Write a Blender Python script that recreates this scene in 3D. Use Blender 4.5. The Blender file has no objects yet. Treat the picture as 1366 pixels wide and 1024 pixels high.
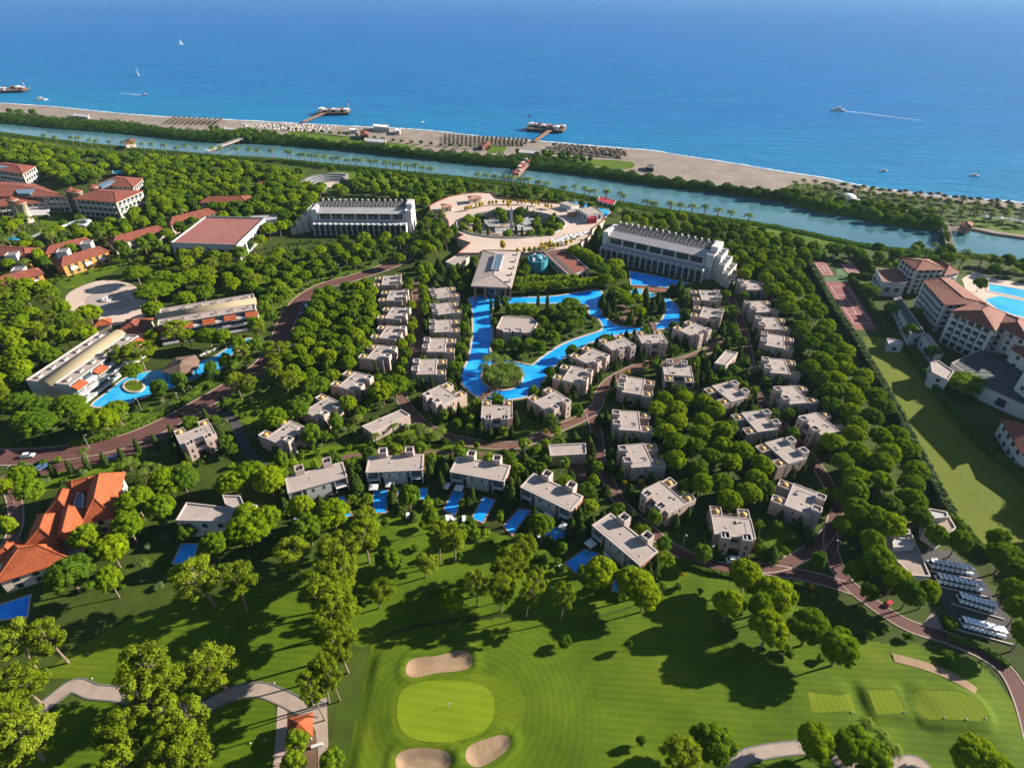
import bpy, bmesh, math, random
import numpy as np
from mathutils import Vector
from mathutils.geometry import tessellate_polygon

R = math.radians
scene = bpy.context.scene
COL = scene.collection

# ------------------------------------------------------------------ camera
CAM_H, PITCH, FOC = 125.0, R(34.5), 790.0
cam_d = bpy.data.cameras.new('camera')
cam_d.sensor_width = 36.0
cam_d.lens = FOC / 1366 * 36
cam_d.clip_start, cam_d.clip_end = 1.0, 90000.0
cam = bpy.data.objects.new('camera', cam_d)
cam.location = (0, 0, CAM_H)
cam.rotation_euler = (R(90) - PITCH, 0, 0)
COL.objects.link(cam)
scene.camera = cam

# ------------------------------------------------------------------ sky, sun, exposure
SUN_EL, SUN_AZ = 23.0, 16.0            # azimuth counted from +x towards +y
world = bpy.data.worlds.new('World')
scene.world = world
world.use_nodes = True
wn = world.node_tree
sky = wn.nodes.new('ShaderNodeTexSky')
sky.sky_type = 'NISHITA'
sky.sun_disc = False
sky.sun_elevation = R(SUN_EL)
sky.sun_rotation = R(90 - SUN_AZ)
sky.air_density, sky.dust_density, sky.ozone_density = 1.0, 0.2, 1.8
bg = wn.nodes['Background']
bg.inputs['Strength'].default_value = 0.05
wn.links.new(sky.outputs[0], bg.inputs[0])
sun_d = bpy.data.lights.new('sun', 'SUN')
sun_d.energy, sun_d.angle, sun_d.color = 5.0, R(0.5), (1.0, 0.91, 0.76)
sun = bpy.data.objects.new('sun', sun_d)
to_sun = Vector((math.cos(R(SUN_EL)) * math.cos(R(SUN_AZ)), math.cos(R(SUN_EL)) * math.sin(R(SUN_AZ)), math.sin(R(SUN_EL))))
sun.rotation_euler = (-to_sun).to_track_quat('-Z', 'Y').to_euler()
sun.location = (200, 100, 200)
COL.objects.link(sun)
vs = scene.view_settings
vs.view_transform, vs.look, vs.gamma, vs.use_curve_mapping = 'Standard', 'None', 1.0, False
vs.exposure = 1.66
scene.cycles.max_bounces = 5
scene.cycles.diffuse_bounces = 2
scene.cycles.glossy_bounces = 2
scene.cycles.transmission_bounces = 2
scene.cycles.volume_bounces = 0
scene.cycles.use_denoising = True

rng = np.random.default_rng(7)
rnd = random.Random(11)

# ------------------------------------------------------------------ coordinates
CP, SP = math.cos(PITCH), math.sin(PITCH)
def G(px, py, z=0.0):
    """the point at height z that stands at this spot of the survey picture"""
    u, v = (px - 683) / FOC, (512 - py) / FOC
    t = (CAM_H - z) / (SP - v * CP)
    return (u * t, (CP + v * SP) * t)
def PW(pts, z=0.0):
    return [G(p[0], p[1], z) for p in pts]
def area2(P):
    return sum(P[i][0] * P[(i + 1) % len(P)][1] - P[(i + 1) % len(P)][0] * P[i][1] for i in range(len(P)))
def ccw(P):
    return list(P) if area2(P) > 0 else list(P)[::-1]
def inside(P, x, y):
    P = np.asarray(P); x = np.asarray(x, float); y = np.asarray(y, float)
    c = np.zeros(x.shape, bool)
    for i in range(len(P)):
        x1, y1 = P[i]; x2, y2 = P[i - 1]
        if y1 == y2: continue
        c ^= ((y1 > y) != (y2 > y)) & (x < (x2 - x1) * (y - y1) / (y2 - y1) + x1)
    return c
def spline(P, closed=True, n=5):
    P = [np.array(p, float) for p in P]; out = []
    m = len(P)
    for i in range(m if closed else m - 1):
        if closed: a, b, c, d = P[i - 1], P[i], P[(i + 1) % m], P[(i + 2) % m]
        else: a, b, c, d = P[max(i - 1, 0)], P[i], P[i + 1], P[min(i + 2, m - 1)]
        for k in range(n):
            t = k / n
            out.append(tuple(0.5 * (2 * b + (c - a) * t + (2 * a - 5 * b + 4 * c - d) * t * t + (3 * b - a - 3 * c + d) * t ** 3)))
    if not closed: out.append(tuple(P[-1]))
    return out
def ell(cx, cy, rx, ry, n=40):
    return [(cx + rx * math.cos(2 * math.pi * i / n), cy + ry * math.sin(2 * math.pi * i / n)) for i in range(n)]

# ------------------------------------------------------------------ materials
MATS = {}
def mat(name, col, rough=0.85, var=0.18, scale=0.25, col2=None, bump=0.0, bscale=2.0, spec=0.3, metal=0.0, fine=0.5):
    """a plain surface with two octaves of colour wear and fine relief"""
    if name in MATS: return MATS[name]
    m = bpy.data.materials.new(name); m.use_nodes = True
    nt = m.node_tree; N, L = nt.nodes, nt.links
    b = N['Principled BSDF']
    b.inputs['Roughness'].default_value = rough
    b.inputs['Specular IOR Level'].default_value = spec
    b.inputs['Metallic'].default_value = metal
    geo = N.new('ShaderNodeNewGeometry')
    n1 = N.new('ShaderNodeTexNoise'); n1.inputs['Scale'].default_value = scale; n1.inputs['Detail'].default_value = 5
    n1.inputs['Roughness'].default_value = 0.5 + 0.25 * fine
    L.new(geo.outputs['Position'], n1.inputs['Vector'])
    mp = N.new('ShaderNodeMapRange'); mp.inputs[1].default_value = 0.3; mp.inputs[2].default_value = 0.7
    L.new(n1.outputs['Fac'], mp.inputs[0])
    mx = N.new('ShaderNodeMix'); mx.data_type = 'RGBA'
    c2 = col2 or tuple(max(0, c * (1 + var)) for c in col)
    c1 = col if col2 else tuple(c * (1 - var) for c in col)
    mx.inputs[6].default_value = (*c1, 1); mx.inputs[7].default_value = (*c2, 1)
    L.new(mp.outputs[0], mx.inputs[0]); L.new(mx.outputs[2], b.inputs['Base Color'])
    if bump:
        n2 = N.new('ShaderNodeTexNoise'); n2.inputs['Scale'].default_value = bscale; n2.inputs['Detail'].default_value = 4
        L.new(geo.outputs['Position'], n2.inputs['Vector'])
        bp = N.new('ShaderNodeBump'); bp.inputs['Strength'].default_value = 1.0; bp.inputs['Distance'].default_value = bump
        L.new(n2.outputs['Fac'], bp.inputs['Height']); L.new(bp.outputs[0], b.inputs['Normal'])
    MATS[name] = m
    return m

def grass_mat(name, stops, big=0.03, mid=0.25, stripes=None, bump=0.05, rings=None):
    """lawn: large and small patches of growth, mown bands where the grass is cut in bands"""
    m = bpy.data.materials.new(name); m.use_nodes = True
    nt = m.node_tree; N, L = nt.nodes, nt.links
    b = N['Principled BSDF']; b.inputs['Roughness'].default_value = 0.9; b.inputs['Specular IOR Level'].default_value = 0.12
    geo = N.new('ShaderNodeNewGeometry')
    def noise(s, d=5, r=0.6):
        n = N.new('ShaderNodeTexNoise'); n.inputs['Scale'].default_value = s; n.inputs['Detail'].default_value = d
        n.inputs['Roughness'].default_value = r
        L.new(geo.outputs['Position'], n.inputs['Vector']); return n
    a, c, f = noise(big, 3), noise(mid, 5, 0.7), noise(2.2, 3)
    s1 = N.new('ShaderNodeMath'); s1.operation = 'MULTIPLY_ADD'; s1.inputs[1].default_value = 0.55
    L.new(a.outputs['Fac'], s1.inputs[0])
    s2 = N.new('ShaderNodeMath'); s2.operation = 'MULTIPLY'; s2.inputs[1].default_value = 0.30; L.new(c.outputs['Fac'], s2.inputs[0])
    L.new(s2.outputs[0], s1.inputs[2])
    s3 = N.new('ShaderNodeMath'); s3.operation = 'MULTIPLY_ADD'; s3.inputs[1].default_value = 0.15
    L.new(f.outputs['Fac'], s3.inputs[0]); L.new(s1.outputs[0], s3.inputs[2])
    out = s3
    if stripes:
        ang, period, amt, dist = stripes
        mpn = N.new('ShaderNodeMapping'); mpn.inputs['Rotation'].default_value = (0, 0, R(ang))
        L.new(geo.outputs['Position'], mpn.inputs['Vector'])
        w = N.new('ShaderNodeTexWave'); w.wave_type = 'BANDS'; w.bands_direction = 'Y'
        w.inputs['Scale'].default_value = 2 * math.pi / (20 * period); w.inputs['Distortion'].default_value = dist
        w.inputs['Detail'].default_value = 2; w.inputs['Detail Scale'].default_value = 0.35
        L.new(mpn.outputs[0], w.inputs['Vector'])
        s4 = N.new('ShaderNodeMath'); s4.operation = 'MULTIPLY_ADD'; s4.inputs[1].default_value = amt
        s5 = N.new('ShaderNodeMath'); s5.operation = 'SUBTRACT'; s5.inputs[1].default_value = 0.5
        wsrc = w.outputs['Fac']
        if rings:
            at, aw = N.new('ShaderNodeAttribute'), N.new('ShaderNodeAttribute'); at.attribute_name, aw.attribute_name = 'mow_distance', 'mow_weight'
            nz = noise(0.5, 3); ad = N.new('ShaderNodeMath'); ad.operation = 'MULTIPLY_ADD'; ad.inputs[1].default_value = 1.4; L.new(nz.outputs['Fac'], ad.inputs[0]); L.new(at.outputs['Fac'], ad.inputs[2])
            ml = N.new('ShaderNodeMath'); ml.operation = 'MULTIPLY'; ml.inputs[1].default_value = 2 * math.pi / rings; L.new(ad.outputs[0], ml.inputs[0])
            sn = N.new('ShaderNodeMath'); sn.operation = 'SINE'; L.new(ml.outputs[0], sn.inputs[0])
            hf = N.new('ShaderNodeMath'); hf.operation = 'MULTIPLY_ADD'; hf.inputs[1].default_value = 0.5; hf.inputs[2].default_value = 0.5; L.new(sn.outputs[0], hf.inputs[0])
            mxf = N.new('ShaderNodeMix'); L.new(aw.outputs['Fac'], mxf.inputs[0]); L.new(w.outputs['Fac'], mxf.inputs[2]); L.new(hf.outputs[0], mxf.inputs[3]); wsrc = mxf.outputs[0]
        L.new(wsrc, s5.inputs[0]); L.new(s5.outputs[0], s4.inputs[0]); L.new(s3.outputs[0], s4.inputs[2]); out = s4
    ramp = N.new('ShaderNodeValToRGB'); e = ramp.color_ramp.elements
    e[0].position, e[0].color = stops[0][0], (*stops[0][1], 1)
    e[1].position, e[1].color = stops[-1][0], (*stops[-1][1], 1)
    for p, cc in stops[1:-1]:
        k = e.new(p); k.color = (*cc, 1)
    L.new(out.outputs[0], ramp.inputs[0]); L.new(ramp.outputs[0], b.inputs['Base Color'])
    bp = N.new('ShaderNodeBump'); bp.inputs['Distance'].default_value = bump; L.new(f.outputs['Fac'], bp.inputs['Height'])
    L.new(bp.outputs[0], b.inputs['Normal'])
    MATS[name] = m
    return m

def leaf_mat(name, c_dark, c_mid, c_light, trans=0.35, hue=0.03):
    """foliage: tone differs from leaf to leaf, clump to clump and tree to tree; light passes through"""
    m = bpy.data.materials.new(name); m.use_nodes = True
    nt = m.node_tree; N, L = nt.nodes, nt.links
    N.remove(N['Principled BSDF']); out = N['Material Output']
    geo, oi, tc = N.new('ShaderNodeNewGeometry'), N.new('ShaderNodeObjectInfo'), N.new('ShaderNodeTexCoord')
    n = N.new('ShaderNodeTexNoise'); n.inputs['Scale'].default_value = 0.55; n.inputs['Detail'].default_value = 2
    L.new(tc.outputs['Object'], n.inputs['Vector'])
    a = N.new('ShaderNodeMath'); a.operation = 'MULTIPLY_ADD'; a.inputs[1].default_value = 0.24; L.new(geo.outputs['Random Per Island'], a.inputs[0])
    c = N.new('ShaderNodeMath'); c.operation = 'MULTIPLY'; c.inputs[1].default_value = 0.24; L.new(n.outputs['Fac'], c.inputs[0]); L.new(c.outputs[0], a.inputs[2])
    d = N.new('ShaderNodeMath'); d.operation = 'MULTIPLY_ADD'; d.inputs[1].default_value = 0.52; L.new(oi.outputs['Random'], d.inputs[0]); L.new(a.outputs[0], d.inputs[2])
    ramp = N.new('ShaderNodeValToRGB'); e = ramp.color_ramp.elements
    e[0].position, e[0].color = 0.15, (*c_dark, 1); e[1].position, e[1].color = 0.85, (*c_light, 1)
    k = e.new(0.5); k.color = (*c_mid, 1)
    L.new(d.outputs[0], ramp.inputs[0])
    df, tr, mx = N.new('ShaderNodeBsdfDiffuse'), N.new('ShaderNodeBsdfTranslucent'), N.new('ShaderNodeMixShader')
    L.new(ramp.outputs[0], df.inputs['Color']); L.new(ramp.outputs[0], tr.inputs['Color'])
    mx.inputs[0].default_value = trans
    L.new(df.outputs[0], mx.inputs[1]); L.new(tr.outputs[0], mx.inputs[2]); L.new(mx.outputs[0], out.inputs['Surface'])
    MATS[name] = m
    return m

def water_mat(name, deep, shallow, rough, wscale, wdist, var_scale, spec=0.5, stretch=(1, 1, 1), shelf=None, gloss=None):
    m = bpy.data.materials.new(name); m.use_nodes = True
    nt = m.node_tree; N, L = nt.nodes, nt.links
    b = N['Principled BSDF']; b.inputs['Roughness'].default_value = rough; b.inputs['IOR'].default_value = 1.33
    b.inputs['Specular IOR Level'].default_value = spec
    geo = N.new('ShaderNodeNewGeometry')
    mpn = N.new('ShaderNodeMapping'); mpn.inputs['Scale'].default_value = stretch
    L.new(geo.outputs['Position'], mpn.inputs['Vector'])
    n = N.new('ShaderNodeTexNoise'); n.inputs['Scale'].default_value = var_scale; n.inputs['Detail'].default_value = 4
    L.new(mpn.outputs[0], n.inputs['Vector'])
    mp = N.new('ShaderNodeMapRange'); mp.inputs[1].default_value = 0.35; mp.inputs[2].default_value = 0.65; L.new(n.outputs['Fac'], mp.inputs[0])
    mx = N.new('ShaderNodeMix'); mx.data_type = 'RGBA'; mx.inputs[6].default_value = (*deep, 1); mx.inputs[7].default_value = (*shallow, 1)
    L.new(mp.outputs[0], mx.inputs[0]); L.new(mx.outputs[2], b.inputs['Base Color'])
    if shelf:
        # the bottom falls away from the shore: turquoise over the shelf, deep blue beyond
        (ax, ay), (nx_, ny_), stops = shelf
        dt = N.new('ShaderNodeVectorMath'); dt.operation = 'DOT_PRODUCT'; dt.inputs[1].default_value = (nx_, ny_, 0); L.new(geo.outputs['Position'], dt.inputs[0])
        n3 = N.new('ShaderNodeTexNoise'); n3.inputs['Scale'].default_value = 0.004; n3.inputs['Detail'].default_value = 5; L.new(mpn.outputs[0], n3.inputs['Vector'])
        jm = N.new('ShaderNodeMath'); jm.operation = 'MULTIPLY_ADD'; jm.inputs[1].default_value = 260; L.new(n3.outputs['Fac'], jm.inputs[0]); L.new(dt.outputs['Value'], jm.inputs[2])
        mr = N.new('ShaderNodeMapRange'); o0 = ax * nx_ + ay * ny_; mr.inputs[1].default_value = o0; mr.inputs[2].default_value = o0 + 1600; L.new(jm.outputs[0], mr.inputs[0])
        rp = N.new('ShaderNodeValToRGB'); e = rp.color_ramp.elements; e[0].position, e[0].color = stops[0][0], (*stops[0][1], 1); e[1].position, e[1].color = stops[-1][0], (*stops[-1][1], 1)
        for p_, c_ in stops[1:-1]: k_ = e.new(p_); k_.color = (*c_, 1)
        L.new(mr.outputs[0], rp.inputs[0])
        m2 = N.new('ShaderNodeMix'); m2.data_type = 'RGBA'; m2.inputs[0].default_value = 0.72; L.new(mx.outputs[2], m2.inputs[6]); L.new(rp.outputs[0], m2.inputs[7]); L.new(m2.outputs[2], b.inputs['Base Color'])
    w = N.new('ShaderNodeTexNoise'); w.inputs['Scale'].default_value = wscale; w.inputs['Detail'].default_value = 4; w.inputs['Roughness'].default_value = 0.6
    L.new(mpn.outputs[0], w.inputs['Vector'])
    bp = N.new('ShaderNodeBump'); bp.inputs['Distance'].default_value = wdist; L.new(w.outputs['Fac'], bp.inputs['Height']); L.new(bp.outputs[0], b.inputs['Normal'])
    if gloss:
        # ruffled open water: only part of its facets mirror the sky
        b.inputs['Specular IOR Level'].default_value = 0.0; b.inputs['Roughness'].default_value = 0.9
        gl = N.new('ShaderNodeBsdfGlossy'); gl.inputs['Roughness'].default_value = rough; L.new(bp.outputs[0], gl.inputs['Normal'])
        ms = N.new('ShaderNodeMixShader'); ms.inputs[0].default_value = gloss; L.new(b.outputs[0], ms.inputs[1]); L.new(gl.outputs[0], ms.inputs[2]); L.new(ms.outputs[0], N['Material Output'].inputs['Surface'])
    MATS[name] = m
    return m

# ------------------------------------------------------------------ object helpers
def tag(o, label=None, cat=None, group=None, kind=None):
    if label: o['label'] = label
    if cat: o['category'] = cat
    if group: o['group'] = group
    if kind: o['kind'] = kind
    return o
def empty(name, loc=(0, 0, 0), rz=0.0, label=None, cat=None, group=None):
    o = bpy.data.objects.new(name, None); o.location = loc; o.rotation_euler = (0, 0, rz)
    o.empty_display_size = 0.5
    COL.objects.link(o); return tag(o, label, cat, group)
def mesh_obj(name, me, parent=None, loc=(0, 0, 0), rz=0.0, scale=None):
    o = bpy.data.objects.new(name, me); COL.objects.link(o)
    o.location = loc; o.rotation_euler = (0, 0, rz)
    if scale is not None: o.scale = scale
    if parent: o.parent = parent
    return o
def make_mesh(name, V, F, m, smooth=False):
    me = bpy.data.meshes.new(name)
    me.from_pydata([tuple(v) for v in V], [], [tuple(f) for f in F])
    if m:
        for k in (m if isinstance(m, (list, tuple)) else [m]): me.materials.append(k)
    if smooth: me.polygons.foreach_set('use_smooth', [True] * len(me.polygons))
    me.update()
    return me
class MB:
    """collects simple solids and links them as one mesh"""
    def __init__(s): s.V, s.F = [], []
    def add(s, V, F):
        k = len(s.V); s.V += [tuple(v) for v in V]; s.F += [tuple(i + k for i in f) for f in F]; return s
    def box(s, x0, x1, y0, y1, z0, z1):
        return s.add([(x0, y0, z0), (x1, y0, z0), (x1, y1, z0), (x0, y1, z0), (x0, y0, z1), (x1, y0, z1), (x1, y1, z1), (x0, y1, z1)],
                     [(3, 2, 1, 0), (4, 5, 6, 7), (0, 1, 5, 4), (1, 2, 6, 5), (2, 3, 7, 6), (3, 0, 4, 7)])
    def prism(s, P, z0, z1, top=True, bottom=False):
        P = ccw(P); n = len(P)
        V = [(p[0], p[1], z0) for p in P] + [(p[0], p[1], z1) for p in P]
        F = [(i, (i + 1) % n, n + (i + 1) % n, n + i) for i in range(n)]
        if top: F.append(tuple(range(n, 2 * n)))
        if bottom: F.append(tuple(range(n - 1, -1, -1)))
        return s.add(V, F)
    def ring(s, P, w, z0, z1):
        """a kerb of width w standing inside the outline P"""
        P = ccw(P); I = inset(P, w); n = len(P)
        V = [(p[0], p[1], z) for z in (z0, z1) for p in P] + [(p[0], p[1], z) for z in (z0, z1) for p in I]
        F = []
        for i in range(n):
            j = (i + 1) % n
            F += [(i, j, n + j, n + i), (n + i, n + j, 3 * n + j, 3 * n + i), (3 * n + i, 3 * n + j, 2 * n + j, 2 * n + i)]
        return s.add(V, F)
    def tube(s, pts, rads, n=7, cap=True):
        k = len(s.V); m = len(pts)
        for q, (p, r) in enumerate(zip(pts, rads)):
            d = Vector(pts[min(q + 1, m - 1)]) - Vector(pts[max(q - 1, 0)])
            d.normalize(); a = d.orthogonal().normalized(); b = d.cross(a)
            if abs(d.z) > 0.4: a = (Vector((1, 0, 0)) - d * d.x).normalized(); b = d.cross(a)
            for i in range(n):
                t = 2 * math.pi * i / n
                s.V.append(tuple(Vector(p) + (a * math.cos(t) + b * math.sin(t)) * r))
        for q in range(m - 1):
            for i in range(n):
                j = (i + 1) % n
                s.F.append((k + q * n + i, k + q * n + j, k + (q + 1) * n + j, k + (q + 1) * n + i))
        if cap: s.F.append(tuple(k + (m - 1) * n + i for i in range(n))); s.F.append(tuple(k + i for i in range(n - 1, -1, -1)))
        return s
    def lathe(s, prof, n=16, c=(0, 0, 0)):
        k = len(s.V)
        for (r, z) in prof:
            for i in range(n):
                t = 2 * math.pi * i / n
                s.V.append((c[0] + r * math.cos(t), c[1] + r * math.sin(t), c[2] + z))
        for q in range(len(prof) - 1):
            for i in range(n):
                j = (i + 1) % n
                s.F.append((k + q * n + i, k + q * n + j, k + (q + 1) * n + j, k + (q + 1) * n + i))
        return s
    def shift(s, d):
        s.V = [(v[0] - d[0], v[1] - d[1], v[2] - d[2]) for v in s.V]; return s
    def mesh(s, name, m, smooth=False): return make_mesh(name, s.V, s.F, m, smooth)
    def build(s, name, m, parent=None, smooth=False, world=True):
        """world=True: the coordinates are the place's own, the parent stands unrotated at its base"""
        if parent is not None and world: s.shift(parent.location)
        return mesh_obj(name, s.mesh(name, m, smooth), parent)
def inset(P, w):
    P = ccw(P); n = len(P); out = []
    for i in range(n):
        a, b, c = Vector(P[i - 1][:2]), Vector(P[i][:2]), Vector(P[(i + 1) % n][:2])
        d1, d2 = (b - a).normalized(), (c - b).normalized()
        n1, n2 = Vector((-d1.y, d1.x)), Vector((-d2.y, d2.x))
        k = n1 + n2
        k = k / max(k.length_squared / 2, 0.35)
        out.append(tuple(b + k * w))
    return out
_UB = {}
def ubox(name, m, loc, size, rz=0.0, parent=None):
    """one box-shaped part; alike parts share their mesh"""
    if m.name not in _UB: _UB[m.name] = MB().box(-.5, .5, -.5, .5, -.5, .5).mesh('box_' + m.name, m)
    return mesh_obj(name, _UB[m.name], parent, loc, rz, size)
def copy_tree(o, parent=None):
    c = o.copy(); COL.objects.link(c)
    if parent: c.parent = parent
    for ch in o.children: copy_tree(ch, c)
    return c

EXCL = []            # outlines nothing grows on (world)
LANES = []           # centre lines with half width
def sheet(name, P, z, m, holes=(), keep_off=True, kind='structure', label=None, parent=None, cat=None):
    """a level piece of ground with outline P (world)"""
    loops = [[Vector((p[0], p[1], z)) for p in ccw(P)]] + [[Vector((p[0], p[1], z)) for p in ccw(h)[::-1]] for h in holes]
    tris = tessellate_polygon(loops)
    V = [tuple(v) for l in loops for v in l]; F = []
    for t in tris:
        a, b, c = (Vector(V[i]) for i in t)
        F.append(t if (b - a).cross(c - a).z > 0 else t[::-1])
    o = mesh_obj(name, make_mesh(name, V, F, m), parent)
    if keep_off: EXCL.append((ccw(P), [ccw(h) for h in holes]))
    if parent is None: tag(o, label, cat, None, kind)
    return o
def lane(name, px, width, m, z=0.03, kerb=None, smooth=True, zpts=0.0, keep=True, label=None, drape=None):
    P = PW(px, zpts)
    if smooth: P = spline(P, closed=False, n=6 if not drape else 14)
    zf = (lambda q: drape(q[0], q[1])) if drape else (lambda q: 0.0)
    V, L_, R_ = [], [], []
    for i, p in enumerate(P):
        a, b = Vector(P[max(i - 1, 0)]), Vector(P[min(i + 1, len(P) - 1)])
        d = (b - a).normalized(); n = Vector((-d.y, d.x))
        L_.append(Vector(p) + n * width / 2); R_.append(Vector(p) - n * width / 2)
    k = len(P)
    V = [(v.x, v.y, z + max(zf(v), zf(p))) for v, p in zip(L_, P)] + [(v.x, v.y, z + max(zf(v), zf(p))) for v, p in zip(R_, P)]
    F = [(k + i, k + i + 1, i + 1, i) for i in range(k - 1)]
    o = tag(mesh_obj(name, make_mesh(name, V, F, m)), label, None, None, 'structure')
    if kerb:
        for side, s in ((L_, 1), (R_, -1)):
            V, F = [], []
            for i, v in enumerate(side):
                a, b = side[max(i - 1, 0)], side[min(i + 1, k - 1)]
                d = (b - a).normalized(); n = Vector((-d.y, d.x)) * s
                for w, zz in ((0, z - 0.02), (0, 0.13), (0.3, 0.13), (0.3, -0.02)):
                    q = v + n * w; V.append((q.x, q.y, zz + (max(zf(v), zf(P[i])) if drape else 0)))
            for i in range(k - 1):
                for j in range(3):
                    f = (4 * i + j, 4 * i + j + 1, 4 * i + j + 5, 4 * i + j + 4)
                    F.append(f if s > 0 else f[::-1])
            mesh_obj('kerb', make_mesh('kerb', V, F, kerb), o)
    if keep: LANES.append((np.array(P), width / 2))
    return o
_BB = {}
def free(x, y, m=1.5):
    """True where nothing built stands within m metres"""
    for (Pl, hw) in LANES:
        a, b = Pl[:-1], Pl[1:]; d = b - a; t = np.clip(((x - a[:, 0]) * d[:, 0] + (y - a[:, 1]) * d[:, 1]) / np.maximum((d ** 2).sum(1), 1e-6), 0, 1)
        if (np.hypot(a[:, 0] + d[:, 0] * t - x, a[:, 1] + d[:, 1] * t - y) < hw + 0.6).any(): return False
    xs = x + m * np.array([0, 1, -1, 0, 0, .7, -.7, .7, -.7]); ys = y + m * np.array([0, 0, 0, 1, -1, .7, .7, -.7, -.7])
    for P, H in EXCL:
        k = id(P)
        if k not in _BB: _BB[k] = (min(p[0] for p in P), max(p[0] for p in P), min(p[1] for p in P), max(p[1] for p in P))
        b = _BB[k]
        if x < b[0] - m or x > b[1] + m or y < b[2] - m or y > b[3] + m: continue
        c = inside(P, xs, ys)
        for h in H: c &= ~inside(h, xs, ys)
        if c.any(): return False
    return True

# ================================================================== the setting
m_sea = water_mat('sea_water', (0, 0.050, 0.20), (0, 0.125, 0.34), 0.30, 0.10, 2.2, 0.022, 0.22, (0.4, 1.5, 1), ((0, 560), (0.36, 0.93), [(0.0, (0.012, 0.19, 0.26)), (0.08, (0.002, 0.145, 0.28)), (0.22, (0.0, 0.105, 0.285)), (1.0, (0.0, 0.085, 0.285))]), gloss=0.13)
m_river = water_mat('river_water', (0.038, 0.105, 0.135), (0.062, 0.145, 0.165), 0.10, 0.35, 0.06, 0.02, 0.5)
m_pool = water_mat('pool_water', (0.002, 0.19, 0.66), (0.03, 0.36, 0.88), 0.06, 0.9, 0.03, 0.11, 0.4)
m_poolr = water_mat('bright_pool_water', (0.0172, 0.258, 0.5332), (0.043, 0.3612, 0.5848), 0.06, 0.9, 0.03, 0.08, 0.4)
m_land = grass_mat('grove_ground', [(0.28, (0.02061, 0.02318, 0.0072)), (0.44, (0.02944, 0.0425, 0.00648)), (0.58, (0.04416, 0.06955, 0.0072)), (0.74, (0.06256, 0.06182, 0.02016))], 0.05, 0.35)
m_lawn = grass_mat('lawn', [(0.34, (0.03358, 0.0626, 0.002333)), (0.5, (0.06124, 0.1043, 0.00311)), (0.66, (0.09384, 0.1294, 0.005443))], 0.05, 0.4)
m_fair = grass_mat('fairway_grass', [(0.34, (0.03358, 0.06177, 0.001944)), (0.5, (0.05729, 0.09598, 0.002333)), (0.62, (0.08096, 0.1152, 0.003888)), (0.72, (0.1284, 0.1126, 0.01555))], 0.045, 0.3, (4, 1.5, 0.08, 3.5), 0.04, 1.5)
m_green = grass_mat('putting_green_grass', [(0.3, (0.09494, 0.1475, 0.004374)), (0.5, (0.1219, 0.1716, 0.005249)), (0.7, (0.1497, 0.1949, 0.007873))], 0.06, 0.2, (8, 2.0, 0.16, 1.2), 0.01)
m_fringe = grass_mat('fringe_grass', [(0.3, (0.05136, 0.08763, 0.002333)), (0.5, (0.0731, 0.1102, 0.00311)), (0.7, (0.09872, 0.1294, 0.005443))], 0.05, 0.2, (20, 1.2, 0.10, 2.0), 0.02)
m_tee = grass_mat('tee_grass', [(0.3, (0.07975, 0.1165, 0.004199)), (0.5, (0.1043, 0.1397, 0.005249)), (0.7, (0.135, 0.1584, 0.0084))], 0.06, 0.3, (90, 1.2, 0.18, 0.6), 0.01)
m_field = grass_mat('sports_grass', [(0.3, (0.0638, 0.08925, 0.00576)), (0.5, (0.09048, 0.1134, 0.00864)), (0.7, (0.1218, 0.1313, 0.0144))], 0.03, 0.25)
m_sand = mat('beach_sand', (0.135, 0.1053, 0.0882), 0.95, scale=0.06, col2=(0.2358, 0.1872, 0.1575), bump=0.25, bscale=0.5, fine=1.0)
m_bunk = mat('bunker_sand', (0.20, 0.132, 0.080), 0.95, scale=0.4, col2=(0.265, 0.178, 0.110), bump=0.06, bscale=1.5)
m_road = mat('red_paving', (0.07096, 0.02894, 0.02713), 0.85, scale=0.12, col2=(0.1091, 0.04522, 0.0392), bump=0.02, bscale=6)
m_path = mat('brick_path', (0.09279, 0.04522, 0.03618), 0.85, scale=0.2, col2=(0.1365, 0.07235, 0.05426), bump=0.02, bscale=6)
m_asph = mat('grey_asphalt', (0.03491, 0.03173, 0.03808), 0.9, scale=0.2, col2=(0.05712, 0.05078, 0.05395))
m_cart = mat('cart_path_concrete', (0.215, 0.165, 0.138), 0.9, scale=0.3, col2=(0.30, 0.232, 0.195))
m_kerb = mat('pale_kerb', (0.3173, 0.2327, 0.1975), 0.85, var=0.15)
m_dkerb = mat('grey_kerb', (0.1128, 0.1058, 0.1058), 0.85, var=0.2)
m_stone = mat('plaza_stone', (0.365, 0.2818, 0.2361), 0.8, scale=0.08, col2=(0.4601, 0.3579, 0.3047))
m_cope = mat('pool_coping', (0.3681, 0.2983, 0.2539), 0.75, var=0.1)
m_soil = mat('bark_soil', (0.07616, 0.04442, 0.02539), 0.95, scale=0.3, col2=(0.1269, 0.07616, 0.04442))
m_clay = mat('tennis_clay', (0.1523, 0.0476, 0.0476), 0.9, scale=0.1, col2=(0.1904, 0.06347, 0.06029))
m_grncourt = mat('green_court', (0.04231, 0.09168, 0.03526), 0.9, scale=0.1, col2=(0.05642, 0.1128, 0.04231))
m_line = mat('white_line_paint', (0.7, 0.7, 0.68), 0.7, var=0.05)
m_foam = mat('sea_foam', (0.42, 0.46, 0.5), 0.9, scale=0.3, var=0.3)

S_ = 16000.0
SEA = [(-S_, -900), (S_, -900), (S_, 42000), (-S_, 42000)]
sheet('sea', SEA, -1.6, m_sea, keep_off=False)

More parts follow.
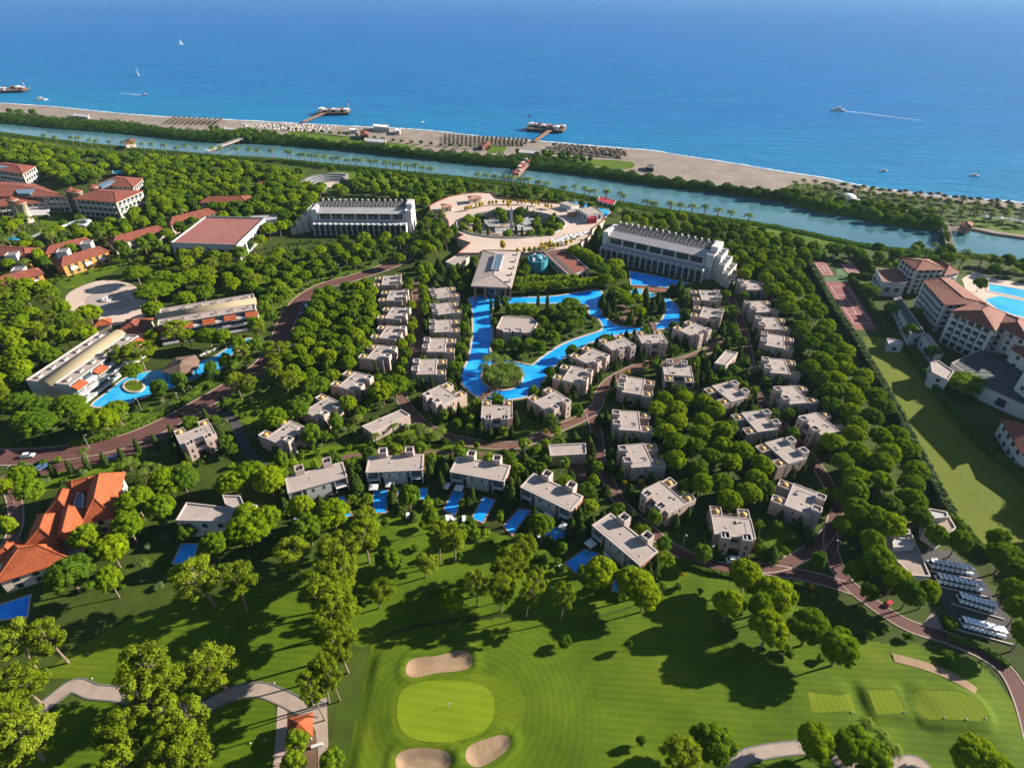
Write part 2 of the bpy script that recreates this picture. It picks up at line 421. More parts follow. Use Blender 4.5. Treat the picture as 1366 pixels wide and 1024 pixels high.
shore = [(-700, 84), (-300, 114), (0, 136), (60, 140), (130, 147), (200, 153), (300, 158), (400, 163), (450, 166), (520, 169), (580, 173), (640, 180), (700, 185), (760, 190),
         (820, 195), (870, 199), (920, 207), (980, 216), (1040, 226), (1100, 235), (1160, 247), (1220, 255), (1290, 262), (1366, 268), (1700, 300), (2300, 350)]
nbank = [(-700, 112), (-300, 138), (0, 163), (70, 170), (140, 175), (200, 181), (280, 189), (340, 190), (400, 194), (480, 201), (560, 210), (640, 219), (700, 224), (760, 230),
         (820, 239), (880, 247), (936, 253), (1021, 264), (1055, 270), (1094, 281), (1140, 287), (1186, 297), (1252, 306), (1294, 306), (1366, 318), (1700, 350), (2300, 400)]
sbank = [(-700, 122), (-300, 148), (0, 175), (34, 181), (67, 185), (118, 190), (168, 196), (209, 199), (270, 204), (330, 207), (380, 210), (440, 217), (520, 224), (577, 231), (672, 239),
         (696, 243), (731, 251), (784, 260), (833, 272), (902, 280), (979, 294), (1032, 299), (1079, 306), (1125, 318), (1167, 327), (1225, 333), (1287, 336), (1366, 347), (1700, 380), (2300, 430)]
def resample(px, n=3): return spline(PW(px), closed=False, n=n)
shoreW, nbW, sbW = resample(shore), resample(nbank), resample(sbank)
# river: its own sheet, a little above the sea's level
sheet('river', nbW + sbW[::-1], -1.05, m_river, keep_off=False)
def slab(name, A, B, m, za=(-2.2, 0.0), wa=7.0, wb=2.5, flat_b=False):
    """ground between two shore lines, sloping down to the water at both"""
    A, B = [Vector(a) for a in A], [Vector(b) for b in B]
    def off(Pl, w, q):
        out = []
        for i, p in enumerate(Pl):
            d = (Pl[min(i + 1, len(Pl) - 1)] - Pl[max(i - 1, 0)]).normalized(); out.append(p + Vector((d.y, -d.x)) * w * q)
        return out
    A1, B1 = off(A, wa, 1), off(B, wb, -1)
    loops = [(A, za[0]), (A1, za[1])], [(B1, 0.0), (B, -2.0)]
    P = A1 + B1[::-1]
    o = sheet(name, [tuple(p) for p in P], 0.0, m, keep_off=False)
    for pair, nm in ((loops[0], 'shore_slope'), (loops[1], 'bank_slope')):
        (U, zu), (W_, zw) = pair; n = len(U)
        V = [(p.x, p.y, zu) for p in U] + [(p.x, p.y, zw) for p in W_]
        F = [(n + i, n + i + 1, i + 1, i) for i in range(n - 1)]
        mesh_obj(nm, make_mesh(nm, V, F, m_wet if nm == 'shore_slope' else m), o)
    return o
m_wet = mat('wet_sand', (0.085, 0.07, 0.058), 0.45, scale=0.15, col2=(0.14, 0.112, 0.092), spec=0.5)
beach = slab('beach', shoreW, nbW, m_sand)
# foam where the sea meets the sand
V, F = [], []
for i, p in enumerate(spline(shoreW, closed=False, n=4)):
    w = 0.5 + 1.5 * rng.random(); V += [(p[0], p[1] + 0.6 - w * 0.3, -1.50), (p[0] + 0.3, p[1] + w * 1.5 + 1.2, -1.50)]
F = [(2 * i, 2 * i + 2, 2 * i + 3, 2 * i + 1) for i in range(len(V) // 2 - 1)]
F = [f[::-1] if (Vector(V[f[1]]) - Vector(V[f[0]])).cross(Vector(V[f[2]]) - Vector(V[f[0]])).z < 0 else f for f in F]
tag(mesh_obj('surf_foam', make_mesh('surf_foam', V, F, m_foam)), 'white line of surf breaking along the sandy beach', None, None, 'stuff')

# golf ground: gentle swells, raised tees, hollow bunkers
GREEN = spline(PW([(530, 949), (537, 925), (560, 914), (597, 911), (635, 914), (655, 926), (660, 945), (655, 968), (635, 985), (593, 994), (555, 990), (535, 975)]))
FRINGE = spline(PW([(523, 950), (531, 920), (556, 906), (600, 902), (650, 903), (688, 917), (702, 940), (698, 962), (668, 982), (640, 996), (593, 1003), (545, 998), (527, 978)]))
BUNK = [spline(PW(p)) for p in (
    [(542, 898), (544, 888), (553, 881), (583, 877), (611, 870), (625, 872), (630, 882), (627, 893), (611, 898), (583, 901), (555, 907), (545, 904)],
    [(528, 1016), (534, 1006), (551, 1001), (576, 1001), (596, 1006), (602, 1018), (592, 1032), (560, 1038), (533, 1030)],
    [(621, 1010), (628, 997), (653, 987), (672, 983), (681, 990), (676, 1003), (660, 1016), (640, 1026), (626, 1022)])]
TEES = [spline(PW(p), n=4) if k == 2 else PW(p) for k, p in enumerate((
    [(1075, 926), (1132, 926), (1141, 954), (1081, 953)], [(1154, 924), (1191, 924), (1206, 955), (1166, 956)],
    [(1217, 928), (1245, 926), (1273, 927), (1300, 939), (1312, 958), (1306, 966), (1270, 964), (1230, 961)]))]
def sd(P, x, y):
    """signed distance to an outline, negative inside"""
    A = np.array(P); B = np.roll(A, -1, 0); best = np.full(x.shape, 1e9)
    for a, b in zip(A, B):
        d = b - a; t = np.clip(((x - a[0]) * d[0] + (y - a[1]) * d[1]) / max((d ** 2).sum(), 1e-9), 0, 1)
        best = np.minimum(best, np.hypot(a[0] + d[0] * t - x, a[1] + d[1] * t - y))
    return np.where(inside(P, x, y), -best, best)
def sstep(a, b, v):
    t = np.clip((v - a) / (b - a), 0, 1); return t * t * (3 - 2 * t)
TEE_H = (1.0, 1.2, 1.4)
FAIR = spline(PW([(436, 1100), (440, 900), (470, 872), (530, 845), (600, 832), (700, 822), (800, 822), (880, 795), (930, 760), (1005, 772), (1060, 800), (1130, 850), (1230, 860), (1300, 880), (1345, 925), (1368, 970), (1380, 1040), (1380, 1110)]), n=3)
def golf_h(x, y):
    h = 0.25 * np.sin(x * 0.11 + 1.0) * np.sin(y * 0.13) + 0.15 * np.sin(x * 0.23 + y * 0.19) + 0.75
    g = sd(GREEN, x, y); k = 1 - sstep(0, 7, g); h = h * (1 - k) + 1.0 * k
    for P, t in zip(TEES, TEE_H):
        s = sd(P, x, y); k = 1 - sstep(0.2, 2.6, s); h = h * (1 - k) + t * k
    for P, q in ((TEES[0], TEES[1]), (TEES[1], TEES[2])):
        c = (np.array(P).mean(0) + np.array(q).mean(0)) / 2; h = h - 0.5 * np.exp(-(((x - c[0]) / 1.6) ** 2 + ((y - c[1]) / 4) ** 2))
    for P in BUNK:
        s = sd(P, x, y)
        h = h + 0.30 * np.exp(-((s - 1.1) / 0.9) ** 2) - 0.60 * (1 - sstep(-2.0, 0.25, s))
    return np.maximum(h, 0.03) * sstep(0, 7, -sd(FAIR, x, y))
GX0, GX1, GY0, GY1 = -32.0, 112.0, 38.0, 112.0
st = 0.6
gx, gy = np.meshgrid(np.arange(GX0, GX1 + .01, st), np.arange(GY0, GY1 + .01, st))
gz = golf_h(gx, gy)
low = np.zeros_like(gz)
for P in BUNK + TEES + [GREEN]: low = np.maximum(low, 0.07 * (1 - sstep(-1.2, -0.5, sd(P, gx, gy))))
bor = np.minimum(np.minimum(gx - GX0, GX1 - gx), np.minimum(gy - GY0, GY1 - gy))
gz = gz * sstep(0, 3, bor) + 0.035 - low
nx, ny = gx.shape[1], gx.shape[0]
V = np.stack([gx.ravel(), gy.ravel(), gz.ravel()], 1).tolist()
F = [(j * nx + i, j * nx + i + 1, (j + 1) * nx + i + 1, (j + 1) * nx + i) for j in range(ny - 1) for i in range(nx - 1)]
# the fairway stops at the strip of cart path on the left and the woods above
keepf = inside(FAIR, np.array([(V[f[0]][0] + V[f[2]][0]) / 2 for f in F]), np.array([(V[f[0]][1] + V[f[2]][1]) / 2 for f in F]))
landP = [tuple(p) for p in sbW] + [(1200, -300), (-1500, -300)]
def off_line(Pl, w):
    Pl = [Vector(p) for p in Pl]; out = []
    for i, p in enumerate(Pl):
        d = (Pl[min(i + 1, len(Pl) - 1)] - Pl[max(i - 1, 0)]).normalized(); out.append(tuple(p + Vector((d.y, -d.x)) * w))
    return out
sb1 = off_line(sbW, 3.0)
land = sheet('ground', sb1 + [(1500, -300), (-1500, -300)], 0.0, m_land, keep_off=False)
n = len(sbW)
mesh_obj('bank_slope', make_mesh('bank_slope', [(p[0], p[1], -2.0) for p in sbW] + [(p[0], p[1], 0.0) for p in sb1], [(n + i, n + i + 1, i + 1, i) for i in range(n - 1)], m_land), land)
ff = make_mesh('fairway', V, [f for f, k in zip(F, keepf) if k], m_fair, True)
vx = np.array([v[0] for v in V]); vy = np.array([v[1] for v in V]); dg_ = sd(GREEN, vx, vy)
for nm, arr in (('mow_distance', dg_), ('mow_weight', np.clip(1 - sstep(14, 30, dg_), 0, 1) * (1 - sstep(10, 26, vx)))):
    a_ = ff.attributes.new(nm, 'FLOAT', 'POINT'); a_.data.foreach_set('value', arr.astype(np.float32))
tag(mesh_obj('fairway', ff), None, None, None, 'structure')
def dome_sheet(name, P, hf, z, m, rings=7):
    """a sheet that follows the golf ground, made of rings drawn in towards the middle"""
    P = np.array(ccw(P)); c = P.mean(0); V, F = [], []; n = len(P)
    for k in range(rings):
        q = c + (P - c) * (1 - k / rings)
        hz = hf(q[:, 0], q[:, 1]) + z
        V += [(a[0], a[1], h) for a, h in zip(q, hz)]
    V.append((c[0], c[1], float(hf(np.array([c[0]]), np.array([c[1]]))[0]) + z))
    for k in range(rings - 1):
        for i in range(n):
            j = (i + 1) % n; F.append((k * n + i, k * n + j, (k + 1) * n + j, (k + 1) * n + i))
    for i in range(n): F.append(((rings - 1) * n + i, (rings - 1) * n + (i + 1) % n, rings * n))
    o = mesh_obj(name, make_mesh(name, V, F, m, True)); EXCL.append(([tuple(p) for p in P], [])); return tag(o, None, None, None, 'structure')
def GH(x, y): return golf_h(np.asarray(x, float), np.asarray(y, float))
def gh(x, y):
    if not (GX0 < x < GX1 - st and GY0 < y < GY1 - st) or not inside(FAIR, np.array([x]), np.array([y]))[0]: return 0.0
    i, j = (x - GX0) / st, (y - GY0) / st; a, b = int(i), int(j); u, v = i - a, j - b
    return float((gz[b, a] * (1 - u) + gz[b, a + 1] * u) * (1 - v) + (gz[b + 1, a] * (1 - u) + gz[b + 1, a + 1] * u) * v)
EXCL.append((FAIR, []))
fo = dome_sheet('green_fringe', FRINGE, GH, 0.055, m_fringe, 9); EXCL.pop()
dome_sheet('putting_green', GREEN, GH, 0.085, m_green, 9)
for P in BUNK: dome_sheet('bunker', P, GH, 0.075, m_bunk, 9)
for P in TEES: dome_sheet('tee', P, GH, 0.07, m_tee, 4)

# lawns
def lawn(px, z=0.02, m=m_lawn, name='lawn', sm=True, off=False):
    P = PW(px); P = spline(P, n=4) if sm else P
    return sheet(name, P, z, m, keep_off=off)
lawn([(60, 900), (110, 860), (200, 815), (300, 790), (420, 770), (470, 800), (436, 880), (436, 935), (350, 915), (290, 925), (240, 935), (130, 920), (95, 905)], m=m_fair)
lawn([(60, 960), (130, 935), (230, 955), (300, 940), (350, 928), (366, 940), (372, 990), (365, 1090), (20, 1090)], m=m_fair)
lawn([(470, 690), (560, 685), (640, 705), (720, 730), (830, 790), (860, 800), (780, 822), (650, 820), (540, 835), (470, 860), (450, 760)], z=0.015)
lawn([(880, 745), (930, 755), (1000, 765), (940, 800), (860, 810)], z=0.018)
lawn([(405, 600), (520, 590), (600, 590), (590, 610), (420, 625)]); lawn([(520, 570), (560, 560), (600, 585), (560, 592)])
lawn([(335, 490), (380, 500), (430, 520), (400, 560), (350, 570), (290, 545), (310, 510)]); lawn([(40, 640), (110, 622), (190, 600), (180, 620), (100, 640), (60, 655)])
lawn([(360, 375), (520, 350), (555, 345), (450, 372), (400, 395), (360, 420), (330, 425)]); lawn([(110, 580), (170, 555), (200, 545), (180, 572), (120, 590)])
lawn([(395, 175), (500, 187), (570, 199), (500, 194), (420, 186), (385, 185)]); lawn([(655, 195), (676, 196), (670, 203), (650, 204)]); lawn([(780, 213), (842, 216), (835, 226), (770, 218)])
lawn([(1296, 289), (1366, 295), (1400, 305), (1390, 315), (1366, 314), (1300, 303), (1280, 300)]); lawn([(1000, 258), (1060, 258), (1100, 268), (1090, 277), (1055, 268)], z=0.03)
lawn([(1056, 246), (1120, 250), (1220, 265), (1366, 279), (1480, 292), (1480, 306), (1366, 300), (1290, 303), (1200, 288), (1100, 272), (1050, 262)], z=0.012, m=m_land, name='garden_ground'); lawn([(75, 368), (140, 345), (170, 350), (130, 372), (90, 385)]); lawn([(250, 395), (320, 380), (310, 395), (260, 408)])
lawn([(450, 225), (560, 235), (640, 245), (600, 262), (520, 262), (470, 245)]); lawn([(1005, 300), (1080, 312), (1120, 330), (1060, 345), (990, 325)]); lawn([(1168, 345), (1200, 345), (1215, 360), (1190, 362), (1172, 358)])
lawn([(60, 265), (100, 300), (160, 300), (230, 270), (190, 300), (140, 312), (60, 310)]); lawn([(590, 470), (628, 440), (632, 470), (622, 495), (612, 500)])
lawn([(1040, 690), (1070, 700), (1060, 735), (1010, 745)])
SPORT = PW([(1150, 449), (1175, 450), (1208, 468), (1258, 530), (1312, 588), (1376, 645), (1420, 700), (1400, 790), (1320, 742), (1268, 688), (1225, 610), (1190, 535)])
sheet('sports_field', SPORT, 0.02, m_field)
# tennis
def court(px, m, lines=True):
    P = PW(px); o = sheet('tennis_court', P, 0.03, m)
    if lines:
        A = [Vector(p) for p in P]
        def lerp(u, v): return (A[0] * (1 - u) + A[1] * u) * (1 - v) + (A[3] * (1 - u) + A[2] * u) * v
        for (u0, v0, u1, v1) in ((.15, .12, .85, .12), (.15, .88, .85, .88), (.15, .12, .15, .88), (.85, .12, .85, .88), (.15, .5, .85, .5), (.5, .3, .5, .7), (.22, .3, .78, .3), (.22, .7, .78, .7)):
            a, b = lerp(u0, v0), lerp(u1, v1); d = (b - a); L = d.length; ang = math.atan2(d.y, d.x); c = (a + b) / 2
            ubox('court_line', m_line, (c.x, c.y, 0.04), (L, 0.12, 0.01), ang, o)
    return o
court([(1084, 349), (1101, 349), (1114, 368), (1098, 368)], m_clay); court([(1119, 351), (1141, 353), (1149, 367), (1133, 367)], m_clay)
court([(1099, 375), (1132, 377), (1172, 440), (1140, 440)], m_clay); court([(1101, 369), (1130, 370), (1131, 377), (1098, 375)], m_grncourt, False); court([(1116, 354), (1122, 358), (1132, 368), (1115, 368)], m_grncourt, False)

# roads and paths
lane('road', [(-160, 622), (-60, 613), (0, 610), (45, 608), (100, 602), (160, 590), (215, 568), (270, 538), (320, 508), (352, 485), (372, 455), (384, 425), (402, 400), (432, 382), (470, 371), (510, 358), (538, 345), (553, 328)], 7.5, m_road, kerb=m_kerb)
lane('parking_strip', [(20, 632), (70, 625), (130, 613), (185, 597), (240, 570), (290, 542)], 4.6, m_road, z=0.026)
LZ = 0.036
for nm, px, w, mm in (
    ('service_path', [(296, 545), (312, 562), (322, 585), (334, 606), (352, 622)], 3.0, m_asph),
    ('garden_path', [(0, 636), (14, 652), (22, 690), (14, 722), (0, 740)], 3.2, m_path),
    ('villa_path', [(552, 372), (557, 410), (559, 450), (548, 500), (536, 525), (541, 541), (557, 559), (580, 576), (612, 587), (650, 593), (691, 593), (724, 580), (757, 566), (782, 554), (796, 541), (801, 524), (813, 509), (833, 497), (851, 489), (876, 483), (907, 481), (945, 467), (965, 455)], 3.6, m_path),
    ('villa_path', [(789, 552), (797, 583), (800, 612), (812, 642), (829, 672), (858, 699), (892, 728), (923, 744), (963, 757), (1010, 757), (1046, 752), (1076, 737), (1098, 719), (1113, 696), (1113, 669), (1102, 641), (1080, 609), (1050, 575), (1010, 526), (1000, 483), (994, 450), (985, 422), (975, 398)], 3.2, m_road),
    ('villa_path', [(1113, 690), (1108, 715), (1111, 742), (1128, 775), (1166, 806), (1212, 834), (1262, 850), (1312, 872), (1345, 898), (1366, 940), (1380, 990)], 3.2, m_road),
    ('villa_path', [(1005, 757), (1060, 765), (1100, 774), (1135, 785)], 3.2, m_road),
    ('garden_path', [(420, 622), (460, 610), (520, 602), (600, 604), (650, 606), (700, 606)], 2.0, m_path),
    ('garden_path', [(760, 600), (768, 622), (775, 640)], 5.0, m_path), ('garden_path', [(815, 655), (845, 650), (860, 640)], 2.0, m_path)):
    LZ += 0.004; lane(nm, px, w, mm, z=LZ, kerb=m_kerb if w in (3.2, 3.6) else None)
lane('cart_path', [(10, 985), (34, 960), (67, 936), (98, 914), (125, 922), (162, 926), (200, 936), (232, 944), (268, 945), (296, 931), (323, 921), (350, 920), (377, 930), (404, 943), (428, 946)], 2.8, m_cart, kerb=m_dkerb, z=0.045)
lane('cart_path', [(368, 1090), (371, 1024), (375, 980), (377, 940)], 2.0, m_kerb, z=0.04)
sheet('cart_path_apron', PW([(398, 938), (436, 930), (438, 990), (437, 1090), (425, 1090), (424, 1000), (421, 975), (412, 957)]), 0.05, m_cart)
sheet('planting_bed', PW([(380, 950), (398, 944), (414, 960), (423, 985), (422, 1090), (378, 1090)]), 0.03, m_soil, keep_off=False)
lane('cart_path', [(940, 1080), (984, 1020), (1015, 1006), (1071, 999), (1100, 1006), (1150, 1030), (1204, 1020), (1230, 1026), (1260, 1080)], 2.2, m_cart, kerb=m_dkerb, z=0.10, drape=gh)
lane('sand_waste', [(1190, 879), (1240, 893), (1275, 908), (1300, 924)], 2.2, m_bunk, z=0.10, keep=False, drape=gh)

# ================================================================== buildings
m_wall = mat('rendered_wall', (0.3179, 0.2356, 0.2046), 0.85, scale=0.5, col2=(0.3829, 0.2927, 0.2594), bump=0.02, bscale=3)
m_roofb = mat('beige_roof', (0.2485, 0.2026, 0.1833), 0.9, scale=0.35, col2=(0.3106, 0.2578, 0.238), bump=0.02, bscale=4)
m_rim = mat('pale_parapet', (0.3727, 0.3069, 0.2894), 0.8, var=0.1)
m_white = mat('white_paint', (0.4224, 0.4051, 0.4116), 0.7, var=0.08, scale=0.6)
m_cream = mat('cream_render', (0.4334, 0.3569, 0.2923), 0.8, var=0.1)
m_dome = mat('gold_dome', (0.3612, 0.2213, 0.07308), 0.6, var=0.12, scale=1.5)
m_glass = mat('dark_glass', (0.02167, 0.03569, 0.0475), 0.12, var=0.3, scale=0.8, spec=0.6)
m_bglass = mat('blue_glass', (0.07224, 0.1142, 0.1608), 0.12, var=0.25, scale=0.8, spec=0.6)
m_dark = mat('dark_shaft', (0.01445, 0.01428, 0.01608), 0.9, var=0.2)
m_brown = mat('brown_door', (0.09391, 0.04283, 0.02558), 0.7, var=0.2)
m_brick = mat('pink_brick', (0.3034, 0.157, 0.1096), 0.85, var=0.14, scale=1.2)
m_tile = mat('red_roof_tile', (0.125, 0.034, 0.023), 0.85, scale=0.5, col2=(0.20, 0.06, 0.038), bump=0.08, bscale=2.5)
m_otile = mat('orange_roof_tile', (0.20, 0.042, 0.014), 0.8, scale=0.7, col2=(0.29, 0.072, 0.024), bump=0.08, bscale=2.5)
m_ptile = mat('pink_roof_tile', (0.135, 0.043, 0.030), 0.85, scale=0.5, col2=(0.20, 0.068, 0.046), bump=0.06, bscale=2.5)
m_redflat = mat('red_membrane_roof', (0.195, 0.07138, 0.06212), 0.85, scale=0.08, col2=(0.2384, 0.09279, 0.08039))
m_grey = mat('grey_metal_roof', (0.1445, 0.1428, 0.1535), 0.6, var=0.15, scale=0.2)
m_darkroof = mat('dark_panel_roof', (0.075, 0.068, 0.068), 0.6, var=0.3, scale=0.3)
m_slate = mat('slate_ribbed_roof', (0.04, 0.05, 0.055), 0.7, var=0.12, scale=0.2)
m_light = mat('light_metal_roof', (0.2858, 0.2762, 0.283), 0.55, var=0.1, scale=0.2)
m_barrel = mat('tan_barrel_roof', (0.2167, 0.1748, 0.1096), 0.75, var=0.1, scale=0.2)
m_ochre = mat('ochre_render', (0.419, 0.1927, 0.05116), 0.8, var=0.1)
m_wood = mat('grey_brown_timber', (0.1373, 0.08566, 0.06577), 0.85, var=0.2, scale=0.6)
m_deck = mat('timber_deck', (0.195, 0.1071, 0.07308), 0.85, var=0.2, scale=0.6)
m_teal = mat('turquoise_paint', (0.03612, 0.2141, 0.2777), 0.5, var=0.1)
m_cloth = mat('white_canvas', (0.5346, 0.5211, 0.5262), 0.85, var=0.04)
m_thatch = mat('dark_thatch', (0.07224, 0.05353, 0.04019), 0.95, var=0.3, scale=1.0)
m_redp = mat('red_paint', (0.3251, 0.02141, 0.03654), 0.6, var=0.1)
m_blackp = mat('black_trim', (0.01445, 0.01428, 0.01608), 0.6, var=0.2)

def footprint(P, shrink=0.0): EXCL.append((ccw(P), []))
def rect(c, a, lx, ly, ox=0.0, oy=0.0):
    ca, sa = math.cos(a), math.sin(a)
    return [(c[0] + (ox + sx * lx / 2) * ca - (oy + sy * ly / 2) * sa, c[1] + (ox + sx * lx / 2) * sa + (oy + sy * ly / 2) * ca) for sx, sy in ((-1, -1), (1, -1), (1, 1), (-1, 1))]

# ---- gold-domed villa: x from the dome end (-) to the tower end (+)
def make_dome_villa():
    r = empty('domed_villa')
    p = lambda mb, n, m, par=r, sm=False: mb.build(n, m, par, sm, world=False)
    p(MB().box(-3.4, 3.6, -5.2, 5.2, 0, 6.45), 'wall', m_wall)
    p(MB().box(-3.2, 3.4, -5.0, 5.0, 6.455, 6.52), 'roof', m_roofb)
    p(MB().ring([(-3.42, -5.22), (3.62, -5.22), (3.62, 5.22), (-3.42, 5.22)], 0.22, 6.40, 6.72), 'parapet', m_rim)
    t = MB().box(-6.6, -3.45, -2.1, 2.1, 0, 3.1); p(t, 'terrace', m_roofb)
    p(MB().ring([(-6.65, -2.1), (-3.5, -2.1), (-3.5, 2.1), (-6.65, 2.1)], 0.15, 3.1, 3.9), 'terrace_parapet', m_rim)
    for s in (-1, 1):
        w = p(MB().box(-7.0, -3.45, min(2.15 * s, 5.15 * s), max(2.15 * s, 5.15 * s), 0, 5.75), 'dome_wing', m_wall)
        P = [(-7.03, 2.12 * s), (-3.46, 2.12 * s), (-3.46, 5.18 * s), (-7.03, 5.18 * s)]
        p(MB().ring(P, 0.2, 5.72, 6.35), 'wing_parapet', m_rim, w)
        prof = [(1.02, 0), (1.0, .25), (.9, .55), (.7, .82), (.42, .99), (.15, 1.06), (.0, 1.08)]
        d = p(MB().lathe(prof, 16, (-5.25, 3.65 * s, 5.78)), 'dome', m_dome, r, True)
        p(MB().lathe([(1.15, 0), (1.15, .16), (0.98, .16)], 16, (-5.25, 3.65 * s, 5.755)), 'dome_base', m_rim, d)
        # tower with an open light well
        y0, y1 = (1.5, 3.9) if s > 0 else (-3.9, -1.5)
        P = [(3.0, y0), (5.5, y0), (5.5, y1), (3.0, y1)]
        tw = p(MB().prism(P, 0, 7.0, top=True), 'tower', m_wall)
        p(MB().ring(P, 0.26, 6.98, 8.15), 'tower_rim', m_rim, tw)
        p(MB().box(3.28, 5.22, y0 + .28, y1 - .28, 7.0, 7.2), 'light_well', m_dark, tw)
        p(MB().box(3.5, 5.0, (y0 + y1) / 2 - .12, (y0 + y1) / 2 + .12, 7.26, 7.7), 'vent', m_white, tw)
        for zz in (1.1, 4.0):
            ubox('window', m_glass, (5.5, (y0 + y1) / 2, zz + .8), (0.08, 0.5, 1.6), 0, r)
            ubox('window', m_glass, (-7.0, 3.65 * s, zz + .75), (0.08, 2.0, 1.9), 0, r)
        ubox('window', m_glass, (-0.9, 5.2 * s, 4.7), (0.45, 0.08, 1.4), 0, r)
        ubox('window', m_glass, (1.5, 5.2 * s, 4.7), (0.35, 0.08, 1.4), 0, r)
        ubox('window', m_glass, (0.3, 5.2 * s, 1.8), (1.6, 0.08, 1.5), 0, r)
    ubox('door', m_brown, (3.6, 0, 1.2), (0.1, 1.6, 2.3), 0, r)
    ubox('balcony', m_rim, (4.2, 0, 3.4), (1.2, 2.9, 0.9), 0, r)
    ubox('window', m_glass, (3.6, 0, 4.9), (0.1, 2.2, 1.5), 0, r)
    ubox('window', m_glass, (-3.45, 0, 4.6), (0.1, 3.4, 2.0), 0, r)
    ubox('roof_hatch', m_rim, (0.6, -1.8, 6.6), (0.5, 0.5, 0.25), 0, r); ubox('roof_unit', m_light, (-1.6, 1.2, 6.75), (0.9, 0.5, 0.5), 0, r); ubox('roof_unit', m_grey, (-1.7, 2.2, 6.68), (0.5, 0.5, 0.4), 0.4, r)
    ubox('roof_pipe', m_grey, (0.2, 3.2, 6.56), (4.6, 0.08, 0.08), 0, r)
    return r
DV = make_dome_villa()
ORD = ['first', 'second', 'third', 'fourth', 'fifth', 'sixth', 'seventh', 'eighth', 'ninth']
VROWS = [
 ('in the western row beside the curving road', [((505.9, 374.6), (530.2, 370.4)), ((512.3, 394.2), (539.9, 391)), ((511.9, 416.7), (542, 415.5)), ((505, 441.8), (535, 441)), ((490.4, 467.9), (521, 469)), ((456.8, 504), (485.8, 508)), ((416, 535), (442.7, 546)), ((366, 570), (393.3, 578.6))]),
 ('in the row along the lagoon west bank', [((605.7, 388.6), (576.8, 389.4)), ((607.2, 409.7), (579.7, 409.9)), ((607.2, 434), (577, 432)), ((600.2, 460), (569.4, 456.6)), ((588.2, 488.6), (555.2, 485.8)), ((604.9, 518.9), (576, 529.6))]),
 ('in the arc around the lagoon south bank', [((930, 393.4), (956, 391.5)), ((930, 414.7), (959.8, 417)), ((912.3, 433.5), (938.7, 442)), ((866, 443), (875, 456)), ((815.3, 451), (836, 463)), ((775, 469), (802.6, 477.7)), ((749.7, 495.5), (783, 499.6)), ((722.6, 525.5), (747.4, 538.4)), ((663.5, 537), (662.4, 555.7))]),
 ('in the outer eastern row by the pine grove', [((1016, 380.5), (991, 377)), ((1027.4, 408), (1000.9, 406.5)), ((1043.8, 431.7), (1015, 427.3)), ((1051, 457.4), (1021.4, 448.6)), ((1056.4, 489.6), (1024, 483.3)), ((1075, 525), (1044, 523.6)), ((1110, 561), (1080, 564))]),
 ('in the inner eastern row facing the lane', [((906, 504.4), (903, 482.5)), ((957, 526.8), (986.4, 515.3)), ((993.5, 564), (1027.7, 555.5)), ((1029.8, 606), (1062.7, 593)), ((1045.4, 656), (1090.6, 668.8))]),
 ('in the row along the straight lane', [((864.8, 517), (830.8, 508)), ((860.5, 562), (822.9, 556)), ((873, 605.5), (834.8, 604.7)), ((904.5, 653), (873, 665.4)), ((974, 683.3), (982.3, 713.3))]),
]
SHORT = dict(zip([v[0] for v in VROWS], ['of the western row', 'of the lagoon west bank', 'of the lagoon arc', 'of the outer eastern row', 'of the inner eastern row', 'of the straight lane']))
VILLA_AT = []
VZ = 0.8
def put_villa(D, T, label, group, short, first=[True]):
    d, t = Vector(G(*D, 6.6 * VZ)), Vector(G(*T, 8.1 * VZ))
    a = math.atan2(t.y - d.y, t.x - d.x); m = (d + t) / 2
    c = m - Vector((math.cos(a), math.sin(a))) * (-0.5)
    o = DV if first[0] else copy_tree(DV)
    first[0] = False
    o.location = (c.x, c.y, 0.05); o.rotation_euler.z = a; o.scale.z = VZ
    tag(o, label, 'villa', group)
    footprint(rect(c, a, 13.0, 10.8, -0.7, 0)); VILLA_AT.append((c.x, c.y, a, short))
    return o
for desc, L in VROWS:
    for i, (D, T) in enumerate(L):
        put_villa(D, T, f'beige gold-domed villa, {ORD[i]} from the sea {desc}', 'gold domed villas', f'the {ORD[i]} villa {SHORT[desc]}')
put_villa((255.7, 569), (264.9, 585), 'lone beige villa with two gold domes beside the red road', 'gold domed villas', 'the lone villa near the red road')

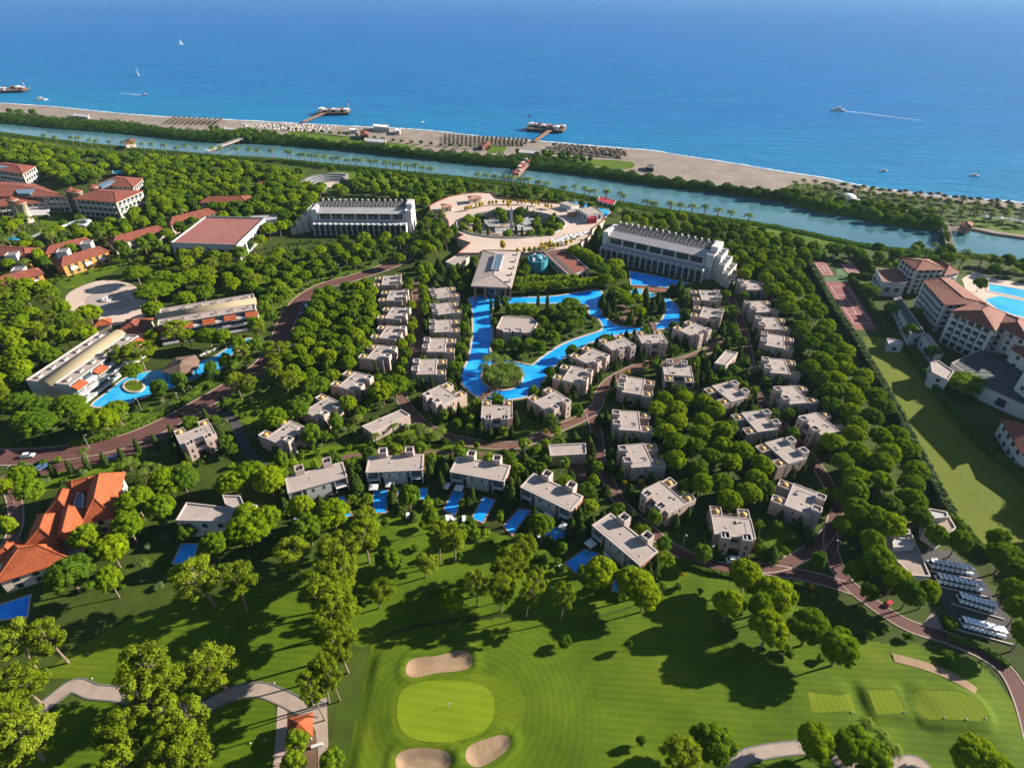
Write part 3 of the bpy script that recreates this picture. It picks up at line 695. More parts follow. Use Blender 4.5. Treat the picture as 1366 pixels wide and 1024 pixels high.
# ---- front villas: x along the long roof, y away from the golf course
def make_front_villa():
    r = empty('front_villa')
    p = lambda mb, n, m, par=r, sm=False: mb.build(n, m, par, sm, world=False)
    p(MB().box(-3.4, 3.4, -3.6, 3.2, 0, 6.3).box(-8.2, -3.4, -2.6, 3.2, 0, 6.3).box(3.4, 8.2, -2.6, 3.2, 0, 6.3), 'wall', m_white)
    p(MB().box(-8.0, 8.0, -3.0, 3.0, 6.46, 6.52), 'roof', m_roofb)
    p(MB().ring([(-8.35, -3.75), (8.35, -3.75), (8.35, 3.35), (-8.35, 3.35)], 0.45, 6.2, 6.75), 'parapet', m_rim)
    for s in (-1, 1):
        y = MB().box(min(8.2 * s, 8.32 * s), max(8.2 * s, 8.32 * s), -2.7, 3.2, 0, 6.2); p(y, 'side_wall', m_brick)
        ubox('window', m_glass, (8.33 * s, 0.6, 3.2), (0.08, 0.5, 3.6), 0, r)
        P = [(4.0 * s - 1.25, 2.6), (4.0 * s + 1.25, 2.6), (4.0 * s + 1.25, 5.2), (4.0 * s - 1.25, 5.2)]
        tw = p(MB().prism(P, 0, 7.2), 'tower', m_wall)
        p(MB().ring(P, 0.24, 7.18, 8.9), 'tower_rim', m_rim, tw)
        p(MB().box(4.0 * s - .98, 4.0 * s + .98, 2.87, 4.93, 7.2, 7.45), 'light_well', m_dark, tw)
        p(MB().box(4.0 * s - .12, 4.0 * s + .12, 3.1, 4.5, 7.5, 8.1), 'vent', m_white, tw)
        # glazed bay: upper window over a balcony slab over garden doors
        for (cx, w) in ((6.1 * s, 3.0), (3.95 * s if False else 4.05 * s, 0.9)):
            u = ubox('window', m_bglass, (cx, -2.62, 4.7), (w, 0.06, 2.0), 0, r)
            u2 = ubox('window', m_glass, (cx, -2.62, 1.35), (w, 0.06, 2.5), 0, r)
            for (ox, oz, sx, sz) in ((-w / 2, 4.7, .2, 2.3), (w / 2, 4.7, .2, 2.3), (0, 5.8, w, .2), (0, 3.62, w, .2), (0, 4.3, w, .12)):
                ubox('window_frame', m_white, (cx + ox, -2.7, oz), (sx, 0.12, sz), 0, r)
        ubox('balcony', m_white, (6.1 * s, -3.05, 3.15), (3.6, 0.95, 0.22), 0, r); ubox('balustrade', m_bglass, (6.1 * s, -3.48, 3.75), (3.2, 0.06, 0.9), 0, r)
        ubox('window', m_glass, (1.5 * s, -3.62, 4.7), (0.5, 0.06, 1.4), 0, r); ubox('awning', m_cloth, (6.1 * s, -3.6, 2.75), (3.0, 1.1, 0.08), 0, r)
        ubox('pier', m_white, (8.05 * s, -3.1, 3.1), (0.35, 1.05, 6.2), 0, r)
        ubox('pier', m_white, (4.62 * s, -3.1, 3.1), (0.3, 1.05, 6.2), 0, r)
    ubox('door', m_brown, (0, 3.25, 1.1), (1.8, 0.12, 2.2), 0, r)
    ubox('roof_hatch', m_rim, (-1.5, 0.4, 6.6), (0.45, 0.45, 0.3), 0, r); ubox('roof_hatch', m_rim, (6.4, -1.4, 6.6), (0.35, 0.35, 0.3), 0, r)
    return r
FV = make_front_villa()
Z7 = lambda x, y: (330 + x * .2709, 580 + y * .2709)
Z8 = lambda x, y: (660 + x * .2635, 580 + y * .2635)
FRONT = [(Z7(200, 243), Z7(472, 168)), (Z7(593, 143), Z7(863, 131)), (Z7(1015, 140), Z7(1283, 188)), (Z8(167, 226), Z8(416, 345)), (Z8(547, 427), Z8(778, 617))]
FL = ['westernmost of the five', 'second of the five', 'middle one of the five', 'fourth of the five', 'easternmost of the five']
FRONT_AT = []
for i, (A, B) in enumerate(FRONT):
    a, b = Vector(G(*A, 6.7 * VZ)), Vector(G(*B, 6.7 * VZ)); c = (a + b) / 2; an = math.atan2(b.y - a.y, b.x - a.x)
    o = FV if i == 0 else copy_tree(FV)
    o.location = (c.x, c.y, 0.05); o.rotation_euler.z = an; o.scale.z = VZ
    tag(o, f'white two-storey villa with twin rooftop towers, {FL[i]} facing the golf course', 'villa', 'front villas with pools')
    footprint(rect(c, an, 17.0, 9.0, 0, 0.5)); FRONT_AT.append((c, an))

# ---- pools
def pool(P, label, m=m_pool, cope=0.5, coping=m_cope, floor=0.12, holes=(), name='pool', cat='pool'):
    P = ccw(P); r = empty(name, (P[0][0], P[0][1], 0), 0, label, cat)
    mb = MB(); n = len(P); O = inset(P, -cope)
    for (A, B, z) in ((P, O, 0.2),):
        V = [(p[0], p[1], z) for p in A] + [(p[0], p[1], z) for p in B] + [(p[0], p[1], -.05) for p in B] + [(p[0], p[1], floor - .05) for p in A]
        F = []
        for i in range(n):
            j = (i + 1) % n; F += [(n + i, n + j, j, i), (2 * n + i, 2 * n + j, n + j, n + i), (i, j, 3 * n + j, 3 * n + i)]
        mb.add(V, F)
    mb.build('coping', coping, r)
    o = sheet('water', P, floor, m, holes, keep_off=True, parent=r)
    me = o.data; co = np.zeros(len(me.vertices) * 3); me.vertices.foreach_get('co', co); co = co.reshape(-1, 3); co -= np.array(r.location); me.vertices.foreach_set('co', co.ravel()); me.update()
    return r
OWN = ['westernmost front villa', 'second front villa', 'middle front villa', 'fourth front villa', 'easternmost front villa']
PP = [([(393, 690), (410, 682), (415, 695), (398, 702)], 'small dark blue pool among pines below the westernmost front villa'),
 ([(441, 666), (459, 662), (469, 688), (455, 691)], 'blue garden pool right of the westernmost front villa'),
 ([(499, 653), (517, 654), (515, 684), (497, 683)], 'long turquoise garden pool in front of the second front villa'),
 ([(531, 654), (570, 651), (570, 665), (531, 668)], 'wide garden pool half hidden by a pine, second front villa'),
 ([(605, 654), (619, 658), (607, 687), (592, 680)], 'blue garden pool at the left of the middle front villa'),
 ([(645, 663), (660, 667), (644, 697), (630, 691)], 'blue garden pool at the right of the middle front villa'),
 ([(693, 679), (707, 681), (683, 713), (672, 702)], 'blue garden pool at the left of the fourth front villa'),
 ([(741, 703), (756, 711), (745, 723), (726, 713)], 'small garden pool with sun patch, fourth front villa'),
 ([(780, 733), (798, 738), (768, 764), (754, 751)], 'blue garden pool at the left of the easternmost front villa'),
 ([(820, 772), (832, 767), (832, 791), (817, 787)], 'pool mostly hidden by pines below the easternmost front villa'),
 ([(243, 726), (264, 726), (255, 752), (231, 751)], 'deep blue pool in shade below the flat-roofed corner villa'),
 ([(-14, 812), (40, 794), (36, 822), (-14, 828)], 'pale blue pool at the orange-roofed manor')]
for P, l in PP:
    W_ = PW(P); o = pool(W_, l, cope=0.35, coping=m_brick if 'garden' in l else m_cope)
    if 'garden' in l:
        e0, e1, c_ = Vector(W_[0]), Vector(W_[1]), Vector((sum(p[0] for p in W_) / 4, sum(p[1] for p in W_) / 4)); q = (e0 + e1) / 2; q = q + (c_ - q).normalized() * 1.3; rr_ = min(1.15, (e1 - e0).length * .36)
        MB().prism([(q.x + rr_ * math.cos(R(a)), q.y + rr_ * math.sin(R(a))) for a in range(0, 360, 24)], .10, .135).build('whirl_basin', m_poolr, o)

LAG = spline(PW([(627, 398), (655, 394), (690, 397), (735, 396), (770, 391), (794, 387), (802, 391), (800, 409), (803, 420), (819, 433), (835, 436.5), (857, 437), (878, 432), (886, 423), (889, 409), (887, 398),
        (898, 404), (905, 413), (908, 422), (905, 430), (895, 436.5), (879, 439), (845, 443), (801, 452), (762, 470), (731, 497), (720, 517), (701, 529), (660, 534), (638, 529), (619, 514), (616, 500), (626, 478), (632, 440), (630, 411)]), n=4)
ISLE = spline(PW([(655, 414), (672, 406), (725, 405), (781, 407), (787, 420), (799, 426), (804, 440), (780, 449), (751, 460), (724, 477), (712, 487), (701, 487), (686, 483), (668, 478), (653, 469), (656, 454), (656, 433)]), n=4)
PISLE = [G(*p) for p in ell(670, 503, 29, 19, 32)]
pool(LAG, 'large winding blue lagoon pool in the middle of the villas', m_pool, 0.9, m_cope, 0.14, (), 'lagoon_pool')
EXCL[-1] = (ccw(LAG), [ccw(ISLE), ccw(PISLE)])
for nm, P in (('island', ISLE), ('palm_island', PISLE)):
    isl = sheet(nm, inset(P, 0.8), 0.42, m_land, keep_off=False)
    MB().ring(P, 0.9, 0.0, 0.40).build('coping', m_cope, isl)
pool(PW([(840, 362), (864, 366), (921, 378), (893, 380), (891, 384), (863, 381), (842, 380)]), 'blue hotel pool below the eastern terraced hotel')
pool(PW([(842, 385), (857, 386), (854, 394), (841, 395)]), 'small turquoise basin under trees below the hotel pool', m_poolr)
pool(PW([(865, 390), (876, 393), (868, 398)]), 'tiny turquoise basin beside the conifers near the hotel pool', m_poolr, 0.4)
sheet('pool_terrace', PW([(840, 381), (892, 385.5), (890, 390), (865, 388), (842, 384)]), 0.09, m_ptile)
LPOOL = spline(PW([(123, 541), (143, 524), (165, 506), (188, 498), (214, 494), (240, 492), (263, 484), (286, 476), (307, 463), (330, 452), (335, 456), (313, 470), (305, 478), (298, 495), (269, 500), (257, 506), (233, 516), (205, 525), (174, 537), (152, 542)]), n=3)
pool(LPOOL, 'turquoise free-form pool beside the barrel-roofed lodge', m_poolr, 0.7)
PI = sheet('planter_island', [G(*p) for p in ell(179, 516, 13, 7.5, 24)], 0.5, m_lawn, keep_off=False)
MB().ring([G(*p) for p in ell(179, 516, 15, 8.8, 28)], 0.7, 0.05, 0.55).build('coping', m_cope, PI)
pool(PW([(1319, 379), (1366, 387), (1400, 392), (1400, 404), (1366, 398), (1334, 391), (1320, 388)]), 'upper blue pool of the white hotel near the river', m_poolr, 1.5)
pool(PW([(1314, 400), (1332, 395), (1366, 402), (1400, 410), (1400, 430), (1351, 420), (1330, 412)]), 'lower pale blue pool of the white hotel', m_poolr, 1.5)
pool(PW([(113, 220), (140, 221), (136, 228), (118, 230)]), 'blue pool among trees behind the red-roofed hotel', m_poolr)
pool(PW([(150, 228), (180, 226), (184, 230), (152, 232)]), 'narrow blue pool among trees behind the red-roofed hotel', m_poolr)
pool(PW([(762, 268), (783, 270), (784, 277), (764, 275)]), 'turquoise pool at the sea end of the round plaza', m_poolr)
pool(PW([(798, 277), (815, 281), (808, 290), (799, 286)]), 'turquoise pool beside the plaza, near the terraced hotel', m_poolr)

# ---- generic blocks
def centre(P): return Vector((sum(p[0] for p in P) / len(P), sum(p[1] for p in P) / len(P)))
def facing(a, b):
    """does the wall from a to b (outline runs anticlockwise) look towards the camera's side"""
    d = Vector(b) - Vector(a); nrm = Vector((d.y, -d.x)); return nrm.dot(Vector((0, 0)) - (Vector(a) + Vector(b)) / 2) > 0
def wins(t, a, b, zs, bay, w, h, m=None, name='window', out=0.05, deep=0.1, margin=1.0):
    a, b = Vector(a), Vector(b); d = b - a; L = d.length; u = d / L; nrm = Vector((u.y, -u.x)); ang = math.atan2(d.y, d.x)
    n = max(1, int((L - 2 * margin) / bay))
    for z in zs:
        for i in range(n):
            q = a + u * (margin + (L - 2 * margin) * (i + .5) / n) + nrm * out - Vector(t.location[:2])
            ubox(name, m or m_glass, (q.x, q.y, z - t.location.z), (w, deep, h), ang, t)
def hip_mesh(P, z, rise, over=0.7, hip=0.8, th=0.25):
    P = inset(ccw(P), -over); A = [Vector(p) for p in P]
    if (A[1] - A[0]).length + (A[3] - A[2]).length < (A[2] - A[1]).length + (A[0] - A[3]).length: A = A[1:] + A[:1]
    m1, m2 = (A[3] + A[0]) / 2, (A[1] + A[2]) / 2; w = ((A[3] - A[0]).length + (A[1] - A[2]).length) / 4
    u = (m2 - m1); L = u.length; u = u / max(L, 1e-6); k = min(w * hip, L * 0.49); r1, r2 = m1 + u * k, m2 - u * k
    V = [(a.x, a.y, z) for a in A] + [(r1.x, r1.y, z + rise), (r2.x, r2.y, z + rise)] + [(a.x, a.y, z - th) for a in A]
    F = [(0, 1, 5, 4), (1, 2, 5), (2, 3, 4, 5), (3, 0, 4), (6, 7, 1, 0), (7, 8, 2, 1), (8, 9, 3, 2), (9, 6, 0, 3), (9, 8, 7, 6)]
    mb = MB().add(V, F)
    cap = MB()
    for (p, q, zp, zq) in ((r1, r2, z + rise, z + rise), (A[0], r1, z, z + rise), (A[3], r1, z, z + rise), (A[1], r2, z, z + rise), (A[2], r2, z, z + rise)):
        cap.tube([(p.x, p.y, zp + .03), (q.x, q.y, zq + .03)], [.16, .16], 5)
    return mb, cap
def block(name, label, cat, px, z, wm=None, roof='flat', rm=None, rise=2.0, floors=0, bay=3.2, ww=1.4, wh=1.5, over=0.7, hip=0.9, base=0.0, group=None, world=None, sides=True, wmat=None, rim=None, para=0.4):
    P = ccw(world or PW(px, z)); c = centre(P)
    t = empty(name, (c.x, c.y, base), 0, label, cat, group)
    MB().prism(P, base, z, top=True).build('wall', wm or m_cream, t)
    if roof == 'flat':
        MB().prism(inset(P, 0.12), z + 0.004, z + 0.06).build('roof', rm or m_roofb, t)
        MB().ring(inset(P, -0.06), 0.3, z - 0.15, z + para).build('parapet', rim or m_rim, t)
    elif roof == 'hip' and len(P) == 4:
        mb, cap = hip_mesh(P, z + 0.15, rise, over, hip)
        r_ = mb.build('roof', rm or m_tile, t)
        cap.shift(t.location); o = mesh_obj('ridge_tiles', cap.mesh('ridge_tiles', rm or m_tile), r_)
    if floors:
        fh = (z - base) / floors
        for i in range(len(P)):
            a, b = P[i], P[(i + 1) % len(P)]
            if (Vector(b) - Vector(a)).length > 4 and (sides and facing(a, b)):
                wins(t, a, b, [base + fh * (k + .5) for k in range(floors)], bay, ww, wh, wmat)
    footprint(P); return t
Z4 = lambda x, y: (x * .3075, 190 + y * .3075)
Z6 = lambda x, y: (x * .1758, 200 + y * .1758)
ZA = lambda x, y: (x * .1758, 620 + y * .1758)
ZB = lambda x, y: (220 + x * .1758, 620 + y * .1758)
ZR = lambda x, y: (1140 + x * .1757, 320 + y * .1757)
ZP = lambda x, y: (560 + x * .1977, 240 + y * .1977)
ZH = lambda x, y: (1120 + x * .1855, 660 + y * .1855)
zz = lambda Z, L: [Z(*p) for p in L]

# service houses among the villas
block('service_house', 'low flat pink service house beside the straight lane', 'house', [(732, 594), (781, 592), (782, 606), (734, 609)], 3.6, m_wall, floors=1, bay=6, ww=.8, wh=1.2)
block('service_house', 'small flat service house between the eastern villa rows', 'house', [(968, 468), (984, 471), (968, 488), (953, 485)], 3.6, m_wall, floors=1, bay=4, ww=.8, wh=1.2)
block('service_house', 'long low service house with palm lawn, below the western villas', 'house', [(483, 569), (535, 547), (547, 554), (496, 578)], 3.6, m_wall, floors=1, bay=5, ww=.8, wh=1.2)
block('restaurant', 'octagonal flat-roofed restaurant on the lagoon island', 'restaurant', zz(lambda x, y: (590 + x * .1855, 350 + y * .1855), [(388, 478), (430, 392), (490, 388), (640, 402), (687, 435), (640, 515), (430, 490)]), 4.2, m_brick, floors=1, bay=3, ww=2, wh=1.8, base=0.4)
for i, x in enumerate((470, 545)):
    P = PW([(590 + (x - 30) * .1855, 350 + 478 * .1855), (590 + (x + 28) * .1855, 350 + 480 * .1855), (590 + (x + 28) * .1855, 350 + 505 * .1855), (590 + (x - 32) * .1855, 350 + 503 * .1855)], 5.4)
    t = block('stair_tower', f"{('left', 'right')[i]} of two small white towers at the island restaurant", 'tower', None, 5.4, m_wall, world=P, base=0.4)
block('corner_villa', 'white flat-roofed corner villa with curved chimney by the pines', 'villa', zz(ZB, [(165, 290), (530, 332), (500, 432), (85, 425)]), 6.0, m_white, floors=2, bay=3.4, ww=1.3, wh=1.5)
t = block('annex', 'white sculpted stair block behind the corner villa', 'annex', zz(ZB, [(440, 235), (575, 240), (600, 300), (700, 310), (690, 345), (540, 335), (460, 300)]), 7.0, m_white)

# conference hall
t = block('conference_hall', 'conference hall with huge flat red roof and white fascia', 'hall', zz(Z4, [(742, 440), (1028, 450), (1150, 332), (893, 326)]), 8.5, m_white, rm=m_redflat, floors=1, bay=5, ww=3.6, wh=4.0, rim=m_light, para=0.9)
block('foyer', 'low grey foyer behind the red-roofed conference hall', 'annex', zz(Z4, [(1080, 320), (1215, 315), (1200, 350), (1160, 370), (1140, 345)]), 5.0, m_white, rm=m_light, floors=1)
# lodges with tiled roofs
def lodge(label, A, B, width, z=6.0, rm=None, wm=None, rise=2.2, floors=2, tower=True, cat='lodge'):
    a, b = Vector(G(*A, z)), Vector(G(*B, z)); c = (a + b) / 2; an = math.atan2(b.y - a.y, b.x - a.x)
    t = block('lodge', label, cat, None, z, wm or m_cream, 'hip', rm or m_tile, rise, floors, 3.0, 1.5, 1.5, 0.8, 0.8, world=rect(c, an, (b - a).length, width), group='tiled lodges')
    for i in range(3):
        q = c + Vector((math.cos(an), math.sin(an))) * ((i - 1) * (b - a).length / 3.2) - Vector((-math.sin(an), math.cos(an))) * (width / 2 - .6) * (1 if facing(a, b) else -1) - c
        if tower: ubox('balcony', m_white, (q.x, q.y, z * .55), (3.0, 2.6, z * .28), an, t)
    return t
lodge('red-tiled lodge left of the conference hall, nearer of two', Z4(478, 432), Z4(700, 374), 10)
lodge('red-tiled lodge just behind the conference hall left corner', Z4(725, 348), Z4(920, 298), 10)
lodge('red-tiled lodge standing farthest behind the conference hall', Z4(885, 250), Z4(1075, 246), 11)
lodge('small red-roofed cottage in the woods near the river bridge', Z4(1035, 160), Z4(1095, 165), 8, 4)
lodge('small red-roofed cottage right of another in the woods', Z4(1110, 185), Z4(1165, 182), 8, 4)
lodge('red cottage roof deep in the far woods', (268, 222), (284, 221), 7, 4); lodge('tiny red roof in woods just below the far footbridge', (286, 229), (297, 228), 7, 4)
lodge('ochre lodge with red roof, upper one of the slide pair', Z6(335, 772), Z6(675, 688), 9, 6, wm=m_ochre)
lodge('ochre lodge with red roof, lower one of the slide pair', Z6(440, 862), Z6(785, 755), 9, 6, wm=m_ochre)
lodge('ochre lodge with red roof cut by the picture edge', (-25, 333), (45, 337), 11, 6, wm=m_ochre)
lodge('long red lodge roof at the picture edge above pines', (-20, 381), (53, 362), 8, 6, wm=m_ochre)
lodge('red hipped pavilion beside the round plaza of the lodges', (163, 436), (196, 434), 11, 3.5, rise=2.5, floors=1, tower=False)
block('orange_awning_house', 'small orange-roofed kiosk below the round lodge plaza', 'kiosk', [(127, 428), (146, 426), (147, 432), (128, 435)], 3.5, m_cream, 'hip', m_otile, 1.2)
for i, (x, y) in enumerate(((475, 765), (655, 705), (90, 790), (140, 905))):
    p = G(*Z6(x, y), 8); w = 5.0
    block('stair_tower', f"white stair tower with grey cap, {('by the upper slide lodge left end', 'by the upper slide lodge right end', 'on the ochre lodge at the picture edge', 'on the long lodge at the picture edge')[i]}", 'tower', None, 8.0, m_white, rm=m_grey, world=rect(p, .3, w, w), floors=0)

# red-roofed hotel, far left
def hotel(label, px, z, floors, rise=2.2, well=None, rm=None, name='red_roofed_hotel_wing', cat='hotel', bay=3.4, wm=None, bal=True, hip=0.9, over=0.6):
    t = block(name, label, cat, px, z, wm or m_cream, 'hip', rm or m_tile, rise, floors, bay, bay * .78 if bal else 1.3, 2.1 if bal else 1.4, over, hip)
    P = ccw(PW(px, z))
    if bal:
        fh = z / floors
        for i in range(4):
            a, b = P[i], P[(i + 1) % 4]
            if facing(a, b) and (Vector(b) - Vector(a)).length > 8: wins(t, a, b, [fh * (k + .12) + .3 for k in range(1, floors)], bay, bay * .72, 0.8, m_white, 'balcony', 0.55, 1.1)
    if well:
        Q = PW(well, z + rise * .6); c = t.location
        MB().prism(Q, z, z + rise * .75).build('glass_well', m_bglass, t)
    return t
hotel('red-roofed hotel wing with blue roof well, nearest the slide', zz(Z6, [(560, 372), (740, 300), (1080, 312), (880, 398)]), 10.5, 3, well=zz(Z6, [(720, 325), (740, 312), (900, 322), (860, 342)]))
hotel('red-roofed hotel wing with white skylight strip, behind another', zz(Z6, [(740, 262), (880, 200), (1080, 218), (1010, 285)]), 10.5, 3, well=zz(Z6, [(740, 268), (880, 212), (910, 222), (770, 282)]))
hotel('wide central red roof of the far left hotel', [(-40, 240), (46, 246), (88, 252), (70, 266), (-40, 258)][:2] + [(88, 262), (-40, 262)], 10, 3, well=[(20, 254), (48, 252), (40, 259), (24, 259)])
hotel('lower front red roof of the far left hotel', [(-40, 268), (44, 264), (70, 268), (-40, 280)], 7, 2)
hotel('red-roofed hotel wing at the upper left picture edge', [(-40, 222), (12, 218), (47, 222), (30, 232)], 10, 3, well=[(-20, 223), (10, 221), (14, 223), (-16, 226)])
for i, (x, y) in enumerate(((90, 375), (150, 400), (530, 305), (580, 315), (705, 280))):
    p = G(*Z6(x, y), 12)
    t = empty('round_turret', (p[0], p[1], 0), 0, f"pale turret of the far left hotel, {ORD[i]} from the picture edge", 'turret', 'hotel turrets')
    MB().lathe([(3.0, 0), (3.0, 11.6), (3.4, 11.6), (3.4, 12.0)], 14, (p[0], p[1], 0)).build('wall', m_cream, t, True)
    MB().lathe([(3.4, 12.0), (0.05, 13.6)], 14, (p[0], p[1], 0)).build('roof', m_tile, t)
t = empty('pergola', (*G(*Z6(280, 470)), 0), 0, 'white slatted pergola before the far left hotel', 'pergola')
Q = [Vector(p) for p in PW(zz(Z6, [(200, 460), (380, 440), (370, 490), (170, 505)]), 3)]
for k in range(12):
    u = (k + .5) / 12; a, b = Q[0] * (1 - u) + Q[1] * u, Q[3] * (1 - u) + Q[2] * u; c = (a + b) / 2 - Vector(t.location[:2])
    ubox('slat', m_white, (c.x, c.y, 3), ((b - a).length, 0.9, 0.25), math.atan2((b - a).y, (b - a).x), t)
for q in Q:
    c = q - Vector(t.location[:2]); ubox('post', m_white, (c.x, c.y, 1.45), (.4, .4, 2.9), 0, t)
# water slide
t = empty('water_slide', (*G(70, 315), 0), 0, 'white winding water slide on posts below the far left hotel', 'slide')
sp = [(*G(28, 326, 1.0), 1.0), (*G(40, 318, 2.5), 2.5), (*G(53, 312, 4), 4), (*G(66, 308, 5), 5), (*G(79, 304, 6), 6), (*G(95, 298, 7), 7), (*G(108, 295, 8), 8), (*G(118, 296, 8.4), 8.4), (*G(112, 301, 8), 8), (*G(100, 301, 7.4), 7.4)]
sp = spline(sp, closed=False, n=5)
mb = MB()
for off in (0, 1.6):
    mb.tube([(p[0], p[1] + off, p[2]) for p in sp], [.75] * len(sp), 7)
mb.build('flume', m_white, t, True)
for k in range(3, len(sp), 6):
    p = sp[k]; ubox('post', m_light, (p[0] - t.location.x, p[1] - t.location.y, p[2] / 2), (.35, .35, p[2]), 0, t)
ubox('platform', m_light, (G(116, 298, 8)[0] - t.location.x, G(116, 298, 8)[1] - t.location.y, 7.6), (5, 5, .4), 0, t)
ubox('splash_basin', m_poolr, (G(20, 318)[0] - t.location.x, G(20, 318)[1] - t.location.y, .2), (9, 7, .3), 0, t)

EXCL.append((ccw(PW([(20, 322), (55, 306), (95, 292), (122, 291), (124, 301), (100, 306), (60, 318), (30, 332)])), []))
# round plaza of the lodges
LPZ = spline(PW([(88, 395), (108, 382), (136, 374), (164, 376), (184, 384), (196, 400), (198, 416), (184, 426), (152, 435), (126, 437), (134, 418), (110, 418), (92, 413)]), n=3)
lp = sheet('lodge_plaza', LPZ, 0.06, m_stone)
for rr, mm, z in ((30, m_cart, 0.068), (28, m_roofb, 0.076)):
    sheet('paving_ring', [G(*p) for p in ell(143, 402, rr, rr * .42, 40)], z, mm, keep_off=False, parent=lp)
t = empty('fountain', (*G(143, 400), 0), 0, 'small white fountain in the middle of the lodge plaza', 'fountain')
MB().lathe([(2.6, 0), (2.6, .7), (2.2, .7), (2.2, .4), (.5, .4), (.5, 1.6), (.9, 1.8), (.1, 1.9)], 16, (0, 0, 0)).build('basin', m_white, t, world=False)

# barrel-roofed lodges
def barrel(label, A, B, wlow, wbar, z, awn, side):
    a, b = Vector(G(*A, z + 1)), Vector(G(*B, z + 1)); c = (a + b) / 2; an = math.atan2(b.y - a.y, b.x - a.x); L = (b - a).length
    t = empty('barrel_roofed_hotel', (c.x, c.y, 0), an, label, 'hotel', 'barrel-roofed hotels')
    w = wlow
    p = lambda mb, n, m, par=t, sm=False: mb.build(n, m, par, sm, world=False)
    n = 6
    for s in (-1, 1):
        y0, y1 = sorted((s * wbar / 2, s * (wbar / 2 + w)))
        p(MB().box(-L / 2, L / 2, y0, y1, 0, z), 'wall', m_white)
        r_ = p(MB().box(-L / 2 + .2, L / 2 - .2, y0 + .15, y1 - .15, z + .004, z + .07), 'roof', m_roofb)
        p(MB().ring([(-L / 2 - .05, y0), (L / 2 + .05, y0), (L / 2 + .05, y1), (-L / 2 - .05, y1)], .3, z - .1, z + .45), 'parapet', m_rim)
        for k in range(n):
            x = -L / 2 + L * (k + .5) / n
            ubox('roof_hatch', m_rim, (x, (y0 + y1) / 2, z + .4), (1.8, 1.0, .7), 0, t); ubox('hatch_top', m_dark, (x, (y0 + y1) / 2, z + .77), (1.3, .6, .05), 0, t)
    pr = [(wbar / 2 * math.cos(math.pi * k / 10), z - .2 + 2.0 * math.sin(math.pi * k / 10)) for k in range(11)]
    V = [(x, y, zz_) for x in (-L / 2 - .8, L / 2 + .8) for (y, zz_) in pr]
    F = [(k, k + 1, 12 + k, 11 + k) for k in range(10)] + [tuple(range(10, -1, -1)), tuple(range(11, 22))]
    p(MB().add(V, F), 'barrel_roof', m_barrel, t, True)
    p(MB().box(-L / 2, L / 2, -wbar / 2, wbar / 2, 0, z - .2), 'core_wall', m_cream)
    y = side * (wbar / 2 + w); na = awn
    for k in range(na):
        x = -L / 2 + L * (k + .5) / na
        if k % 2 == 0 or na < 5:
            V = [(x - 2.4, y, z - .3), (x + 2.4, y, z - .3), (x + 2.4, y + side * 2.6, z - 1.6), (x - 2.4, y + side * 2.6, z - 1.6)]
            V += [(q[0], q[1], q[2] - .2) for q in V]
            p(MB().add(V, [(0, 1, 2, 3), (7, 6, 5, 4), (0, 4, 5, 1), (1, 5, 6, 2), (2, 6, 7, 3), (3, 7, 4, 0)]), 'tiled_awning', m_otile)
        for zq in (1.5, 4.4, 7.0):
            if zq < z - 1: ubox('balcony', m_white, (x, y + side * .9, zq - .6), (4.6, 1.8, .9), 0, t); ubox('window', m_glass, (x, y + side * .03, zq + .7), (4.0, .08, 1.8), 0, t)
    footprint(rect(c, an, L + 2, wbar + 2 * w + 3))
    return t
barrel('barrel-roofed white hotel with orange awnings above the pool bar', (211, 421), (339, 400), 5.5, 5.0, 8.5, 9, -1)
barrel('barrel-roofed white hotel running diagonally beside the left pool', (62, 508), (157, 443), 6.0, 5.5, 8.5, 7, -1)

# pool bar
t = empty('pool_bar', (*G(240, 490), 0), 0, 'hexagonal pool bar with grey timber roof over the water', 'bar')
hx = spline(PW([(214, 496), (233, 477), (261, 473), (266, 480), (263, 491), (241, 500)], 4.0), n=1); ap = G(240, 482, 6.5)
V = [(p[0], p[1], 4.0) for p in ccw(hx)] + [(ap[0], ap[1], 6.5)] + [(p[0], p[1], 3.7) for p in ccw(hx)]
F = [(i, (i + 1) % 6, 6) for i in range(6)] + [(7 + i, 7 + (i + 1) % 6, (i + 1) % 6, i) for i in range(6)] + [tuple(12 - i for i in range(6))]
rf = MB().add(V, F).build('roof', m_wood, t)
MB().lathe([(.7, 0), (.7, .7), (.1, 1.0)], 8, (ap[0], ap[1], 6.3)).shift(t.location)
for p in inset(hx, 1.0): ubox('post', m_wood, (p[0] - t.location.x, p[1] - t.location.y, 1.85), (.35, .35, 3.7), 0, t)
MB().prism(inset(hx, 3.0), .1, 1.2).build('counter', m_brown, t)
MB().lathe([(.75, 0), (.75, .6), (.05, .9)], 8, (ap[0], ap[1], 6.35)).build('vent_cap', m_blackp, t)

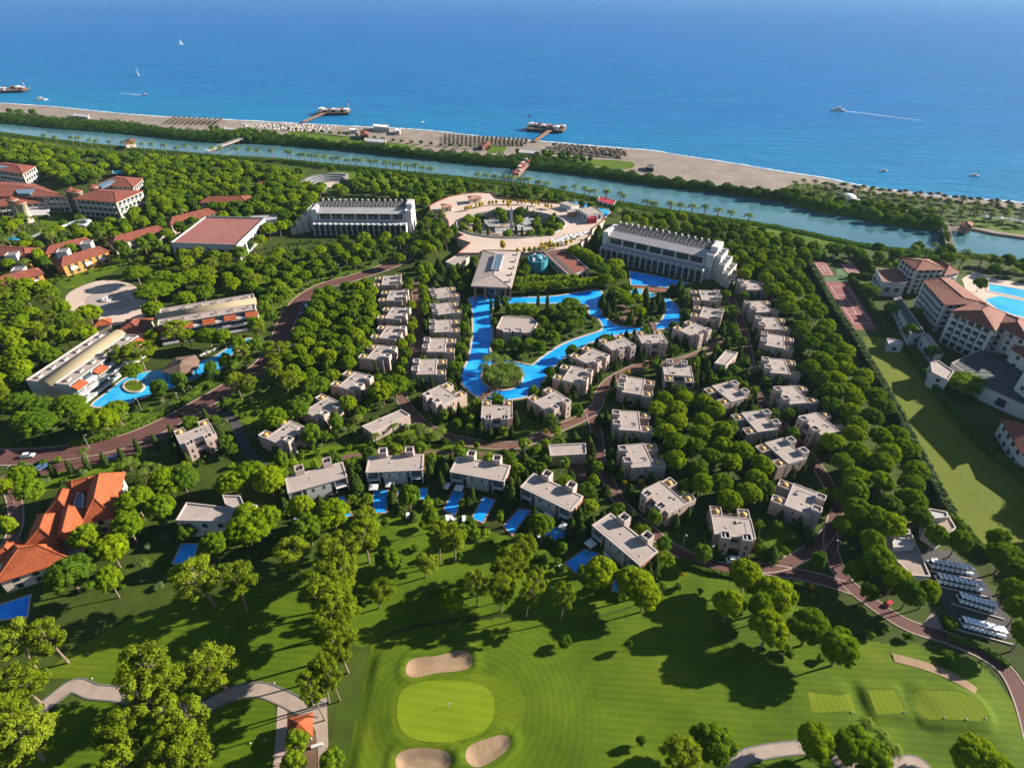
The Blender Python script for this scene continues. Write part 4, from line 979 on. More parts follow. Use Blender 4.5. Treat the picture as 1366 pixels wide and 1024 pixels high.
# orange-roofed manor, lower left
def orange(label, px, z, rise, rm, hip=.9, floors=0, wm=None): return block('manor_wing', label, 'manor', px, z, wm or m_cream, 'hip', rm, rise, floors, 3.5, 1.3, 1.6, .8, hip, group='manor with orange roofs')
orange('largest bright orange roof of the manor, beside the pines', zz(ZA, [(925, 75), (850, 385), (650, 430), (700, 120)]), 5.5, 4.4, m_otile, 1.0, 2)
orange('narrow orange manor wing behind the largest roof', zz(ZA, [(520, 140), (760, 85), (690, 190), (570, 200)]), 5.2, 2.2, m_otile, .5)
orange('steep orange gabled manor wing in the middle', zz(ZA, [(475, 370), (625, 360), (560, 545), (455, 545)]), 6.4, 2.4, m_otile, .15, 2)
orange('shaded manor wing left of the steep gable', zz(ZA, [(300, 395), (500, 380), (440, 590), (210, 610)]), 5.6, 3.2, m_otile, .8)
orange('shaded front manor wing with the broad dark roof', zz(ZA, [(120, 610), (440, 615), (505, 712), (-10, 880)]), 4.6, 3.8, m_otile, .9, 2)
orange('shaded outermost manor wing at the picture edge', zz(ZA, [(60, 590), (190, 600), (120, 700), (-60, 740)]), 4.2, 2.4, m_otile, .9)
orange('dark tiled manor wing along the garden path', zz(ZA, [(470, 190), (580, 210), (530, 360), (380, 350)]), 4.8, 2.6, m_otile, .8)
t = block('manor_court', 'pale flat terrace roof inside the manor court', 'terrace', zz(ZA, [(590, 215), (640, 230), (630, 355), (545, 355)]), 5.8, m_white, rm=m_bglass)
t = block('manor_terrace', 'white walled terrace on the manor garden side', 'terrace', zz(ZA, [(445, 600), (570, 585), (640, 700), (520, 700)]), 3.2, m_white, floors=1, bay=2.5)

# hut on the golf path
t = empty('golf_hut', (*G(405, 982), 0), 0, 'small golf hut with bright orange pyramid roof on the cart path', 'hut')
c = Vector(G(404, 978)); P = rect(c, .25, 3.6, 3.6)
MB().prism(P, 0, 2.6).build('wall', m_cream, t)
mb, cap = hip_mesh(P, 2.65, 1.6, .6, 1.0); mb.build('roof', m_otile, t)
ubox('door', m_brown, (c.x - t.location.x + .45, c.y - t.location.y - 1.78, 1.05), (1.0, .12, 2.0), .25, t); ubox('bench', m_white, (3.2, -1.8, .3), (2.2, .6, .5), .3, t)
footprint(P)

# ---- terraced hotels
def terraced(label, A, B, za, right_step, left_step, nb=17, nw=7, fins=16):
    a, b = Vector(G(*A, za)), Vector(G(*B, za)); an = math.atan2(b.y - a.y, b.x - a.x); L = (b - a).length
    t = empty('terraced_hotel', (a.x, a.y, 0), an, label, 'hotel', 'terraced hotels')
    p = lambda mb, n, m, par=t, sm=False: mb.build(n, m, par, sm, world=False)
    p(MB().box(0, L, 1.2, 20, 0, 6.3), 'wall', m_white)
    tr = p(MB().box(-.3, L + .3, 0, 7.0, 6.304, 6.6), 'terrace', m_light)
    p(MB().box(1, L - 1, 7.0, 20, 6.3, 11.4), 'upper_wall', m_white)
    for i in range(nb + 1):
        x = L * i / nb
        k = ubox('column', m_white, (x, .35, 3.3), (.38, 1.2, 6.6), 0, t)
        ubox('column_cap', m_white, (x, .8, 6.9), (.5, 1.8, .6), 0, t)
        if i < nb:
            xm = x + L / nb / 2
            ubox('window', m_glass, (xm, 1.17, 3.0), (L / nb - .5, .08, 5.6), 0, t)
            ubox('railing', m_grey, (xm, .8, 3.1), (L / nb - .6, .12, .35), 0, t)
    for i in range(nw):
        x = 2 + (L - 4) * (i + .5) / nw
        ubox('window', m_glass, (x, 6.97, 9.0), ((L - 4) / nw - 1.1, .08, 3.0), 0, t)
        ubox('pier', m_white, (x - (L - 4) / nw / 2, 6.6, 8.9), (.7, 1.0, 4.6), 0, t)
        ubox('balcony', m_white, (x, 6.5, 7.1), ((L - 4) / nw - .3, .25, .9), 0, t)
    ubox('pier', m_white, (L - 2, 6.6, 8.9), (.7, 1.0, 4.6), 0, t)
    # light sloping roof over the upper rooms, dark ribbed roof behind it
    p(MB().add([(1, 6.0, 11.2), (L - 1, 6.0, 11.2), (L - 1, 12.6, 13.0), (1, 12.6, 13.0), (1, 6.0, 10.9), (L - 1, 6.0, 10.9), (L - 1, 12.6, 11.3), (1, 12.6, 11.3)],
               [(0, 1, 2, 3), (4, 5, 1, 0), (5, 6, 2, 1), (7, 4, 0, 3), (6, 7, 3, 2)]), 'sloping_roof', m_light)
    p(MB().add([(1, 12.8, 12.8), (L - 1, 12.8, 12.8), (L - 1, 19.5, 14.6), (1, 19.5, 14.6), (1, 12.8, 11.4), (L - 1, 12.8, 11.4), (L - 1, 19.5, 11.4), (1, 19.5, 11.4)],
               [(0, 1, 2, 3), (4, 5, 1, 0), (5, 6, 2, 1), (7, 4, 0, 3), (6, 7, 3, 2)]), 'dark_roof', m_darkroof)
    for i in range(24): ubox('roof_rib', m_grey, (1.5 + (L - 3) * i / 23, 16.15, 13.78), (.25, 6.8, .2), 0, t).rotation_euler = (math.atan2(1.8, 6.7), 0, 0)
    for i in range(fins): ubox('fin', m_white, (1.5 + (L - 3) * i / (fins - 1), 19.6, 14.8), (.8, .9, 1.3), 0, t)
    for i in range(30): ubox('vent', m_blackp, (2.2 + (L - 4.4) * i / 29, 12.5, 13.06), (.9, .5, .12), 0, t)
    def steps(x0, sgn):
        W = 3.0
        for k, (z, y0, y1) in enumerate(((11.5, 8, 20), (8.7, 5.5, 19), (5.8, 3, 18), (3.0, 1, 17))):
            xa, xb = sorted((x0 + sgn * W * k, x0 + sgn * W * (k + 1)))
            p(MB().box(xa, xb - .004, y0, y1, 0, z), 'step_wall', m_cream if k else m_white)
            p(MB().ring([(xa, y0), (xb, y0), (xb, y1), (xa, y1)], .25, z - .1, z + .9), 'step_parapet', m_white)
            for q in range(3): ubox('divider', m_white, ((xa + xb) / 2, y0 + (y1 - y0) * (q + .5) / 3, z + .55), (W, .25, 1.1), 0, t)
    p(MB().box(-2.2, .9, 6.5, 20, 0, 13.2), 'end_tower', m_white); p(MB().box(L - .9, L + 2.6, 6.2, 11, 0, 12.4).box(L - .9, L + 2.6, 11.2, 20.4, 0, 15.4), 'end_tower', m_white)
    p(MB().ring([(L - .9, 6.2), (L + 2.6, 6.2), (L + 2.6, 11), (L - .9, 11)], .3, 12.3, 13.1), 'tower_parapet', m_white)
    if right_step: steps(L + 2.7, 1)
    if left_step: steps(-2.3, -1)
    ex = 13 if right_step else 3; el = 13 if left_step else 3
    c = Vector((L / 2 + (ex - el) / 2, 10)); ca, sa = math.cos(an), math.sin(an)
    footprint(rect((a.x + c.x * ca - c.y * sa, a.y + c.x * sa + c.y * ca), an, L + ex + el, 21))
    return t
terraced('long terraced white hotel west of the round plaza', (418, 300), (541, 301), 6.4, False, True)
terraced('long terraced white hotel east of the round plaza', (801, 331), (937, 362), 6.4, True, False)

# ---- round plaza
PLZ = PW(zz(ZP, [(65, 180), (120, 148), (200, 115), (300, 95), (400, 85), (490, 90), (520, 125), (640, 140), (760, 150), (950, 160), (1060, 180), (1150, 200), (1235, 225), (1250, 270), (1170, 330), (1150, 380), (1070, 440), (1000, 470), (850, 490), (700, 500), (675, 482),
     (430, 480), (400, 500), (255, 500), (340, 430), (250, 400), (290, 375), (200, 335), (190, 280), (150, 230), (70, 215)]), 4.0)
GARD = [G(*p, 4.0) for p in ell(*ZP(614, 302), 72, 18, 44)]
pz = sheet('round_plaza', PLZ, 4.0, m_stone, [GARD], keep_off=False)
EXCL.append((ccw(PLZ), [ccw(GARD)]))
MB().prism(PLZ, 0, 3.96, top=False).build('plaza_wall', m_cream, pz)
gw = MB(); Pg = ccw(GARD); ng = len(Pg)
gw.add([(p[0], p[1], 0) for p in Pg] + [(p[0], p[1], 4.7) for p in Pg] + [(p[0], p[1], 4.7) for p in inset(Pg, -.5)] + [(p[0], p[1], 3.9) for p in inset(Pg, -.5)],
       [f for i in range(ng) for f in (((i + 1) % ng, i, ng + i, ng + (i + 1) % ng), (ng + (i + 1) % ng, ng + i, 2 * ng + i, 2 * ng + (i + 1) % ng), (2 * ng + (i + 1) % ng, 2 * ng + i, 3 * ng + i, 3 * ng + (i + 1) % ng))])
gw.build('garden_wall', m_light, pz)
MB().ring(PLZ, .35, 3.9, 4.6).build('plaza_parapet', m_ptile, pz)
sheet('garden_court', inset(GARD, .3), .04, m_cart, keep_off=False)
for i, (l, px, z) in enumerate((('small square kiosk with brown roof on the plaza left', [(147, 165), (210, 163), (212, 182), (150, 188)], 6.8), ('larger kiosk with brown roof on the plaza top', [(328, 112), (410, 105), (412, 122), (335, 132)], 7.0))):
    block('plaza_kiosk', l, 'kiosk', zz(ZP, px), z, m_cream, 'hip', m_brick, .8, 1, 3, 1, 1.2, .5, base=4.02)
block('plaza_hall', 'low white hall with flat roof at the plaza east side', 'hall', zz(ZP, [(1065, 200), (1170, 182), (1238, 222), (1130, 240)]), 8.0, m_white, floors=1, bay=3, ww=1.4, wh=2.2, base=4.02)
block('plaza_hall', 'small brown kiosk at the plaza beside the white hall', 'kiosk', zz(ZP, [(995, 205), (1060, 198), (1065, 215), (1000, 222)]), 6.8, m_brick, base=4.02)
block('plaza_hall', 'small white pavilion at the plaza near the pool', 'pavilion', zz(ZP, [(945, 160), (1000, 148), (1075, 170), (1020, 185)]), 6.6, m_white, base=4.02)
block('red_kiosk', 'bright red bar kiosk near the eastern terraced hotel', 'kiosk', zz(ZP, [(1130, 248), (1190, 250), (1195, 262), (1140, 266)]), 6.8, m_redp, rm=m_redp, base=4.02, rim=m_redp)
block('low_roof', 'pale wedge-shaped low roof west of the pavilion', 'annex', zz(ZP, [(175, 555), (250, 510), (335, 520), (250, 585)]), 3.0, m_cream)
# grand pavilion
PV = PW(zz(ZP, [(430, 478), (677, 484), (614, 726), (350, 712)]), 8.0)
t = empty('pavilion', (*centre(PV), 0), 0, 'large pale-roofed pavilion with skylight on tall red columns', 'pavilion')
mb, cap = hip_mesh(PV, 8.0, 1.6, .3, 1.0, .7); mb.build('roof', m_roofb, t)
cap.shift(t.location); mesh_obj('roof_seam', cap.mesh('roof_seam', m_roofb), t)
SK = PW(zz(ZP, [(515, 502), (562, 505), (532, 604), (487, 602)]), 10.0)
MB().prism(SK, 8.6, 10.1).build('skylight', m_bglass, t); MB().ring(inset(SK, -.4), .4, 8.6, 10.2).build('skylight_rim', m_light, t)
MB().prism(inset(PV, 5), 0, 7.2).build('glass_hall', m_glass, t)
Pq = ccw(PV)
for i in range(4):
    a, b = Vector(Pq[i]), Vector(Pq[(i + 1) % 4])
    for k in range(4):
        q = a + (b - a) * (k + .15) / 3.6 if k < 4 else b
        q = q + (centre(PV) - q) * .06 - Vector(t.location[:2]); ubox('column', m_brick, (q.x, q.y, 3.9), (.9, .9, 7.8), 0, t)
footprint(PV)
for i in range(6):
    p = G(*ZP(655 - i * 12, 500 + i * 45), 8.9); q = ubox('roof_vane', m_grey, (p[0] - t.location.x, p[1] - t.location.y, 9.1), (.3, 1.6, 1.2), .2, t)
# turquoise drum
c = G(717, 359, 0)
t = empty('turquoise_drum', (c[0], c[1], 0), 0, 'round turquoise tank house with domed top beside the pavilion', 'tank')
MB().lathe([(5.2, 0), (5.2, 6.0), (4.7, 6.0), (4.7, 5.6), (0, 5.6)], 20, (0, 0, 0)).build('wall', m_teal, t, world=False)
MB().lathe([(2.6, 5.7), (2.4, 6.6), (1.6, 7.4), (.6, 7.8), (0, 7.9)], 16, (0, 0, 0)).build('dome', m_teal, t, True, world=False)
for k in range(6): ubox('blue_tank', m_bglass if k % 2 else m_white, (3.5 * math.cos(k), 3.5 * math.sin(k), 6.4), (1.1, 1.1, 1.5), k, t)
EXCL.append(([(c[0] + 6 * math.cos(k), c[1] + 6 * math.sin(k)) for k in range(6)], []))
t = block('terrace_block', 'low stone terrace block with dark channel beside the pavilion', 'terrace', zz(ZP, [(840, 492), (1000, 478), (1140, 605), (1012, 652)]), 4.0, m_cream, rm=m_ptile, floors=1, bay=3, ww=1.6, wh=2.6)
Q = PW(zz(ZP, [(875, 497), (900, 495), (1045, 632), (1020, 640)]), 4.1); MB().prism(Q, 4.062, 4.12).build('channel', m_darkroof, t)
# pergolas and obelisk in the garden
for i, (x, y, n) in enumerate(((490, 283, 5), (740, 275, 5), (560, 340, 4), (700, 320, 4))):
    p = G(*ZP(x, y), 3); t = empty('garden_pergola', (p[0], p[1], .04), (.3, -.5, .1, -.2)[i], f"white slatted pergola in the round garden, {('upper left', 'upper right', 'lower left', 'lower right')[i]} one", 'pergola', 'garden pergolas')
    for k in range(n): ubox('slat', m_white, (0, (k - n / 2) * 2.4, 3), (9, 1.3, .2), 0, t)
    for sx in (-4, 4):
        for sy in (-1, 1): ubox('post', m_white, (sx, sy * n, 1.45), (.3, .3, 2.9), 0, t)
p = G(*ZP(618, 340)); t = empty('obelisk', (p[0], p[1], 0), 0, 'white pointed obelisk in the middle of the round garden', 'obelisk')
V = [(-1, -1, 0), (1, -1, 0), (1, 1, 0), (-1, 1, 0), (-.55, -.55, 13), (.55, -.55, 13), (.55, .55, 13), (-.55, .55, 13), (0, 0, 14.6)]
MB().add(V, [(0, 1, 5, 4), (1, 2, 6, 5), (2, 3, 7, 6), (3, 0, 4, 7), (4, 5, 8), (5, 6, 8), (6, 7, 8), (7, 4, 8)]).build('shaft', m_white, t, world=False); ubox('plinth', m_white, (0, 0, .4), (3.4, 3.4, .8), 0, t)
for k in range(5):
    p = [Vector(G(*ZP(205 + k * 14, 345 + k * 9), 3.6)), Vector(G(*ZP(262 + k * 9, 330 + k * 14), 3.6))]
# curved amphitheatre in the far woods
c = G(440, 247); t = empty('amphitheatre', (c[0], c[1], 0), 0, 'small curved grey amphitheatre in the woods by the river', 'amphitheatre')
for k in range(4):
    r0, r1 = 8 + 3 * k, 11 + 3 * k; P = [(r1 * math.cos(R(a)), r1 * math.sin(R(a))) for a in range(60, 271, 15)] + [(r0 * math.cos(R(a)), r0 * math.sin(R(a))) for a in range(270, 59, -15)]
    MB().prism(P, 0, .8 + k * .9).build('seating_tier', m_grey, t, world=False)
MB().prism([(7 * math.cos(R(a)), 7 * math.sin(R(a))) for a in range(0, 360, 20)], 0, .5).build('stage', m_stone, t, world=False)
EXCL.append(([(c[0] + 20 * math.cos(R(a)), c[1] + 20 * math.sin(R(a))) for a in range(0, 360, 40)], []))

# ---- white hotel on the right
def whotel(label, px, z, floors, **k): return hotel(label, px, z, floors, rm=m_ptile, name='white_hotel_wing', wm=m_white, **k)
whotel('long white hotel wing with rows of balconies and pink roof', zz(ZR, [(528, 312), (722, 296), (985, 478), (692, 492)]), 13, 5, bay=2.6, rise=1.6, hip=.3)
whotel('white hotel wing nearest the river with cut roof corners', zz(ZR, [(355, 140), (560, 150), (690, 225), (470, 230)]), 12, 5, bay=2.6, rise=1.8)
whotel('low pink-roofed part of the white hotel near the river', zz(ZR, [(560, 170), (700, 190), (795, 245), (680, 270)]), 10, 4, rise=2.5)
whotel('curved-front white hotel wing with tall plain walls', zz(ZR, [(740, 545), (940, 470), (1140, 560), (1060, 690)]), 14, 5, bay=2.8, rise=2.6)
whotel('white hotel wing with pink roofs beside the pool', zz(ZR, [(1080, 640), (1130, 560), (1340, 640), (1330, 780)]), 13.5, 5, rise=2.4, bal=False)
whotel('lower white wing with small square windows at the picture edge', zz(ZR, [(1200, 830), (1240, 790), (1400, 850), (1400, 960)]), 10, 3, rise=1.6, bal=False)
whotel('unseen white hotel wing added beyond the right edge to shade the ribbed hall', [(1376, 478), (1400, 452), (1480, 480), (1450, 530)], 18, 6, rise=2.0, bal=False)  # out of view, added to throw shade on the ribbed hall
block('white_hotel_hall', 'pink flat-roofed hall of the white hotel by the tennis courts', 'hall', zz(ZR, [(162, 225), (400, 217), (392, 332), (212, 322)]), 7.0, m_white, rm=m_ptile, floors=1, bay=4, ww=2, wh=2)
t = block('ribbed_hall', 'large hall with dark ribbed roof in the hotel shade', 'hall', [(1269, 485), (1309, 466), (1345, 472), (1420, 500), (1420, 560), (1366, 541), (1314, 518)], 5.0, m_white, rm=m_slate, floors=1, bay=6, ww=3, wh=3)
A, B, C, D_ = (Vector(p) for p in PW([(1269, 485), (1345, 470), (1366, 540), (1314, 518)], 5.0))
for k in range(9):
    u = (k + .6) / 9; a, b = A * (1 - u) + D_ * u, B * (1 - u) + C * u; q = (a + b) / 2 - Vector(t.location[:2]); ubox('roof_rib', m_slate, (q.x, q.y, 5.16), ((b - a).length * .9, .35, .2), math.atan2((b - a).y, (b - a).x), t)
block('long_shed', 'long dark-roofed shed in shade below the balcony wing', 'shed', [(1192, 399), (1201, 397), (1234, 445), (1216, 447)], 5.0, m_white, rm=m_slate, floors=1, bay=4)
block('white_annex', 'small white annex in shade beside a round tree', 'annex', [(1241, 484), (1252, 482), (1272, 496), (1264, 508), (1243, 497)], 6.0, m_white, floors=2)
block('white_annex', 'white annex wall beside the long shed', 'annex', [(1229, 447), (1238, 446), (1258, 472), (1250, 476)], 5.0, m_white, floors=1)
block('edge_house', 'white house with brown tiled roof at the right picture edge', 'house', [(1338, 560), (1420, 580), (1420, 640), (1366, 606)], 6.0, m_white, 'hip', m_tile, 2.2, 2)
block('sports_hut', 'small pale open hut at the top of the sports field', 'hut', [(1183, 452), (1203, 455), (1204, 462), (1185, 460)], 3.0, m_white, rm=m_light, floors=1, bay=2)
sheet('hotel_deck', PW([(1283, 372), (1300, 362), (1330, 372), (1420, 388), (1420, 440), (1366, 428), (1330, 415), (1290, 392)]), .06, m_stone)

# ---- buggy yard
block('buggy_house', 'white flat-roofed buggy house with raised roof boxes', 'house', zz(ZH, [(330, 290), (500, 250), (650, 590), (520, 582), (385, 455)]), 3.6, m_white, rm=m_cart)
block('yard_house', 'white house half hidden by pines beside the sports field', 'house', zz(ZH, [(600, 120), (780, 150), (832, 240), (720, 330), (610, 250)]), 3.6, m_white, rm=m_cart)
for i, (px, z) in enumerate((([(335, 262), (370, 238), (500, 252), (505, 285), (350, 300)], 5.0), ([(378, 345), (400, 310), (530, 325), (535, 370), (385, 382)], 5.0), ([(620, 130), (645, 102), (770, 128), (775, 165), (640, 175)], 5.0))):
    block('roof_box', f"white raised roof box, {('upper one on the buggy house', 'lower one on the buggy house', 'on the yard house by the sports field')[i]}", 'roof box', zz(ZH, px), z, m_white, base=3.67, rm=m_light)
sheet('buggy_yard', PW(zz(ZH, [(560, 380), (800, 400), (1000, 560), (1330, 1040), (860, 1000), (640, 590)])), .03, m_asph)
sheet('yard_apron', PW(zz(ZH, [(680, 830), (745, 960), (620, 985), (510, 970), (600, 920)])), .055, m_cart)

# ---- small made things: carts, cars, parasols, loungers, lamps
m_cartw = mat('cart_white_paint', (.72, .74, .78), .4, var=.03)
def make_cart():
    r = empty('golf_cart')
    p = lambda mb, n, m, par=r: mb.build(n, m, par, world=False)
    p(MB().box(-1.2, 1.2, -.58, .58, .3, .62).add([(.55, -.58, .62), (1.2, -.58, .62), (1.2, .58, .62), (.55, .58, .62), (.6, -.55, 1.0), (.95, -.5, .95), (.95, .5, .95), (.6, .55, 1.0)], [(4, 5, 6, 7), (0, 1, 5, 4), (1, 2, 6, 5), (2, 3, 7, 6), (3, 0, 4, 7)]), 'body', m_cartw)
    p(MB().box(-.55, .05, -.5, .5, .62, .85).box(-.65, -.5, -.5, .5, .85, 1.3), 'seat', m_blackp)
    p(MB().box(-.95, .85, -.6, .6, 1.86, 1.95), 'canopy', m_cartw)
    for x in (-.85, .72):
        for y in (-.52, .52):
            ubox('post', m_blackp, (x, y, 1.25), (.05, .05, 1.25), 0, r)
            w = MB().lathe([(.25, -.08), (.25, .08)], 10); w.V = [(v[0] + x, v[2] + y, v[1] + .25) for v in w.V]; p(w, 'wheel', m_blackp)
    return r
cart0 = make_cart(); k = 0
for row, (A, B, n) in enumerate(((ZH(650, 505), ZH(930, 560), 9), (ZH(705, 615), ZH(1005, 680), 9), (ZH(860, 755), ZH(1095, 825), 8), (ZH(880, 930), ZH(1160, 1005), 9))):
    a, b = Vector(G(*A)), Vector(G(*B)); an = math.atan2(b.y - a.y, b.x - a.x)
    for i in range(n):
        q = a + (b - a) * i / (n - 1); o = cart0 if k == 0 else copy_tree(cart0); k += 1
        o.location = (q.x, q.y, .04); o.rotation_euler.z = an - R(90) + .25; o.scale = (1, .64, 1)
        tag(o, f"white golf cart, {ORD[i]} from the left in the {ORD[row]} row from the sports field", 'golf cart', f'golf carts, {ORD[row]} row')
    c = (a + b) / 2; d = Vector((math.sin(an), -math.cos(an)))
    tag(ubox('yard_kerb', m_rim, (c.x + d.x * 2.0, c.y + d.y * 2.0, .15), ((b - a).length + 4, .3, .3), an), f'low pale kerb in front of the {ORD[row]} golf cart row', 'kerb')

def make_car(m):
    r = empty('parked_car')
    p = lambda mb, n, mm, par=r: mb.build(n, mm, par, world=False)
    p(MB().add([(-2.1, -.85, .35), (2.1, -.85, .35), (2.1, .85, .35), (-2.1, .85, .35), (-2.05, -.85, .9), (2.0, -.85, .85), (2.0, .85, .85), (-2.05, .85, .9)], [(4, 5, 6, 7), (0, 1, 5, 4), (1, 2, 6, 5), (2, 3, 7, 6), (3, 0, 4, 7)]), 'body', m)
    p(MB().add([(-1.7, -.8, .88), (1.0, -.8, .86), (1.0, .8, .86), (-1.7, .8, .88), (-1.3, -.65, 1.42), (.4, -.65, 1.42), (.4, .65, 1.42), (-1.3, .65, 1.42)], [(0, 1, 5, 4), (1, 2, 6, 5), (2, 3, 7, 6), (3, 0, 4, 7)]), 'windows', m_glass)
    p(MB().box(-1.32, .42, -.66, .66, 1.422, 1.46), 'roof', m)
    for x in (-1.3, 1.3):
        for y in (-.8, .8):
            w = MB().lathe([(.32, -.1), (.32, .1)], 12); w.V = [(v[0] + x, v[2] + y, v[1] + .32) for v in w.V]; p(w, 'wheel', m_blackp)
    for y in (-.55, .55): ubox('headlight', m_white, (2.06, y, .7), (.06, .35, .16), 0, r)
    return r
m_cartw = mat('cart_white_paint', (.72, .74, .78), .4, var=.03)
m_carw, m_carb, m_carr = mat('white_car_paint', (.7, .7, .7), .3, var=.03, spec=.6), mat('blue_car_paint', (.06, .12, .25), .3, var=.05, spec=.6), mat('red_car_paint', (.35, .02, .02), .3, var=.05, spec=.6)
for (x, y, an, m, l) in ((38, 609, .15, m_carw, 'white van driving on the red road at the picture edge'), (56, 625, 1.0, m_carb, 'blue car parked between cypresses under the red road'), (150, 613, 1.0, m_carb, 'dark car parked on the strip below the red road'),
        (408, 408, 1.2, m_carb, 'blue car at the bend of the red road, farther of three'), (405, 419, 1.2, m_carb, 'blue car at the bend of the red road, middle of three'), (391, 464, 1.1, m_carb, 'blue car at the bend of the red road, nearest of three'),
        (605, 316, .2, m_carw, 'white car parked beside the round garden wall'), (876, 572, .3, m_carw, 'white buggy car beside the second lane villa'), (1012, 586, .5, m_carw, 'white car under pines between the inner eastern villas'), (978, 748, .1, m_carw, 'white car on the path below the last lane villa'), (1185, 806, .6, m_carr, 'red car under the pines beside the yard path')):
    o = make_car(m); p = G(x, y); o.scale = (.9, .9, .9) if m is not m_carr else (.6, .6, .6); o.location = (p[0], p[1], .06); o.rotation_euler.z = an; tag(o, l, 'car')

def make_parasol(w=3.0, h=2.7, m=None, sq=True):
    r = empty('parasol'); s = w / 2
    V = [(-s, -s, h - .5), (s, -s, h - .5), (s, s, h - .5), (-s, s, h - .5), (0, 0, h), (-s, -s, h - .7), (s, -s, h - .7), (s, s, h - .7), (-s, s, h - .7)]
    MB().add(V, [(0, 1, 4), (1, 2, 4), (2, 3, 4), (3, 0, 4), (5, 6, 1, 0), (6, 7, 2, 1), (7, 8, 3, 2), (8, 5, 0, 3)]).build('canopy', m or m_cloth, r, world=False)
    ubox('pole', m_white, (0, 0, (h - .1) / 2), (.08, .08, h - .1), 0, r); ubox('base', m_grey, (0, 0, .08), (.7, .7, .16), 0, r)
    return r
par0 = make_parasol(); used = False
PARA = [(498, 645, 1), (520, 641, 1), (594, 643, 2), (612, 646, 2), (714, 681, 3), (729, 684, 3), (753, 697, 3), (788, 720, 4), (806, 738, 4)]
cnt = {}
PSIDE = {1: ['left', 'right'], 2: ['left', 'right'], 3: ['leftmost', 'middle', 'rightmost'], 4: ['upper', 'lower']}
for x, y, v in PARA:
    o = copy_tree(par0) if used else par0; used = True
    p = G(x, y + 3, 2.4); o.location = (p[0], p[1], .1); o.rotation_euler.z = FRONT_AT[v][1]; o.scale = (.85, .85, .9)
    i = cnt.get(v, 0); cnt[v] = i + 1
    tag(o, f"white square parasol, {PSIDE[v][i]} one on the terrace of the {OWN[v]}", 'parasol', 'villa parasols')
for i, (x, y) in enumerate([(890, 398), (905, 412), (925, 400), (945, 392), (965, 385), (985, 372), (1000, 390), (1015, 365), (1035, 378), (1050, 362), (1075, 355), (1090, 365), (1110, 350), (930, 415), (960, 402)]):
    p = G(*ZP(x, y), 6.5); o = copy_tree(par0); o.location = (p[0], p[1], 4.05); o.rotation_euler.z = .4
    tag(o, 'white parasol in the cluster on the plaza beside the eastern terraced hotel', 'parasol', 'plaza parasols')
def make_lounger():
    r = empty('sun_lounger'); ubox('mattress', m_cloth, (0, .15, .34), (.75, 1.5, .1), 0, r); b = ubox('backrest', m_cloth, (0, -.85, .52), (.75, .7, .1), 0, r); b.rotation_euler = (-.6, 0, 0)
    ubox('frame', m_white, (0, .1, .22), (.7, 1.6, .1), 0, r)
    for sx in (-.3, .3):
        for sy in (-.6, .7): ubox('leg', m_white, (sx, sy, .1), (.06, .06, .2), 0, r)
    return r
lo0 = make_lounger(); used = False
LOU = [(595 + k * 0, 0, 0) for k in range(0)] + [(544, 689, 'white sun lounger on the lawn below the second front villa'), (597, 692, 'white sun lounger beside the left pool of the middle front villa'), (603, 692, 'white sun lounger next to another by the middle villa pool'), (619, 693, 'white sun lounger between the two pools of the middle front villa'),
   (719, 715, 'white sun lounger at the edge of the fourth villa garden pool'), (749, 759, 'white sun lounger on the lawn near the easternmost villa pool'), (787, 787, 'white sun lounger under the round pine by the easternmost villa')]
LOU += [(269 + 4.2 * k, 475.5 - 2.1 * k, f'white lounger beside the narrow end of the left pool, {ORD[k]} in line from the bar') for k in range(6)]
for x, y, l in LOU:
    o = copy_tree(lo0) if used else lo0; used = True
    p = G(x, y); o.location = (p[0], p[1], .1); o.rotation_euler.z = rnd.uniform(-.5, .8); o.scale = (1.3, 1.3, 1.2); tag(o, l, 'sun lounger', 'sun loungers by the pools')
def make_lamp():
    r = empty('street_lamp'); MB().tube([(0, 0, 0), (0, 0, 6.4)], [.11, .07], 6).build('pole', m_light, r, world=False)
    ubox('arm', m_light, (.4, 0, 6.4), (1.0, .08, .08), 0, r); ubox('lamp_head', m_white, (.9, 0, 6.36), (.6, .28, .14), 0, r); ubox('foot', m_grey, (0, 0, .15), (.4, .4, .3), 0, r); return r
la0 = make_lamp(); used = False
LAMPS = [(189, 547), (282, 502), (20, 640), (240, 540), (413, 377), (455, 366), (497, 356), (529, 343), (385, 396), (350, 470), (120, 598), (700, 610), (805, 620), (747, 632), (1113, 740), (1343, 880), (910, 730), (1090, 700), (948, 745)]
for i, (x, y) in enumerate(LAMPS):
    o = copy_tree(la0) if used else la0; used = True
    p = G(x, y); o.location = (p[0], p[1], 0); o.rotation_euler.z = rnd.uniform(0, 6); o.scale = (.75, .75, .85)
    tag(o, 'slim pale street lamp at the edge of the red road' if x < 600 else 'slim pale street lamp beside a villa path', 'street lamp', 'road lamps' if x < 600 else 'path lamps')
